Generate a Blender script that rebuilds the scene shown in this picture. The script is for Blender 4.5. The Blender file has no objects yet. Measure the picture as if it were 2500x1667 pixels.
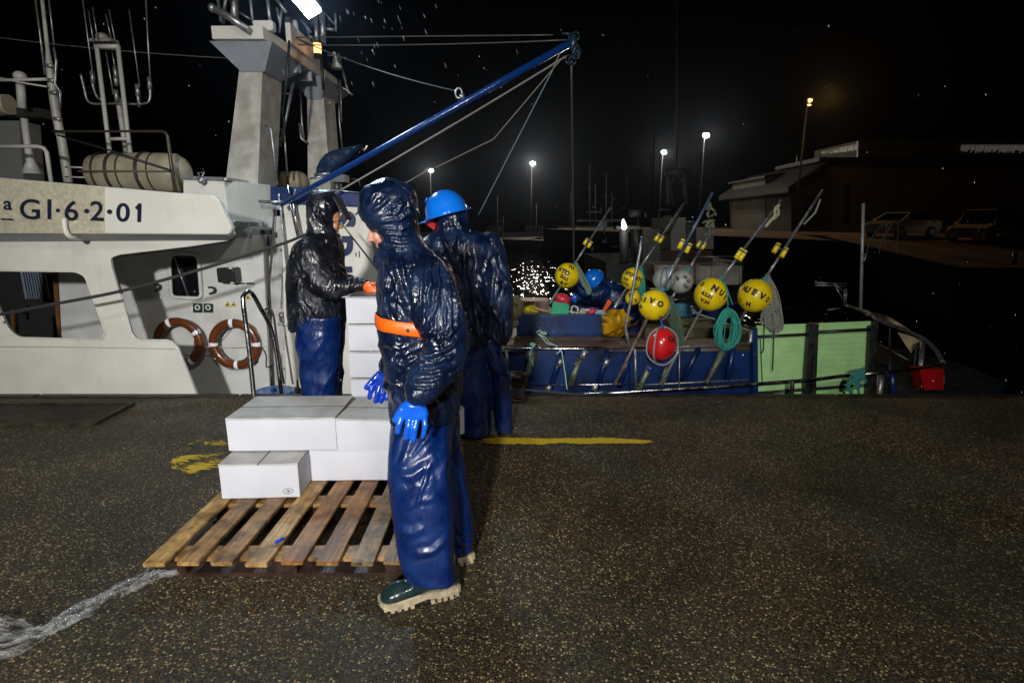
import bpy, bmesh, math, random
import numpy as np
from mathutils import Vector, Matrix, noise, Quaternion
random.seed(7)
R = math.radians
sc = bpy.context.scene
COL = sc.collection

# ------------------------------------------------------------------ camera
F = 1340.0            # focal length in photo pixels (photo 2500 wide)
CH = 1.6              # eye height above the quay
PITCH = R(12.1)
cp, sp = math.cos(PITCH), math.sin(PITCH)
cam = bpy.data.cameras.new('camera')
camo = bpy.data.objects.new('camera', cam); COL.objects.link(camo)
cam.sensor_width = 36.0; cam.lens = 36.0 * F / 2500.0
cam.clip_start = 0.05; cam.clip_end = 600
camo.location = (0, 0, CH)
camo.rotation_euler = (R(90) - PITCH, 0, 0)
sc.camera = camo
RIGHT = Vector((1, 0, 0)); UP = Vector((0, sp, cp)); FWD = Vector((0, cp, -sp))

# ------------------------------------------------------------------ sky, exposure
w = bpy.data.worlds.new('World'); sc.world = w; w.use_nodes = True
wn = w.node_tree.nodes; wl = w.node_tree.links
sky = wn.new('ShaderNodeTexSky'); sky.sky_type = 'NISHITA'; sky.sun_disc = False
sky.sun_elevation = R(-6.0); sky.sun_rotation = R(160)
wl.new(sky.outputs[0], wn['Background'].inputs[0])
wn['Background'].inputs[1].default_value = 0.02
sc.view_settings.view_transform = 'Standard'; sc.view_settings.look = 'None'
sc.view_settings.exposure = 0.0; sc.view_settings.gamma = 1.0

def lamp(name, kind, loc, energy, color, target=None, size=0.1, **kw):
    l = bpy.data.lights.new(name, kind); l.energy = energy; l.color = color
    if kind == 'AREA': l.shape = 'DISK'; l.size = size
    else: l.shadow_soft_size = size
    for k, v in kw.items(): setattr(l, k, v)
    o = bpy.data.objects.new(name, l); COL.objects.link(o); o.location = loc
    if target is not None:
        o.rotation_euler = (Vector(target) - Vector(loc)).to_track_quat('-Z', 'Y').to_euler()
    return o
# tall quay floodlight that stands behind the photographer
lamp('quay_floodlight_light', 'AREA', (-1.0, -4.8, 3.3), 195, (0.98, 0.97, 0.94), (-1.9, 5.2, 0.5), 0.42, spread=R(80))
lamp('unseen_fill_light', 'AREA', (2.6, -6.0, 7.5), 95, (1.0, 0.93, 0.82), (0.4, 3.0, 0.0), 0.8, spread=R(100))  # unseen fill light, added to brighten the right-hand ground and the helmeted worker
# (deck floodlight and far lamps carry their own lights further down)

# ------------------------------------------------------------------ pixel -> place
def P(x, y, Y):
    u = (x - 1250.0) / F; v = (833.5 - y) / F
    d = Vector((u, cp + v * sp, -sp + v * cp)); d *= Y / d.y
    return Vector((d.x, d.y, d.z + CH))
def G(x, y, z=0.0):
    u = (x - 1250.0) / F; v = (833.5 - y) / F
    d = Vector((u, cp + v * sp, -sp + v * cp)); d *= (z - CH) / d.z
    return Vector((d.x, d.y, z))
def mpp(Y, z=1.0):                     # metres per photo pixel
    return (Y * cp + (CH - z) * sp) / F
def PV(pts, Y): return [P(x, y, Y) for x, y in pts]

# ------------------------------------------------------------------ materials
MATS = {}
def mat(name, col, rough=0.5, metal=0.0, bump=0.0, bscale=40.0, var=0.0, vscale=6.0, coat=0.0, emit=None, estr=0.0,
        spec=0.5, col2=None, detail=4.0, stretch=(1, 1, 1), bdist=0.01, rvar=0.0, grime=0.0, grimecol=(0.12, 0.08, 0.04), trans=0.0, alpha=1.0):
    if name in MATS: return MATS[name]
    m = bpy.data.materials.new(name); m.use_nodes = True
    nt = m.node_tree; b = nt.nodes['Principled BSDF']; L = nt.links
    b.inputs['Base Color'].default_value = (*col, 1); b.inputs['Roughness'].default_value = rough
    b.inputs['Metallic'].default_value = metal; b.inputs['Specular IOR Level'].default_value = spec
    b.inputs['Coat Weight'].default_value = coat; b.inputs['Coat Roughness'].default_value = 0.08
    if trans: b.inputs['Transmission Weight'].default_value = trans
    if alpha < 1: b.inputs['Alpha'].default_value = alpha
    if emit: b.inputs['Emission Color'].default_value = (*emit, 1); b.inputs['Emission Strength'].default_value = estr
    tc = nt.nodes.new('ShaderNodeTexCoord'); mp = nt.nodes.new('ShaderNodeMapping'); mp.inputs['Scale'].default_value = stretch
    L.new(tc.outputs['Object'], mp.inputs[0])
    last = None
    if var > 0 or col2:
        n = nt.nodes.new('ShaderNodeTexNoise'); n.inputs['Scale'].default_value = vscale; n.inputs['Detail'].default_value = 5
        L.new(mp.outputs[0], n.inputs[0])
        mx = nt.nodes.new('ShaderNodeMix'); mx.data_type = 'RGBA'
        c2 = col2 if col2 else tuple(max(0, c * (1 - var)) for c in col)
        c1 = col if col2 else tuple(min(1, c * (1 + var * .6)) for c in col)
        mx.inputs['A'].default_value = (*c1, 1); mx.inputs['B'].default_value = (*c2, 1)
        rp = nt.nodes.new('ShaderNodeValToRGB'); rp.color_ramp.elements[0].position = .38; rp.color_ramp.elements[1].position = .64
        L.new(n.outputs[0], rp.inputs[0]); L.new(rp.outputs[0], mx.inputs['Factor'])
        last = mx.outputs['Result']
    if grime > 0:
        n = nt.nodes.new('ShaderNodeTexNoise'); n.inputs['Scale'].default_value = 3.1; n.inputs['Detail'].default_value = 8; n.inputs['Roughness'].default_value = .7
        mp2 = nt.nodes.new('ShaderNodeMapping'); mp2.inputs['Scale'].default_value = (2.6, 2.6, .5); L.new(tc.outputs['Object'], mp2.inputs[0]); L.new(mp2.outputs[0], n.inputs[0])
        rp = nt.nodes.new('ShaderNodeValToRGB'); rp.color_ramp.elements[0].position = .52; rp.color_ramp.elements[1].position = .78
        rp.color_ramp.elements[1].color = (grime, grime, grime, 1)
        L.new(n.outputs[0], rp.inputs[0])
        mx = nt.nodes.new('ShaderNodeMix'); mx.data_type = 'RGBA'; mx.inputs['A'].default_value = (*col, 1); mx.inputs['B'].default_value = (*grimecol, 1)
        if last: L.new(last, mx.inputs['A'])
        L.new(rp.outputs[0], mx.inputs['Factor']); last = mx.outputs['Result']
    if last: L.new(last, b.inputs['Base Color'])
    if bump > 0:
        n = nt.nodes.new('ShaderNodeTexNoise'); n.inputs['Scale'].default_value = bscale; n.inputs['Detail'].default_value = detail
        L.new(mp.outputs[0], n.inputs[0])
        bp = nt.nodes.new('ShaderNodeBump'); bp.inputs['Strength'].default_value = bump; bp.inputs['Distance'].default_value = bdist
        L.new(n.outputs[0], bp.inputs['Height']); L.new(bp.outputs[0], b.inputs['Normal'])
        if coat: L.new(bp.outputs[0], b.inputs['Coat Normal'])
    if rvar > 0:
        n = nt.nodes.new('ShaderNodeTexNoise'); n.inputs['Scale'].default_value = 14; n.inputs['Detail'].default_value = 4
        L.new(mp.outputs[0], n.inputs[0])
        mr = nt.nodes.new('ShaderNodeMapRange'); mr.inputs[1].default_value = .35; mr.inputs[2].default_value = .65
        mr.inputs[3].default_value = max(.03, rough - rvar); mr.inputs[4].default_value = min(1, rough + rvar)
        L.new(n.outputs[0], mr.inputs[0]); L.new(mr.outputs[0], b.inputs['Roughness'])
    MATS[name] = m; return m

# ------------------------------------------------------------------ mesh helpers
def newbm(): return bmesh.new()
def smooth_bm(bm):
    for f in bm.faces: f.smooth = True
def _orth(d):
    d = d.normalized()
    a = Vector((0, 0, 1)) if abs(d.z) < .9 else Vector((1, 0, 0))
    x = d.cross(a).normalized(); return x, d.cross(x).normalized()
def tube(bm, pts, r, n=8, cap=True, closed=False):
    pts = [Vector(p) for p in pts]; N = len(pts)
    rs = r if isinstance(r, (list, tuple)) else [r] * N
    rings = []; px = None
    for i, p in enumerate(pts):
        if closed: d = pts[(i + 1) % N] - pts[i - 1]
        else: d = pts[min(i + 1, N - 1)] - pts[max(i - 1, 0)]
        if d.length < 1e-9: d = Vector((0, 0, 1))
        d.normalize()
        if px is None: x, y = _orth(d)
        else:
            x = px - d * px.dot(d)
            if x.length < 1e-6: x, _ = _orth(d)
            x.normalize(); y = d.cross(x).normalized()
        px = x
        rings.append([bm.verts.new(p + (x * math.cos(2 * math.pi * k / n) + y * math.sin(2 * math.pi * k / n)) * rs[i]) for k in range(n)])
    M = N if closed else N - 1
    for i in range(M):
        a, b = rings[i], rings[(i + 1) % N]
        for k in range(n):
            f = bm.faces.new((a[k], a[(k + 1) % n], b[(k + 1) % n], b[k])); f.smooth = True
    if cap and not closed:
        bm.faces.new(rings[0][::-1]); bm.faces.new(rings[-1])
    return bm
def box(bm, c, s, rot=None):
    m = Matrix.Translation(Vector(c)) @ (rot.to_matrix().to_4x4() if rot else Matrix.Identity(4)) @ Matrix.Diagonal((*s, 1))
    return bmesh.ops.create_cube(bm, size=1, matrix=m)['verts']
def bar(bm, a, b, wx, wy, up=None):           # rectangular bar from a to b
    a = Vector(a); b = Vector(b); d = (b - a); x, y = _orth(d)
    if up is not None:
        y = Vector(up); y = (y - d.normalized() * y.dot(d.normalized())).normalized(); x = d.normalized().cross(y)
    q = []
    for p in (a, b):
        for sx, sy in ((-1, -1), (1, -1), (1, 1), (-1, 1)): q.append(bm.verts.new(p + x * sx * wx / 2 + y * sy * wy / 2))
    for f in ((0, 3, 2, 1), (4, 5, 6, 7), (0, 1, 5, 4), (1, 2, 6, 5), (2, 3, 7, 6), (3, 0, 4, 7)): bm.faces.new([q[i] for i in f])
def hexa(bm, a, b):                            # solid between two quads (lists of 4 points)
    q = [bm.verts.new(Vector(p)) for p in list(a) + list(b)]
    n = len(a)
    bm.faces.new(q[:n][::-1]); bm.faces.new(q[n:])
    for i in range(n): bm.faces.new((q[i], q[(i + 1) % n], q[n + (i + 1) % n], q[n + i]))
def ball(bm, c, r, seg=16, rings=10, rot=None):
    if not isinstance(r, (tuple, list)): r = (r, r, r)
    m = Matrix.Translation(Vector(c)) @ (rot.to_matrix().to_4x4() if rot else Matrix.Identity(4)) @ Matrix.Diagonal((*r, 1))
    v = bmesh.ops.create_uvsphere(bm, u_segments=seg, v_segments=rings, radius=1, matrix=m)['verts']
    for x in v:
        for f in x.link_faces: f.smooth = True
    return v
def loft(bm, rings, cap=True, smooth=True):
    R_ = [[bm.verts.new(p) for p in r] for r in rings]; n = len(rings[0])
    for a, b in zip(R_, R_[1:]):
        for k in range(n):
            f = bm.faces.new((a[k], a[(k + 1) % n], b[(k + 1) % n], b[k])); f.smooth = smooth
    if cap: bm.faces.new(R_[0][::-1]); bm.faces.new(R_[-1])
def ell(c, rx, ry, n=28, e=2.0, rz=0.0):       # horizontal superellipse ring
    out = []
    for k in range(n):
        t = 2 * math.pi * k / n; ct, st = math.cos(t), math.sin(t)
        x = rx * math.copysign(abs(ct) ** (2 / e), ct); y = ry * math.copysign(abs(st) ** (2 / e), st)
        out.append(Vector((c[0] + x * math.cos(rz) - y * math.sin(rz), c[1] + x * math.sin(rz) + y * math.cos(rz), c[2])))
    return out
def roundp(pts, r, n=5):
    out = []; N = len(pts)
    for i in range(N):
        p0, p1, p2 = Vector(pts[i - 1]), Vector(pts[i]), Vector(pts[(i + 1) % N])
        ri = r[i] if isinstance(r, (list, tuple)) else r
        if ri <= 0: out.append(tuple(p1)); continue
        a = (p0 - p1); b = (p2 - p1); k = min(ri, a.length * .45, b.length * .45)
        A = p1 + a.normalized() * k; B = p1 + b.normalized() * k
        for j in range(n + 1):
            t = j / n; out.append(tuple(A * (1 - t) ** 2 + p1 * 2 * t * (1 - t) + B * t * t))
    return out
def plate_mesh(polys, Y, thick, bevel=0.0, px=True):   # outlines in the photo -> a plate standing at distance Y
    cu = bpy.data.curves.new('c', 'CURVE'); cu.dimensions = '2D'; cu.fill_mode = 'BOTH'; cu.extrude = thick / 2
    cu.bevel_depth = bevel; cu.bevel_resolution = 1; cu.offset = -bevel
    for pl in polys:
        s = cu.splines.new('POLY'); q = [P(x, y, Y) for x, y in pl] if px else [Vector((x, Y, z)) for x, z in pl]
        s.points.add(len(q) - 1); s.use_cyclic_u = True
        for i, p in enumerate(q): s.points[i].co = (p.x, p.z, 0, 1)
    o = bpy.data.objects.new('c', cu); COL.objects.link(o)
    dg = bpy.context.evaluated_depsgraph_get(); dg.update()
    me = bpy.data.meshes.new_from_object(o.evaluated_get(dg))
    bpy.data.objects.remove(o); bpy.data.curves.remove(cu)
    me.transform(Matrix.Translation((0, Y + thick / 2, 0)) @ Matrix.Rotation(R(90), 4, 'X'))
    return me
def curve_text(s, size, bold=0.0, align='CENTER', extrude=0.0):
    cu = bpy.data.curves.new('t', 'FONT'); cu.body = s; cu.size = size; cu.offset = bold; cu.align_x = align; cu.align_y = 'CENTER'
    cu.extrude = extrude; cu.resolution_u = 4
    o = bpy.data.objects.new('t', cu); COL.objects.link(o)
    dg = bpy.context.evaluated_depsgraph_get(); dg.update()
    me = bpy.data.meshes.new_from_object(o.evaluated_get(dg))
    bpy.data.objects.remove(o); bpy.data.curves.remove(cu)
    return me
def wall_text(s, x, y, Y, hpx, bold=0.0, rot=0.0, shear=0.0, sx=1.0):   # flat lettering, cap height hpx photo pixels
    k = mpp(Y, P(x, y, Y).z); me = curve_text(s, hpx * k / .70, bold)
    c = P(x, y, Y)
    sh = Matrix(((sx, shear, 0, 0), (0, 1, 0, 0), (0, 0, 1, 0), (0, 0, 0, 1)))
    me.transform(Matrix.Translation(c) @ Matrix.Rotation(R(90), 4, 'X') @ Matrix.Rotation(rot, 4, 'Z') @ sh)
    return me
def bm_add_mesh(bm, me): bm.from_mesh(me); bpy.data.meshes.remove(me)

def tag(o, label=None, cat=None, group=None, kind=None):
    if label: o['label'] = label
    if cat: o['category'] = cat
    if group: o['group'] = group
    if kind: o['kind'] = kind
    return o
def root(name, loc, label, cat, group=None, rot=None):
    o = bpy.data.objects.new(name, None); COL.objects.link(o); o.location = Vector(loc); o.empty_display_size = .1
    if rot: o.rotation_euler = rot
    return tag(o, label, cat, group)
def origin(o):
    v = Vector((0, 0, 0))
    while o is not None: v = v + o.location; o = o.parent
    return v
def add(name, src, m, parent=None, label=None, cat=None, group=None, kind=None, local=False, sharp=False, bevel=0.0, loc=None):
    if isinstance(src, bmesh.types.BMesh):
        if bevel > 0:
            bmesh.ops.bevel(src, geom=[e for e in src.edges if len(e.link_faces) == 2 and e.calc_face_angle(0) > .6], offset=bevel, segments=2, affect='EDGES', clamp_overlap=True)
        bmesh.ops.recalc_face_normals(src, faces=src.faces)
        me = bpy.data.meshes.new(name); src.to_mesh(me); src.free()
    else: me = src; me.name = name
    me.materials.clear(); me.materials.append(m)
    o = bpy.data.objects.new(name, me); COL.objects.link(o)
    if parent is not None:
        if not local: me.transform(Matrix.Translation(-origin(parent)))
        o.parent = parent
    elif not local:
        if loc is None:
            xs = [v.co for v in me.vertices]
            loc = Vector((sum(v.x for v in xs) / len(xs), sum(v.y for v in xs) / len(xs), min(v.z for v in xs)))
        me.transform(Matrix.Translation(-Vector(loc))); o.location = loc
    return tag(o, label, cat, group, kind)
def clone(o, parent=None):
    c = o.copy(); COL.objects.link(c)
    if parent is not None: c.parent = parent
    for ch in o.children: clone(ch, c)
    return c
def creases(lines, w=7.0, amp=.010, jit_=3.0, seed=0, extra=None):
    '''lines: (points in photo pixels, width factor, height factor). Folds pressed into cloth on the side the light and camera see'''
    L_ = []
    for ln in lines:
        pts = ln[0]; L_.append((np.array(pts, float), ln[1] if len(ln) > 1 else 1.0, ln[2] if len(ln) > 2 else 1.0))
    def f(co, nr):
        rel = co - np.array([0, 0, CH]); dep = rel[:, 1] * cp - rel[:, 2] * sp; upv = rel[:, 1] * sp + rel[:, 2] * cp
        px = 1250 + F * rel[:, 0] / dep; py = 833.5 - F * upv / dep
        px = px + jit_ * np.sin(py * .11 + seed) + jit_ * .6 * np.sin(py * .31 + seed * 2); py = py + jit_ * np.sin(px * .13 + seed * 3) + jit_ * .5 * np.sin(px * .37 + seed)
        out = np.zeros(len(co))
        for pts, wf, hf in L_:
            best = np.full(len(co), 1e9); tt = np.zeros(len(co)); n = len(pts) - 1; ww = w * wf
            for i in range(n):
                a, b = pts[i], pts[i + 1]; d = b - a; q = np.clip(((px - a[0]) * d[0] + (py - a[1]) * d[1]) / (d @ d), 0, 1)
                ds = np.hypot(px - a[0] - q * d[0], py - a[1] - q * d[1]); m = ds < best; best[m] = ds[m]; tt[m] = (i + q[m]) / n
            e = np.clip(np.sin(np.pi * np.clip(tt, 0.03, .97)) * 1.6, 0, 1)
            k = best / ww; out += hf * e * (np.exp(-k ** 1.4) - .45 * np.exp(-((k - 1.9) / .8) ** 2))
        face_ = np.clip((-nr[:, 1] + .35) * 2, 0, 1)
        return amp * np.clip(out, -1.0, 1.25) * face_
    return f
def rand_creases(x0, y0, x1, y1, n, ang, spread, length, seed):
    rnd = random.Random(seed); out = []
    for i in range(n):
        x, y = rnd.uniform(x0, x1), rnd.uniform(y0, y1); a = R(rnd.gauss(ang, spread)); L_ = length * rnd.uniform(.5, 1.4); b = a + rnd.uniform(-.35, .35)
        p1 = (x + math.cos(a) * L_ / 2, y - math.sin(a) * L_ / 2); p2 = (p1[0] + math.cos(b) * L_ / 2, p1[1] - math.sin(b) * L_ / 2)
        out.append(([(x, y), p1, p2], rnd.uniform(.6, 1.3), rnd.uniform(.35, 1.0)))
    return out
def sculpt(bm, voxel, smooth=4, disp=None, sub=0, crease=None):
    """join overlapping closed shapes into one continuous skin"""
    bmesh.ops.recalc_face_normals(bm, faces=bm.faces)
    me = bpy.data.meshes.new('s'); bm.to_mesh(me); bm.free()
    o = bpy.data.objects.new('s', me); COL.objects.link(o)
    m = o.modifiers.new('r', 'REMESH'); m.mode = 'VOXEL'; m.voxel_size = voxel; m.use_smooth_shade = True
    if smooth:
        s = o.modifiers.new('s', 'SMOOTH'); s.iterations = smooth; s.factor = .5
    dg = bpy.context.evaluated_depsgraph_get(); dg.update()
    out = bpy.data.meshes.new_from_object(o.evaluated_get(dg))
    bpy.data.objects.remove(o); bpy.data.meshes.remove(me)
    if disp:
        ns = [v.normal.copy() for v in out.vertices]
        for v, n in zip(out.vertices, ns): v.co = v.co + n * disp(v.co, n)
    if crease:
        n_ = len(out.vertices); co = np.zeros(n_ * 3); nr = np.zeros(n_ * 3); out.vertices.foreach_get('co', co); out.vertices.foreach_get('normal', nr)
        co = co.reshape(-1, 3); nr = nr.reshape(-1, 3); co = co + nr * crease(co, nr)[:, None]; out.vertices.foreach_set('co', co.ravel()); out.update()
    for p in out.polygons: p.use_smooth = True
    return out
def cap(bm, a, ra, b, rb, n=14):             # tapered capsule
    a = Vector(a); b = Vector(b); d = b - a; L_ = max(d.length, 1e-6); u = d / L_
    pts = []; rs = []
    for t in (-.95, -.7, -.35): pts.append(a + u * ra * t); rs.append(ra * math.sqrt(1 - t * t))
    for i in range(5): t = i / 4; pts.append(a + d * t); rs.append(ra * (1 - t) + rb * t)
    for t in (.35, .7, .95): pts.append(b + u * rb * t); rs.append(rb * math.sqrt(1 - t * t))
    tube(bm, pts, rs, n)
def chain(bm, pts, rs, n=14):
    for i in range(len(pts) - 1): cap(bm, pts[i], rs[i], pts[i + 1], rs[i + 1], n)
def rope_pts(a, b, sag=0.0, n=14):
    a = Vector(a); b = Vector(b)
    return [a.lerp(b, i / n) + Vector((0, 0, -sag * 4 * (i / n) * (1 - i / n))) for i in range(n + 1)]
def jit(pts, s, seed=0):
    return [Vector(p) + noise.noise_vector(Vector(p) * 9 + Vector((seed, 0, 0))) * s for p in pts]
def spline(pts, n=8):                        # Catmull-Rom through pts
    pts = [Vector(p) for p in pts]; q = [pts[0] * 2 - pts[1]] + pts + [pts[-1] * 2 - pts[-2]]; out = []
    for i in range(1, len(q) - 2):
        p0, p1, p2, p3 = q[i - 1:i + 3]
        for k in range(n):
            t = k / n
            out.append(.5 * ((2 * p1) + (p2 - p0) * t + (2 * p0 - 5 * p1 + 4 * p2 - p3) * t * t + (3 * p1 - p0 - 3 * p2 + p3) * t ** 3))
    out.append(pts[-1]); return out

# common materials
steel = mat('stainless', (.55, .55, .56), .22, 1.0, bump=.15, bscale=60, rvar=.1)
galv = mat('galvanised', (.36, .37, .38), .42, .8, var=.4, vscale=20)
white_p = mat('white_paint', (.66, .645, .59), .38, var=.06, vscale=3, grime=.16, grimecol=(.30, .22, .12), bump=.12, bscale=7)
white_in = mat('inner_white_paint', (.60, .60, .58), .45, var=.1, vscale=4, grime=.25, grimecol=(.30, .24, .14), bump=.1, bscale=6)
mastp = mat('mast_paint', (.42, .41, .37), .45, var=.25, vscale=6, grime=.55, grimecol=(.28, .16, .06), bump=.2, bscale=30)
black_r = mat('black_rubber', (.012, .012, .012), .45)
dark_glass = mat('dark_glass', (.006, .007, .009), .06, coat=.5)
navy_p = mat('navy_paint', (.012, .028, .12), .3, var=.3, vscale=5, bump=.2, bscale=12, grime=.4, grimecol=(.02, .02, .02))
# ================================================================== GROUND AND WATER
def ground_mat():
    m = bpy.data.materials.new('wet_aggregate'); m.use_nodes = True; nt = m.node_tree; N = nt.nodes; L = nt.links
    b = N['Principled BSDF']; tc = N.new('ShaderNodeTexCoord'); src = tc.outputs['Object']
    wp = N.new('ShaderNodeTexNoise'); wp.inputs['Scale'].default_value = 60; L.new(src, wp.inputs[0])
    mxv = N.new('ShaderNodeVectorMath'); mxv.operation = 'MULTIPLY_ADD'; mxv.inputs[1].default_value = (.012, .012, .012)
    L.new(wp.outputs['Color'], mxv.inputs[0]); L.new(src, mxv.inputs[2])
    def vor(scale):
        v = N.new('ShaderNodeTexVoronoi'); v.inputs['Scale'].default_value = scale; v.inputs['Randomness'].default_value = 1
        L.new(mxv.outputs[0], v.inputs['Vector']); return v
    v1 = vor(87); v2 = vor(200)
    sep = N.new('ShaderNodeSeparateColor'); L.new(v1.outputs['Color'], sep.inputs[0])
    sep2 = N.new('ShaderNodeSeparateColor'); L.new(v2.outputs['Color'], sep2.inputs[0])
    ramp = N.new('ShaderNodeValToRGB'); e = ramp.color_ramp
    e.elements[0].position = 0; e.elements[0].color = (.014, .011, .008, 1); e.elements[1].position = 1; e.elements[1].color = (.68, .59, .45, 1)
    for p, c in ((.34, (.032, .027, .019)), (.56, (.088, .074, .052)), (.76, (.21, .168, .115)), (.90, (.46, .38, .275))):
        x = e.elements.new(p); x.color = (*c, 1)
    L.new(sep.outputs[0], ramp.inputs[0])
    # pebbles sit in dark binder
    edge = N.new('ShaderNodeMapRange'); edge.inputs[1].default_value = .30; edge.inputs[2].default_value = .52; edge.inputs[3].default_value = 1; edge.inputs[4].default_value = 0
    L.new(v1.outputs['Distance'], edge.inputs[0])
    ramp2 = N.new('ShaderNodeValToRGB'); ramp2.color_ramp.elements[0].color = (.015, .012, .008, 1); ramp2.color_ramp.elements[1].color = (.135, .11, .075, 1); ramp2.color_ramp.elements[0].position = .5
    L.new(sep2.outputs[1], ramp2.inputs[0])
    mx = N.new('ShaderNodeMix'); mx.data_type = 'RGBA'; L.new(edge.outputs[0], mx.inputs['Factor']); L.new(ramp2.outputs[0], mx.inputs['A']); L.new(ramp.outputs[0], mx.inputs['B'])
    # worn, mossy and rusty patches
    big = N.new('ShaderNodeTexNoise'); big.inputs['Scale'].default_value = 1.1; big.inputs['Detail'].default_value = 6; L.new(src, big.inputs[0])
    br = N.new('ShaderNodeValToRGB'); e = br.color_ramp; e.elements[0].position = .3; e.elements[0].color = (.42, .44, .27, 1); e.elements[1].position = .7; e.elements[1].color = (.98, .80, .56, 1)
    x = e.elements.new(.5); x.color = (.76, .70, .48, 1); L.new(big.outputs[0], br.inputs[0])
    mul = N.new('ShaderNodeMix'); mul.data_type = 'RGBA'; mul.blend_type = 'MULTIPLY'; mul.inputs['Factor'].default_value = 1
    L.new(mx.outputs['Result'], mul.inputs['A']); L.new(br.outputs[0], mul.inputs['B'])
    st = N.new('ShaderNodeTexNoise'); st.inputs['Scale'].default_value = .55; st.inputs['Detail'].default_value = 9; st.inputs['Roughness'].default_value = .68; st.inputs['Distortion'].default_value = .6; L.new(src, st.inputs[0])
    sr = N.new('ShaderNodeValToRGB'); e = sr.color_ramp; e.elements[0].position = .36; e.elements[0].color = (.52, .50, .46, 1); e.elements[1].position = .56; e.elements[1].color = (1.15, 1.1, 1.05, 1); L.new(st.outputs[0], sr.inputs[0])
    mu2 = N.new('ShaderNodeMix'); mu2.data_type = 'RGBA'; mu2.blend_type = 'MULTIPLY'; mu2.inputs['Factor'].default_value = 1
    L.new(mul.outputs['Result'], mu2.inputs['A']); L.new(sr.outputs[0], mu2.inputs['B']); L.new(mu2.outputs['Result'], b.inputs['Base Color'])
    # wetness
    wn_ = N.new('ShaderNodeTexNoise'); wn_.inputs['Scale'].default_value = 1.7; wn_.inputs['Detail'].default_value = 5; L.new(src, wn_.inputs[0])
    mr = N.new('ShaderNodeMapRange'); mr.inputs[1].default_value = .38; mr.inputs[2].default_value = .62; mr.inputs[3].default_value = .50; mr.inputs[4].default_value = .74
    L.new(wn_.outputs[0], mr.inputs[0]); L.new(mr.outputs[0], b.inputs['Roughness'])
    hb = N.new('ShaderNodeMath'); hb.operation = 'ADD'; L.new(edge.outputs[0], hb.inputs[0]); L.new(sep2.outputs[0], hb.inputs[1])
    bp = N.new('ShaderNodeBump'); bp.inputs['Strength'].default_value = .75; bp.inputs['Distance'].default_value = .003; L.new(hb.outputs[0], bp.inputs['Height']); L.new(bp.outputs[0], b.inputs['Normal'])
    b.inputs['Specular IOR Level'].default_value = .55
    MATS['wet_aggregate'] = m; return m
gm = ground_mat()
QY = 5.02                                       # quay edge
bm = newbm()
box(bm, (0, (QY - 9) / 2, -1.5), (60, QY + 9, 3.0))
add('quay_ground', bm, gm, kind='structure', loc=(0, 0, 0))
# worn steel edging along the quay
edge_m = mat('rusty_edge', (.035, .026, .018), .5, .4, bump=.5, bscale=60, var=.6, vscale=9)
bm = newbm()
x = -14.0
while x < 16:
    L_ = 1.9; box(bm, (x + L_ / 2, QY - .035, -.003), (L_ - .02, .10, .026)); x += L_
add('quay_edge', bm, edge_m, kind='structure', bevel=.006)
# expansion joint running away from the camera
jm = mat('joint_dark', (.008, .006, .004), .6)
bm = newbm()
pts = [G(812, 1640, 0), G(828, 1560, 0), G(846, 1495, 0), G(880, 1420, 0), G(902, 1370, 0)]
for a, b_ in zip(pts, pts[1:]): bar(bm, a, b_, .007, .004)
add('ground_joint', bm, jm, kind='structure')

# yellow paint: band and worn remains
ym = bpy.data.materials.new('worn_yellow_paint'); ym.use_nodes = True
nt = ym.node_tree; N = nt.nodes; L = nt.links; b = N['Principled BSDF']
b.inputs['Base Color'].default_value = (.62, .40, .012, 1); b.inputs['Roughness'].default_value = .4
tc = N.new('ShaderNodeTexCoord'); n1 = N.new('ShaderNodeTexNoise'); n1.inputs['Scale'].default_value = 38; n1.inputs['Detail'].default_value = 8; n1.inputs['Roughness'].default_value = .75
mp = N.new('ShaderNodeMapping'); mp.inputs['Scale'].default_value = (.35, 1.2, 1); L.new(tc.outputs['Object'], mp.inputs[0]); L.new(mp.outputs[0], n1.inputs[0])
ca = N.new('ShaderNodeVertexColor'); ca.layer_name = 'wear'
ad = N.new('ShaderNodeMath'); ad.operation = 'ADD'; L.new(n1.outputs[0], ad.inputs[0]); L.new(ca.outputs[0], ad.inputs[1])
rp = N.new('ShaderNodeValToRGB'); rp.color_ramp.elements[0].position = .60; rp.color_ramp.elements[1].position = .66; L.new(ad.outputs[0], rp.inputs[0]); L.new(rp.outputs[0], b.inputs['Alpha'])
cr = N.new('ShaderNodeValToRGB'); cr.color_ramp.elements[0].position = .35; cr.color_ramp.elements[0].color = (.30, .20, .02, 1); cr.color_ramp.elements[1].position = .6; cr.color_ramp.elements[1].color = (.66, .46, .02, 1)
n2 = N.new('ShaderNodeTexNoise'); n2.inputs['Scale'].default_value = 90; L.new(tc.outputs['Object'], n2.inputs[0]); L.new(n2.outputs[0], cr.inputs[0]); L.new(cr.outputs[0], b.inputs['Base Color'])
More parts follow.
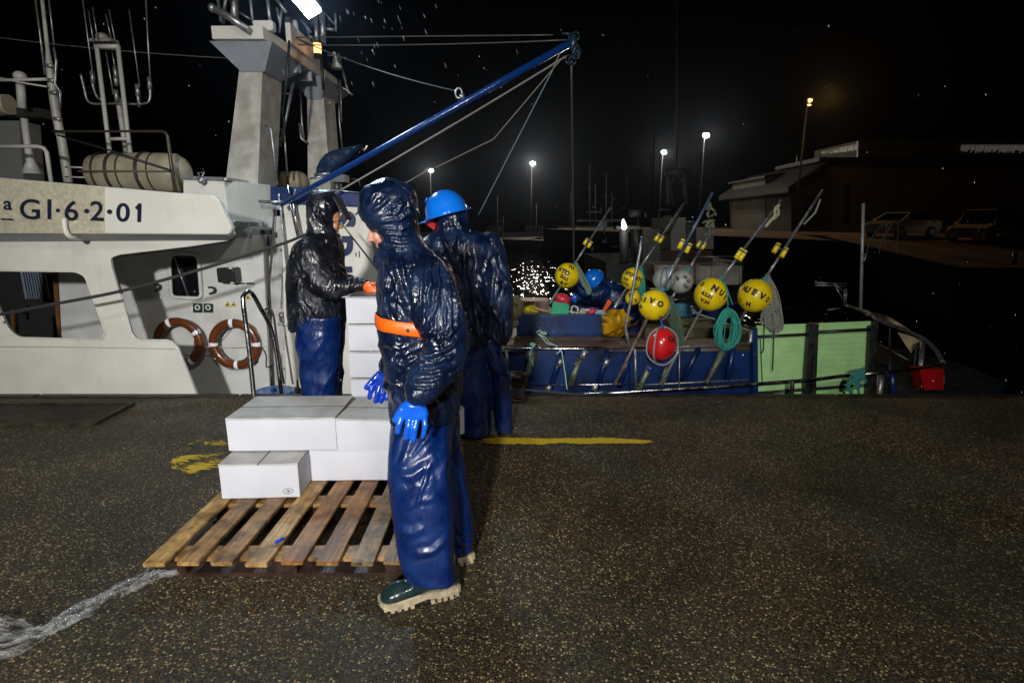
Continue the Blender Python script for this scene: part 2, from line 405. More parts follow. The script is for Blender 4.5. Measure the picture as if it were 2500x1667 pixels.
def paint_patch(name, x0, x1, ya, yb, strength, label, seed=0):
    bm = newbm(); lay = bm.verts.layers.float_color.new('wear'); nx, ny = 60, 10; grid = []
    for i in range(nx + 1):
        row = []
        for j in range(ny + 1):
            t = i / nx; s = j / ny
            y = (ya[0] + (yb[0] - ya[0]) * t) * (1 - s) + (ya[1] + (yb[1] - ya[1]) * t) * s
            p = G(x0 + (x1 - x0) * t, y, .004); v = bm.verts.new(p)
            e = min(s, 1 - s) * 4 - .25; e2 = min(1, min(t, 1 - t) * 9)
            g = strength * min(1, e) + noise.noise(Vector((p.x * 5 + seed, p.y * 9, seed))) * .28 - (1 - e2) * .5
            v[lay] = (g, g, g, 1); row.append(v)
        grid.append(row)
    for i in range(nx):
        for j in range(ny): bm.faces.new((grid[i][j], grid[i + 1][j], grid[i + 1][j + 1], grid[i][j + 1]))
    add(name, bm, ym, kind='structure', label=label)
paint_patch('yellow_line', 1165, 1602, (1064, 1086), (1068, 1085), .42, 'yellow painted line across the quay behind the workers')
paint_patch('yellow_paint', 395, 620, (1115, 1158), (1100, 1152), .13, 'worn yellow paint left of the boxes', 5)
paint_patch('yellow_paint', 440, 640, (1062, 1098), (1055, 1085), .03, 'faint yellow paint near the quay edge', 9)

# water
wm = bpy.data.materials.new('harbour_water'); wm.use_nodes = True; nt = wm.node_tree; N = nt.nodes; L = nt.links; b = N['Principled BSDF']
b.inputs['Base Color'].default_value = (.002, .003, .004, 1); b.inputs['Roughness'].default_value = .06; b.inputs['IOR'].default_value = 1.33
tc = N.new('ShaderNodeTexCoord'); mp = N.new('ShaderNodeMapping'); mp.inputs['Scale'].default_value = (.75, .30, 1); L.new(tc.outputs['Object'], mp.inputs[0])
n1 = N.new('ShaderNodeTexNoise'); n1.inputs['Scale'].default_value = 1.6; n1.inputs['Detail'].default_value = 2; L.new(mp.outputs[0], n1.inputs[0])
n2 = N.new('ShaderNodeTexNoise'); n2.inputs['Scale'].default_value = 4.5; n2.inputs['Detail'].default_value = 2; L.new(mp.outputs[0], n2.inputs[0])
ad = N.new('ShaderNodeMath'); ad.operation = 'MULTIPLY_ADD'; ad.inputs[1].default_value = .10; L.new(n2.outputs[0], ad.inputs[0]); L.new(n1.outputs[0], ad.inputs[2])
bp = N.new('ShaderNodeBump'); bp.inputs['Strength'].default_value = 1.0; bp.inputs['Distance'].default_value = .34; L.new(ad.outputs[0], bp.inputs['Height']); L.new(bp.outputs[0], b.inputs['Normal'])
bm = newbm(); bmesh.ops.create_grid(bm, x_segments=2, y_segments=2, size=1, matrix=Matrix.Translation((0, 150, -2.0)) @ Matrix.Diagonal((260, 146, 1, 1)))
add('water', bm, wm, kind='structure', loc=(0, 0, -2))

# far quay on the right, rising a little towards the warehouse
fqm = mat('far_quay_concrete', (.20, .14, .08), .8, bump=.4, bscale=6, var=.45, vscale=.6)
bm = newbm()
edge = [(9.0, 29.5), (14.6, 22.0), (17.0, 20.6), (21, 20.4), (60, 20.4)]
e0 = [P(2092, 617, 31.0), P(2284, 643, 22.6), P(2345, 653, 20.7), P(2480, 653, 20.6), Vector((60, 20.6, 0))]
front = [Vector((3.5, 62, 0))] + [Vector((p.x, p.y, 0)) for p in e0]
rise = lambda p: Vector((p.x, p.y, max(0, min(1.05, (p.y - 24) * .09))))
back = []
for p in front:
    back.append(Vector((p.x + 2, max(p.y + 1, 34), 0)))
v0 = [bm.verts.new(rise(p)) for p in front]; v1 = [bm.verts.new(rise(p)) for p in back]; v2 = [bm.verts.new(Vector((p.x + 6, 140, 1.05))) for p in back]
vb = [bm.verts.new(Vector((p.x, p.y, -3))) for p in front]
for i in range(len(v0) - 1):
    bm.faces.new((v0[i], v0[i + 1], v1[i + 1], v1[i])); bm.faces.new((v1[i], v1[i + 1], v2[i + 1], v2[i]))
bmesh.ops.delete(bm, geom=vb, context='VERTS')
add('far_quay', bm, fqm, kind='structure', loc=(0, 0, 0))
bm = newbm(); v0 = [bm.verts.new(rise(p) + Vector((0, 0, -.02))) for p in front]; vb = [bm.verts.new(Vector((p.x, p.y, -3))) for p in front]
for i in range(len(v0) - 1): bm.faces.new((vb[i], vb[i + 1], v0[i + 1], v0[i]))
add('far_quay_wall', bm, mat('near_black_wall', (.004, .004, .003), .9, spec=.02), kind='structure', loc=(0, 0, 0))  # even near-black colour with almost no gloss
bm = newbm(); box(bm, (-30, 102, -1.2), (150, 14, 2.4)); add('far_breakwater', bm, mat('breakwater_stone', (.008, .008, .008), .9, bump=.6, bscale=3), kind='structure')

# chequered steel ramp plate by the white boat
gr = mat('rusty_grate', (.055, .045, .028), .5, .5, var=.5, vscale=10, bump=.4, bscale=40)
rt = root('floor_grate', G(150, 1005, 0), 'rusty ribbed steel grating lying flat by the quay edge', 'grating')
bm = newbm()
A, B, C_, D_ = G(-90, 988, .012), G(328, 985, .012), G(232, 1036, .012), G(-130, 1040, .012)
for a, b_ in ((A, B), (B, C_), (C_, D_)): bar(bm, a, b_, .012, .03)
add('frame', bm, gr, rt)
bm = newbm()
for i in range(46):
    t = i / 45; p = A.lerp(B, t * .96) ; q = D_.lerp(C_, t)
    bar(bm, p + Vector((0, 0, -.002)), q + Vector((0, 0, -.002)), .018, .010)
hexa(bm, [p + Vector((0, 0, -.010)) for p in (A, B, C_, D_)], [p + Vector((0, 0, -.005)) for p in (A, B, C_, D_)])
add('ribbed_plate', bm, gr, rt)

# ================================================================== PALLET, BOXES, WRAP
def wood_mat(name, c1, c2, dark=0.3):
    m = bpy.data.materials.new(name); m.use_nodes = True; nt = m.node_tree; N = nt.nodes; L = nt.links; b = N['Principled BSDF']
    tc = N.new('ShaderNodeTexCoord'); mp = N.new('ShaderNodeMapping'); mp.inputs['Scale'].default_value = (16, .9, 16); L.new(tc.outputs['Object'], mp.inputs[0])
    n = N.new('ShaderNodeTexNoise'); n.inputs['Scale'].default_value = 3; n.inputs['Detail'].default_value = 6; n.inputs['Distortion'].default_value = 1.2; L.new(mp.outputs[0], n.inputs[0])
    r = N.new('ShaderNodeValToRGB'); r.color_ramp.elements[0].position = .32; r.color_ramp.elements[0].color = (*c2, 1); r.color_ramp.elements[1].position = .62; r.color_ramp.elements[1].color = (*c1, 1); L.new(n.outputs[0], r.inputs[0])
    n2 = N.new('ShaderNodeTexNoise'); n2.inputs['Scale'].default_value = 7; n2.inputs['Detail'].default_value = 6; n2.inputs['Roughness'].default_value = .7; L.new(tc.outputs['Object'], n2.inputs[0])
    r2 = N.new('ShaderNodeValToRGB'); r2.color_ramp.elements[0].position = .40; r2.color_ramp.elements[0].color = (dark, dark * .85, dark * .7, 1); r2.color_ramp.elements[1].position = .58; r2.color_ramp.elements[1].color = (1, 1, 1, 1); L.new(n2.outputs[0], r2.inputs[0])
    mx = N.new('ShaderNodeMix'); mx.data_type = 'RGBA'; mx.blend_type = 'MULTIPLY'; mx.inputs['Factor'].default_value = 1; L.new(r.outputs[0], mx.inputs['A']); L.new(r2.outputs[0], mx.inputs['B'])
    L.new(mx.outputs['Result'], b.inputs['Base Color']); b.inputs['Roughness'].default_value = .42
    bp = N.new('ShaderNodeBump'); bp.inputs['Strength'].default_value = .5; bp.inputs['Distance'].default_value = .004; L.new(n.outputs[0], bp.inputs['Height']); L.new(bp.outputs[0], b.inputs['Normal'])
    return m
W1 = wood_mat('wet_pine', (.40, .235, .085), (.18, .095, .03), .28)
W2 = wood_mat('wet_pine_dark', (.36, .17, .045), (.15, .065, .018), .38)
W3 = wood_mat('wet_pine_pale', (.54, .34, .12), (.28, .16, .05), .34)
W4 = wood_mat('wet_pine_muddy', (.32, .20, .08), (.045, .033, .02), .22)
W5 = wood_mat('wet_pine_shaded', (.045, .020, .011), (.016, .010, .007), .4)  # shade beneath the slats put into a near-black wet wood colour
def pallet(origin_, width, depth, label, slats, mats, group):
    rt = root('pallet', origin_, label, 'pallet', group)
    X0 = -width / 2; sw = .098; gap = (width - sw) / (slats - 1)
    for i in range(slats):
        bm = newbm(); rx = random.uniform(-.006, .006)
        box(bm, (X0 + sw / 2 + i * gap + rx, depth / 2 + random.uniform(-.012, .008), .131 - .0), (sw, depth, .020), Quaternion((0, 0, 1), random.uniform(-.008, .008)))
        add('slat', bm, mats[i % len(mats)], rt, local=True, bevel=.003)
    for y in (.115, depth / 2, depth - .06):
        bm = newbm(); box(bm, (0, y, .109), (width, .10, .021)); add('stringer', bm, W1, rt, local=True, bevel=.003)
        for xx in (X0 + .07, 0, -X0 - .07):
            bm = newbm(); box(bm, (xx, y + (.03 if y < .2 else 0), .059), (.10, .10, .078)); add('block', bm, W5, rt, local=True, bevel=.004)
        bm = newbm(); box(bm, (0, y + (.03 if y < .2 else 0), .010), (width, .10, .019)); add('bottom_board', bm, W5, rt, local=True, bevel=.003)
    return rt
p0 = P(356, 1366, 2.19)
PX0 = P(352, 1368, 2.17).x
pw = 1.16
pallet((PX0 + pw / 2, 2.165, 0), pw, 1.2, 'wet wooden pallet under the low white boxes beside the nearest worker', 8, [W3, W1, W1, W3, W2, W2, W4, W4], 'wooden pallets under the boxes')
pallet((-.93, 3.60, 0), .98, .9, 'wooden pallet under the tall box stack, mostly hidden behind the low boxes', 7, [W1, W2], 'wooden pallets under the boxes')
bm = newbm(); cap(bm, G(674, 1323, .153), .0075, G(688, 1315, .153), .009, 8)
add('glove_scrap', bm, mat('scrap_blue', (.01, .05, .4), .3), label='small blue rubber scrap on a pallet board', cat='scrap')

card = mat('white_cardboard', (.48, .485, .53), .62, var=.05, vscale=2.5, bump=.10, bscale=5, bdist=.006)
card_top = mat('white_cardboard_lid', (.42, .415, .40), .42, var=.16, vscale=9, bump=.15, bscale=9, grime=.25, grimecol=(.30, .26, .22))
seam = mat('box_seam', (.05, .045, .04), .8)
ink = mat('black_ink', (.012, .012, .014), .6)
def fish_box(loc, sx, sy, sz, rz, label, group='white fish boxes', lidseam='x', stamp=False, hump=0.0):
    rt = root('fish_box', loc, label, 'box', group, rot=(0, 0, rz))
    bm = newbm(); vs = box(bm, (0, 0, sz / 2 - .004), (sx, sy, sz - .012))
    bmesh.ops.subdivide_edges(bm, edges=bm.edges[:], cuts=6, use_grid_fill=True)
    sd = random.random() * 50
    for v in bm.verts:
        q = v.co
        bulge = (1 - (2 * q.x / sx) ** 2) * (1 - ((q.z - sz / 2) * 2 / sz) ** 2)
        if abs(q.y) > sy / 2 - .001: v.co.y += math.copysign(.006 * bulge, q.y)
        v.co += noise.noise_vector(q * 5 + Vector((sd, 0, 0))) * .0022
    add('carton', bm, card, rt, local=True, bevel=.0015)
    bm = newbm()                                                  # two closing flaps, slightly raised
    g = .0025
    if lidseam == 'x':
        box(bm, (0, -sy / 4 - g, sz - .0045), (sx, sy / 2 - g, .007), Quaternion((1, 0, 0), -.010)); box(bm, (0, sy / 4 + g, sz - .0045), (sx, sy / 2 - g, .007), Quaternion((1, 0, 0), .004))
    else:
        box(bm, (-sx / 4 - g, 0, sz - .0045), (sx / 2 - g, sy, .007), Quaternion((0, 1, 0), .010)); box(bm, (sx / 4 + g, 0, sz - .0045), (sx / 2 - g, sy, .007), Quaternion((0, 1, 0), -.006))
    add('lid_flap', bm, card_top, rt, local=True)
    bm = newbm()
    if lidseam == 'x': box(bm, (0, 0, sz - .003), (sx * .995, .004, .006))
    else: box(bm, (0, 0, sz - .003), (.004, sy * .995, .006))
    add('seam', bm, seam, rt, local=True)
    if stamp:
        bm = newbm(); cx, cz = sx * .355, sz * .20; yy = -sy / 2 - .0045; a_, b__ = .027, .0165
        pts = [Vector((cx + a_ * math.cos(t), yy, cz + b__ * math.sin(t))) for t in [i * math.pi / 16 for i in range(32)]]
        tube(bm, pts, .0009, 5, closed=True)
        for s, dz, sz_ in (('ES', .0085, .010), ('C-2806', 0, .0105), ('CE', -.0095, .010)):
            me = curve_text(s, sz_); me.transform(Matrix.Translation((cx, yy - .0006, cz + dz)) @ Matrix.Rotation(R(90), 4, 'X')); bm_add_mesh(bm, me)
        add('stamp', bm, ink, rt, local=True)
    return rt
PZ = .142
# front low box, short side to the camera
a = P(530, 1217, 2.73); b2 = P(714, 1211, 2.70)
fish_box(((a.x + b2.x) / 2 + .01, 2.73 + .27, PZ), .415, .52, .200, R(3), 'white box set forward on the pallet with an oval stamp on its front', lidseam='y', stamp=True)
fish_box((-.885, 2.95 + .2, PZ), .60, .40, .200, R(.6), 'lower white box in the second row on the pallet, left edge behind the stamped box')
tz = PZ + .206
a = P(560, 1100, 2.90); b2 = P(818, 1094, 2.90)
fish_box(((a.x + b2.x) / 2, 2.90 + .20, tz), .605, .40, .195, R(1.5), 'upper white box with a slit lid, left one on the pallet')
fish_box(((a.x + b2.x) / 2 + .620, 2.895 + .20, tz), .605, .40, .188, R(-2.2), 'upper white box on the pallet, partly behind the nearest worker')
sx_ = P(848, 800, 3.75).x
for i, (lab) in enumerate(['bottom white box of the tall stack', 'second white box from the bottom of the tall stack', 'middle white box of the tall stack',
                           'second white box from the top of the tall stack', 'topmost white box of the tall stack, papers lying on it']):
    fish_box((sx_ + .30 + random.uniform(-.006, .006), 3.75 + .2, PZ + i * .195), .60, .40, .190, R(random.uniform(-1, 1)), lab, group='white boxes in the tall stack', hump=.0)
bx = P(1119, 1049, 3.5)
fish_box((bx.x - .27, 3.70, PZ), .44, .40, .200, R(38), 'white box corner showing between the nearest worker and the helmeted one')
# papers on the tall stack
rt = root('clipboard', (sx_ + .16, 3.80, PZ + 5 * .193), 'dark clipboard with papers on top of the tall box stack', 'clipboard')
z0 = PZ + 5 * .193 - .002
bm = newbm(); box(bm, (sx_ + .17, 3.85, z0 + .010), (.30, .22, .006), Quaternion((0, 0, 1), .15)); add('board', bm, mat('clip_dark', (.02, .02, .025), .4), rt)
bm = newbm(); box(bm, (sx_ + .14, 3.84, z0 + .004), (.30, .24, .004), Quaternion((0, 0, 1), -.08)); add('paper', bm, mat('paper', (.55, .5, .5), .7), rt)
bm = newbm(); cap(bm, P(652, 1098, 2.98), .006, P(664, 1099, 2.96), .006, 8)
add('blue_tape', bm, MATS['scrap_blue'] if 'scrap_blue' in MATS else mat('scrap_blue', (.01, .05, .4), .3), label='blue tape bit on the lid of the stamped box', cat='tape')

# strip of clear plastic wrap on the ground
film = bpy.data.materials.new('plastic_film'); film.use_nodes = True; nt = film.node_tree; N = nt.nodes; L = nt.links; b = N['Principled BSDF']
b.inputs['Base Color'].default_value = (.50, .52, .53, 1); b.inputs['Roughness'].default_value = .14; b.inputs['Alpha'].default_value = .34; b.inputs['Coat Weight'].default_value = .6
tc = N.new('ShaderNodeTexCoord'); mp = N.new('ShaderNodeMapping'); mp.inputs['Scale'].default_value = (.6, 2.6, 2.0); mp.inputs['Rotation'].default_value = (0, 0, R(-28)); L.new(tc.outputs['Object'], mp.inputs[0])
n = N.new('ShaderNodeTexNoise'); n.inputs['Scale'].default_value = 26; n.inputs['Detail'].default_value = 5; n.inputs['Distortion'].default_value = .8; L.new(mp.outputs[0], n.inputs[0])
bp = N.new('ShaderNodeBump'); bp.inputs['Strength'].default_value = 1; bp.inputs['Distance'].default_value = .02; L.new(n.outputs[0], bp.inputs['Height']); L.new(bp.outputs[0], b.inputs['Normal']); L.new(bp.outputs[0], b.inputs['Coat Normal'])
rp = N.new('ShaderNodeMapRange'); rp.inputs[1].default_value = .42; rp.inputs[2].default_value = 1.05; rp.inputs[3].default_value = .01; rp.inputs[4].default_value = .38
vc = N.new('ShaderNodeVertexColor'); vc.layer_name = 'streak'; mm = N.new('ShaderNodeMath'); mm.operation = 'MULTIPLY_ADD'; mm.inputs[1].default_value = .45; L.new(n.outputs[0], mm.inputs[0]); L.new(vc.outputs[0], mm.inputs[2]); L.new(mm.outputs[0], rp.inputs[0]); L.new(rp.outputs[0], b.inputs['Alpha'])
def film_strip(bm, ctr, wid, hgt, seed):
    lay = bm.verts.layers.float_color.get('streak') or bm.verts.layers.float_color.new('streak')
    c = spline([Vector((p.x, p.y, 0)) for p in ctr], 14); n_ = len(c); rows = []
    for i, p in enumerate(c):
        t = i / (n_ - 1); f = t * (len(wid) - 1); k = min(int(f), len(wid) - 2); w_ = wid[k] * (1 - (f - k)) + wid[k + 1] * (f - k)
        d = (c[min(i + 1, n_ - 1)] - c[max(i - 1, 0)]).normalized(); s = Vector((-d.y, d.x, 0)); row = []
        for j in range(17):
            a = (j / 16 - .5)
            z = .008 + hgt * (1 - (2 * a) ** 2) * (.55 + .6 * abs(noise.noise(Vector((p.x * 9, j * .8 + seed, 2)))) * 2) + .012 * abs(noise.noise(Vector((p.x * 16 + j * 3.1, seed, p.y * 16))))
            g = max(0, min(1, .5 + 1.3 * noise.noise(Vector((j * .9, i * .07, seed * 3)))))
            z += .022 * g * (1 - (2 * a) ** 2) + .012 * noise.noise(Vector((j * 1.3, i * .22, seed)))
            vv = bm.verts.new(p + s * w_ * (a + .10 * noise.noise(Vector((i * .25, seed, j * .2)))) + Vector((0, 0, max(.004, z)))); vv[lay] = (g, g, g, 1); row.append(vv)
        rows.append(row)
    for a, b_ in zip(rows, rows[1:]):
        for j in range(16): f = bm.faces.new((a[j], a[j + 1], b_[j + 1], b_[j])); f.smooth = True
bm = newbm()
film_strip(bm, [G(-60, 1585), G(40, 1583), G(110, 1553), G(200, 1500), G(290, 1455), G(345, 1428), G(378, 1385), G(392, 1352)], [.13, .12, .05, .10, .085, .05, .03, .03], .030, 1)
film_strip(bm, [G(345, 1432), G(390, 1412), G(440, 1402), G(480, 1370), G(510, 1345)], [.035, .03, .035, .03, .03], .02, 7)
film_strip(bm, [G(-50, 1532), G(20, 1533), G(70, 1548), G(110, 1552), G(150, 1530)], [.10, .09, .04, .04, .05], .022, 11)
add('plastic_wrap', bm, film, label='torn strip of clear plastic wrap trailing over the ground from the pallet', cat='plastic wrap')
# ================================================================== WHITE FISHING BOAT
q = lambda x, y: (x / 2.703, 400 + y / 2.703)          # reading of enlarged crop -> photo pixels
WB = root('fishing_boat', (-5.5, 7.5, -2.0), 'white fishing boat with dark registration numbers moored along the quay on the left', 'boat')
SK = 5.48
skin = [q(-340, 435), q(1535, 435), q(1552, 470), q(1510, 508), q(1250, 547), q(780, 602), q(728, 625), q(735, 680), q(866, 1110), q(890, 1150), q(930, 1161), q(1090, 1161), q(1135, 1172), q(1172, 1212), q(1305, 1530), q(1500, 2000), q(-340, 2000)]
skin = roundp(skin, [0, 6, 8, 10, 0, 8, 8, 10, 8, 6, 8, 6, 8, 8, 0, 0, 0], 4)
win = roundp([q(-125, 703), q(505, 712), q(562, 742), q(695, 1110), q(672, 1160), q(120, 1146), q(52, 1090)], [0, 12, 10, 14, 9, 14, 14], 5)
add('side_plating', plate_mesh([skin, win], SK, .03, .006), white_p, WB)
# seal round the window and round the recess edge
def edge_tube(pts, Y, r, m, name, parent, closed=False):
    bm = newbm(); tube(bm, [P(x, y, Y) for x, y in pts], r, 8, closed=closed); return add(name, bm, m, parent)
edge_tube(win, SK - .012, .009, white_p, 'window_frame', WB, True)
edge_tube([q(1552, 470), q(1510, 512), q(1250, 552), q(780, 608), q(736, 635), q(745, 690), q(800, 860)], SK + .035, .016, black_r, 'rubber_seal', WB)
edge_tube([q(800, 860), q(866, 1108), q(895, 1150), q(935, 1163), q(1090, 1163), q(1135, 1175), q(1172, 1215), q(1310, 1540)], SK - .010, .008, white_in, 'edge_trim', WB)
edge_tube([q(-340, 1205), q(300, 1208), q(640, 1212), q(1160, 1222)], SK - .006, .0035, mat('panel_joint', (.25, .23, .19), .6), 'weld_seam', WB)
# registration board, standing out from the side
RB = 5.20
refl = mat('reflective_sheet', (.60, .56, .42), .20, .30, bump=.8, bscale=260, coat=.4, var=.15, vscale=30, detail=2, bdist=.004)
board = roundp([q(-340, 62), q(560, 140), q(1160, 192), q(1400, 208), q(1445, 240), q(1538, 432), q(1512, 468), q(-340, 456)], [0, 0, 4, 14, 12, 12, 8, 0], 5)
add('registration_board', plate_mesh([board], RB, .05, .012), white_p, WB)
sheet = [q(-340, 66), q(300, 120), q(690, 154), q(690, 462), q(-340, 455)]
add('reflective_sheet', plate_mesh([sheet], RB - .0045 - .012, .004), refl, WB)
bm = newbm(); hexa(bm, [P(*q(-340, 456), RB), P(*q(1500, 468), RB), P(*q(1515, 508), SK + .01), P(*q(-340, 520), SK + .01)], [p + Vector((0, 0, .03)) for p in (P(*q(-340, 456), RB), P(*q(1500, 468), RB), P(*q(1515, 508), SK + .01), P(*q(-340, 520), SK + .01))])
add('board_underside', bm, mat('shaded_white_paint', (.30, .32, .36), .5), WB)  # underside of the white board, its shade put into the grey colour
bm = newbm(); 
letters = mat('navy_lettering', (.008, .012, .03), .4)
for s, x, y, h, rot in (('a', 50, 266, 84, -3), ('_', 47, 312, 95, -3), ('G', 198, 308, 128, -2), ('I', 325, 308, 128, -2), ('·', 382, 316, 120, 0), ('6', 470, 318, 128, -2), ('·', 572, 322, 150, 0), ('2', 640, 320, 125, -2), ('·', 722, 326, 150, 0), ('0', 810, 328, 118, -2), ('1', 918, 330, 118, -2)):
    bm_add_mesh(bm, wall_text(s, *q(x, y), RB - .024, h / 2.703, .003, R(rot), .14, 1.12 if s != 'ª' else 1.0))
bar(bm, P(*q(922, 268), RB - .024), P(*q(896, 296), RB - .024), .022, .003, up=(0, 1, 0)); bar(bm, P(*q(832 + 86, 0), RB), P(*q(832 + 86, 0), RB) + Vector((0, 0, .001)), .001, .001) if False else None
add('registration_lettering', bm, letters, WB)
# curved pipe hanging from the board
bm = newbm(); tube(bm, spline([P(*q(425, 360), RB - .04), P(*q(430, 430), RB - .05), P(*q(455, 475), RB - .04), P(*q(500, 487), RB + .04), P(*q(545, 480), SK - .02)], 5), .024, 10)
add('scupper_pipe', bm, white_p, WB)

# inner wall of the side deck
IW = 6.62
iw = [q(760, 380), q(1702, 380), q(1745, 1700), q(600, 1700), q(400, 1150), q(380, 660), q(760, 560)]
ph = roundp([q(1115, 592), q(1308, 596), q(1330, 888), q(1130, 880)], [20, 20, 14, 14], 6)
ww = P(*q(-300, 500), IW); 
inner = [q(368, 380), q(1700, 380), q(1760, 1700), q(437, 1700)]
add('cabin_wall', plate_mesh([inner, ph], IW, .04, .004), white_in, WB)
add('porthole_glass', plate_mesh([roundp([q(1110, 588), q(1312, 592), q(1335, 892), q(1125, 884)], [20, 20, 14, 14], 6)], IW + .035, .008), dark_glass, WB)
bm = newbm(); tube(bm, [P(x, y, IW - .03) for x, y in ph], .022, 8, closed=True); add('porthole_frame', bm, white_in, WB)
bm = newbm(); tube(bm, [P(*q(1150, 615), IW + .02), P(*q(1245, 880), IW + .02)], .012, 6); add('wiper', bm, galv, WB)
# dark passage seen through the forward window, with its blind and door post
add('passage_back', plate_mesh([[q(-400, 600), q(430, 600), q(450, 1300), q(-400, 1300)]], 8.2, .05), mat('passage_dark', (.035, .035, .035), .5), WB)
bl = mat('blind', (.22, .27, .36), .6)
bm = newbm()
for i in range(9): box(bm, P(*q(165 + i * 17, 796), 7.6), (.052, .02, .40))
add('window_blind', bm, bl, WB)
bm = newbm(); bar(bm, P(*q(92, 960), 6.9), P(*q(104, 1150), 6.9), .05, .05); add('door_post', bm, mat('brown_wood', (.16, .07, .025), .4), WB); bm = newbm(); bar(bm, P(*q(404, 1140), 6.66), P(*q(372, 705), 6.66), .06, .05); add('door_post', bm, mat('brown_wood', (.16, .07, .025), .4), WB)
bm = newbm(); tube(bm, [P(*q(180, 930), 6.9), P(*q(182, 1030), 6.9)], .012); tube(bm, [P(*q(150, 985), 6.9), P(*q(210, 985), 6.9)], .010); add('tap', bm, steel, WB)
# roof, deck and hull closing the volumes
bm = newbm()
zt = P(*q(700, 455), RB).z
box(bm, (-7.05, 7.0, zt - .06), (7.55, 3.0, .08))
add('side_deck_roof', bm, white_in, WB)
bm = newbm(); box(bm, (-6.7, 6.2, -.62), (8.0, 1.35, .06)); add('side_deck', bm, mat('deck_green', (.05, .07, .05), .6, bump=.3, bscale=30), WB)
bm = newbm()
hexa(bm, [(-14, 5.55, -.66), (-3.2, 5.55, -.66), (-1.0, 5.75, -.66), (-.8, 8.4, -.66), (-14, 8.6, -.66)], [(-14, 5.75, -2.4), (-3.4, 5.75, -2.4), (-1.6, 6.1, -2.4), (-1.4, 8.0, -2.4), (-14, 8.2, -2.4)])
add('hull', bm, navy_p, WB)

# small fittings on the cabin wall
sg = mat('sign_green_black', (.012, .03, .014), .4); sw_ = mat('sign_white', (.6, .62, .6), .5); sy_ = mat('sign_yellow', (.6, .5, .12), .5)
for cx in (1303, 1373):
    rt_ = add('muster_sign', plate_mesh([[q(cx - 30, 921), q(cx + 30, 923), q(cx + 31, 981), q(cx - 29, 980)]], IW - .028, .004), sg, WB)
    bm = newbm(); c = P(*q(cx, 948), IW - .036); tube(bm, [c + Vector((math.cos(t) * .026, 0, math.sin(t) * .026)) for t in [i * math.pi / 10 for i in range(20)]], .009, 6, closed=True)
    add('sign_symbol', bm, sw_, rt_)
for cx, cy, s_ in ((1500, 925, 24), (1540, 925, 20), (1635, 878, 22)):
    tri = plate_mesh([[q(cx - s_, cy + s_ * .75), q(cx, cy - s_ * .8), q(cx + s_, cy + s_ * .75)]], IW - .026, .003)
    t_ = add('warning_sticker', tri, sy_, WB)
    add('sticker_symbol', plate_mesh([[q(cx - s_ * .4, cy + s_ * .5), q(cx, cy - s_ * .3), q(cx + s_ * .4, cy + s_ * .5)]], IW - .030, .003), ink, t_)
bm = newbm()
for i in range(13):
    if i != 5: box(bm, P(*q(1570 + i * 9.5, 789), IW - .024), (.014, .003, .020))
add('stencilled_line', bm, ink, WB)
bm = newbm(); box(bm, P(*q(1512, 733), IW - .10), (.21, .16, .17)); fl = add('bulkhead_light', bm, black_r, WB, bevel=.01)
bm = newbm(); box(bm, P(*q(1549, 733), IW - .09), (.035, .17, .19)); add('bracket', bm, white_p, fl)
for cx, cy in ((1040, 815), (1402, 835)):
    bm = newbm(); tube(bm, spline([P(*q(cx - 25, cy - 20), IW - .02), P(*q(cx + 5, cy - 18), IW - .06), P(*q(cx + 12, cy + 8), IW - .06), P(*q(cx - 18, cy + 22), IW - .03)], 4), .012, 8); add('hook', bm, black_r, WB)
bm = newbm(); tube(bm, [P(*q(1150, 1204), IW - .10), P(*q(1540, 1212), IW - .10), P(*q(1770, 1200), IW - .10)], .005, 6); tube(bm, [P(*q(1180, 1255), IW - .05), P(*q(1400, 1258), IW - .05)], .006, 6)
add('hanging_line', bm, mat('pale_rope', (.55, .52, .45), .8), WB)
# edge post of the cabin wall and the vertical machinery casing beside it
bm = newbm(); bar(bm, P(*q(1700, 385), IW - .06), P(*q(1765, 1700), IW - .06), .05, .12); add('corner_post', bm, white_in, WB)
casing = mat('casing_paint', (.46, .46, .45), .5, var=.25, vscale=5, grime=.5, grimecol=(.22, .17, .08), bump=.2, bscale=10)
bm = newbm()
A0 = [P(636, 528, 6.75), P(690, 528, 6.75), P(740, 1010, 6.75), P(650, 1010, 6.75)]
hexa(bm, A0, [p + Vector((0, .6, 0)) for p in A0]); add('casing', bm, casing, WB)
for i, yy in enumerate((610, 671, 731, 790)):
    bm = newbm(); a = P(680 + i * 3, yy, 6.62); tube(bm, [a + Vector((0, .12, 0)), a, a + Vector((.17, 0, -.004)), a + Vector((.17, .12, 0))], .010, 6); add('ladder_rung', bm, white_in, WB)
bm = newbm(); tube(bm, [P(692, 851, 6.55), P(722, 851, 6.5), P(728, 863, 6.5), P(735, 862, 6.5)], .009, 6); tube(bm, [P(696, 908, 6.55), P(728, 909, 6.5), P(730, 918, 6.5), P(742, 912, 6.5)], .009, 6); tube(bm, [P(680, 791, 6.5), P(700, 792, 6.45), P(708, 788, 6.45)], .016, 8)
add('belaying_pin', bm, white_in, WB)
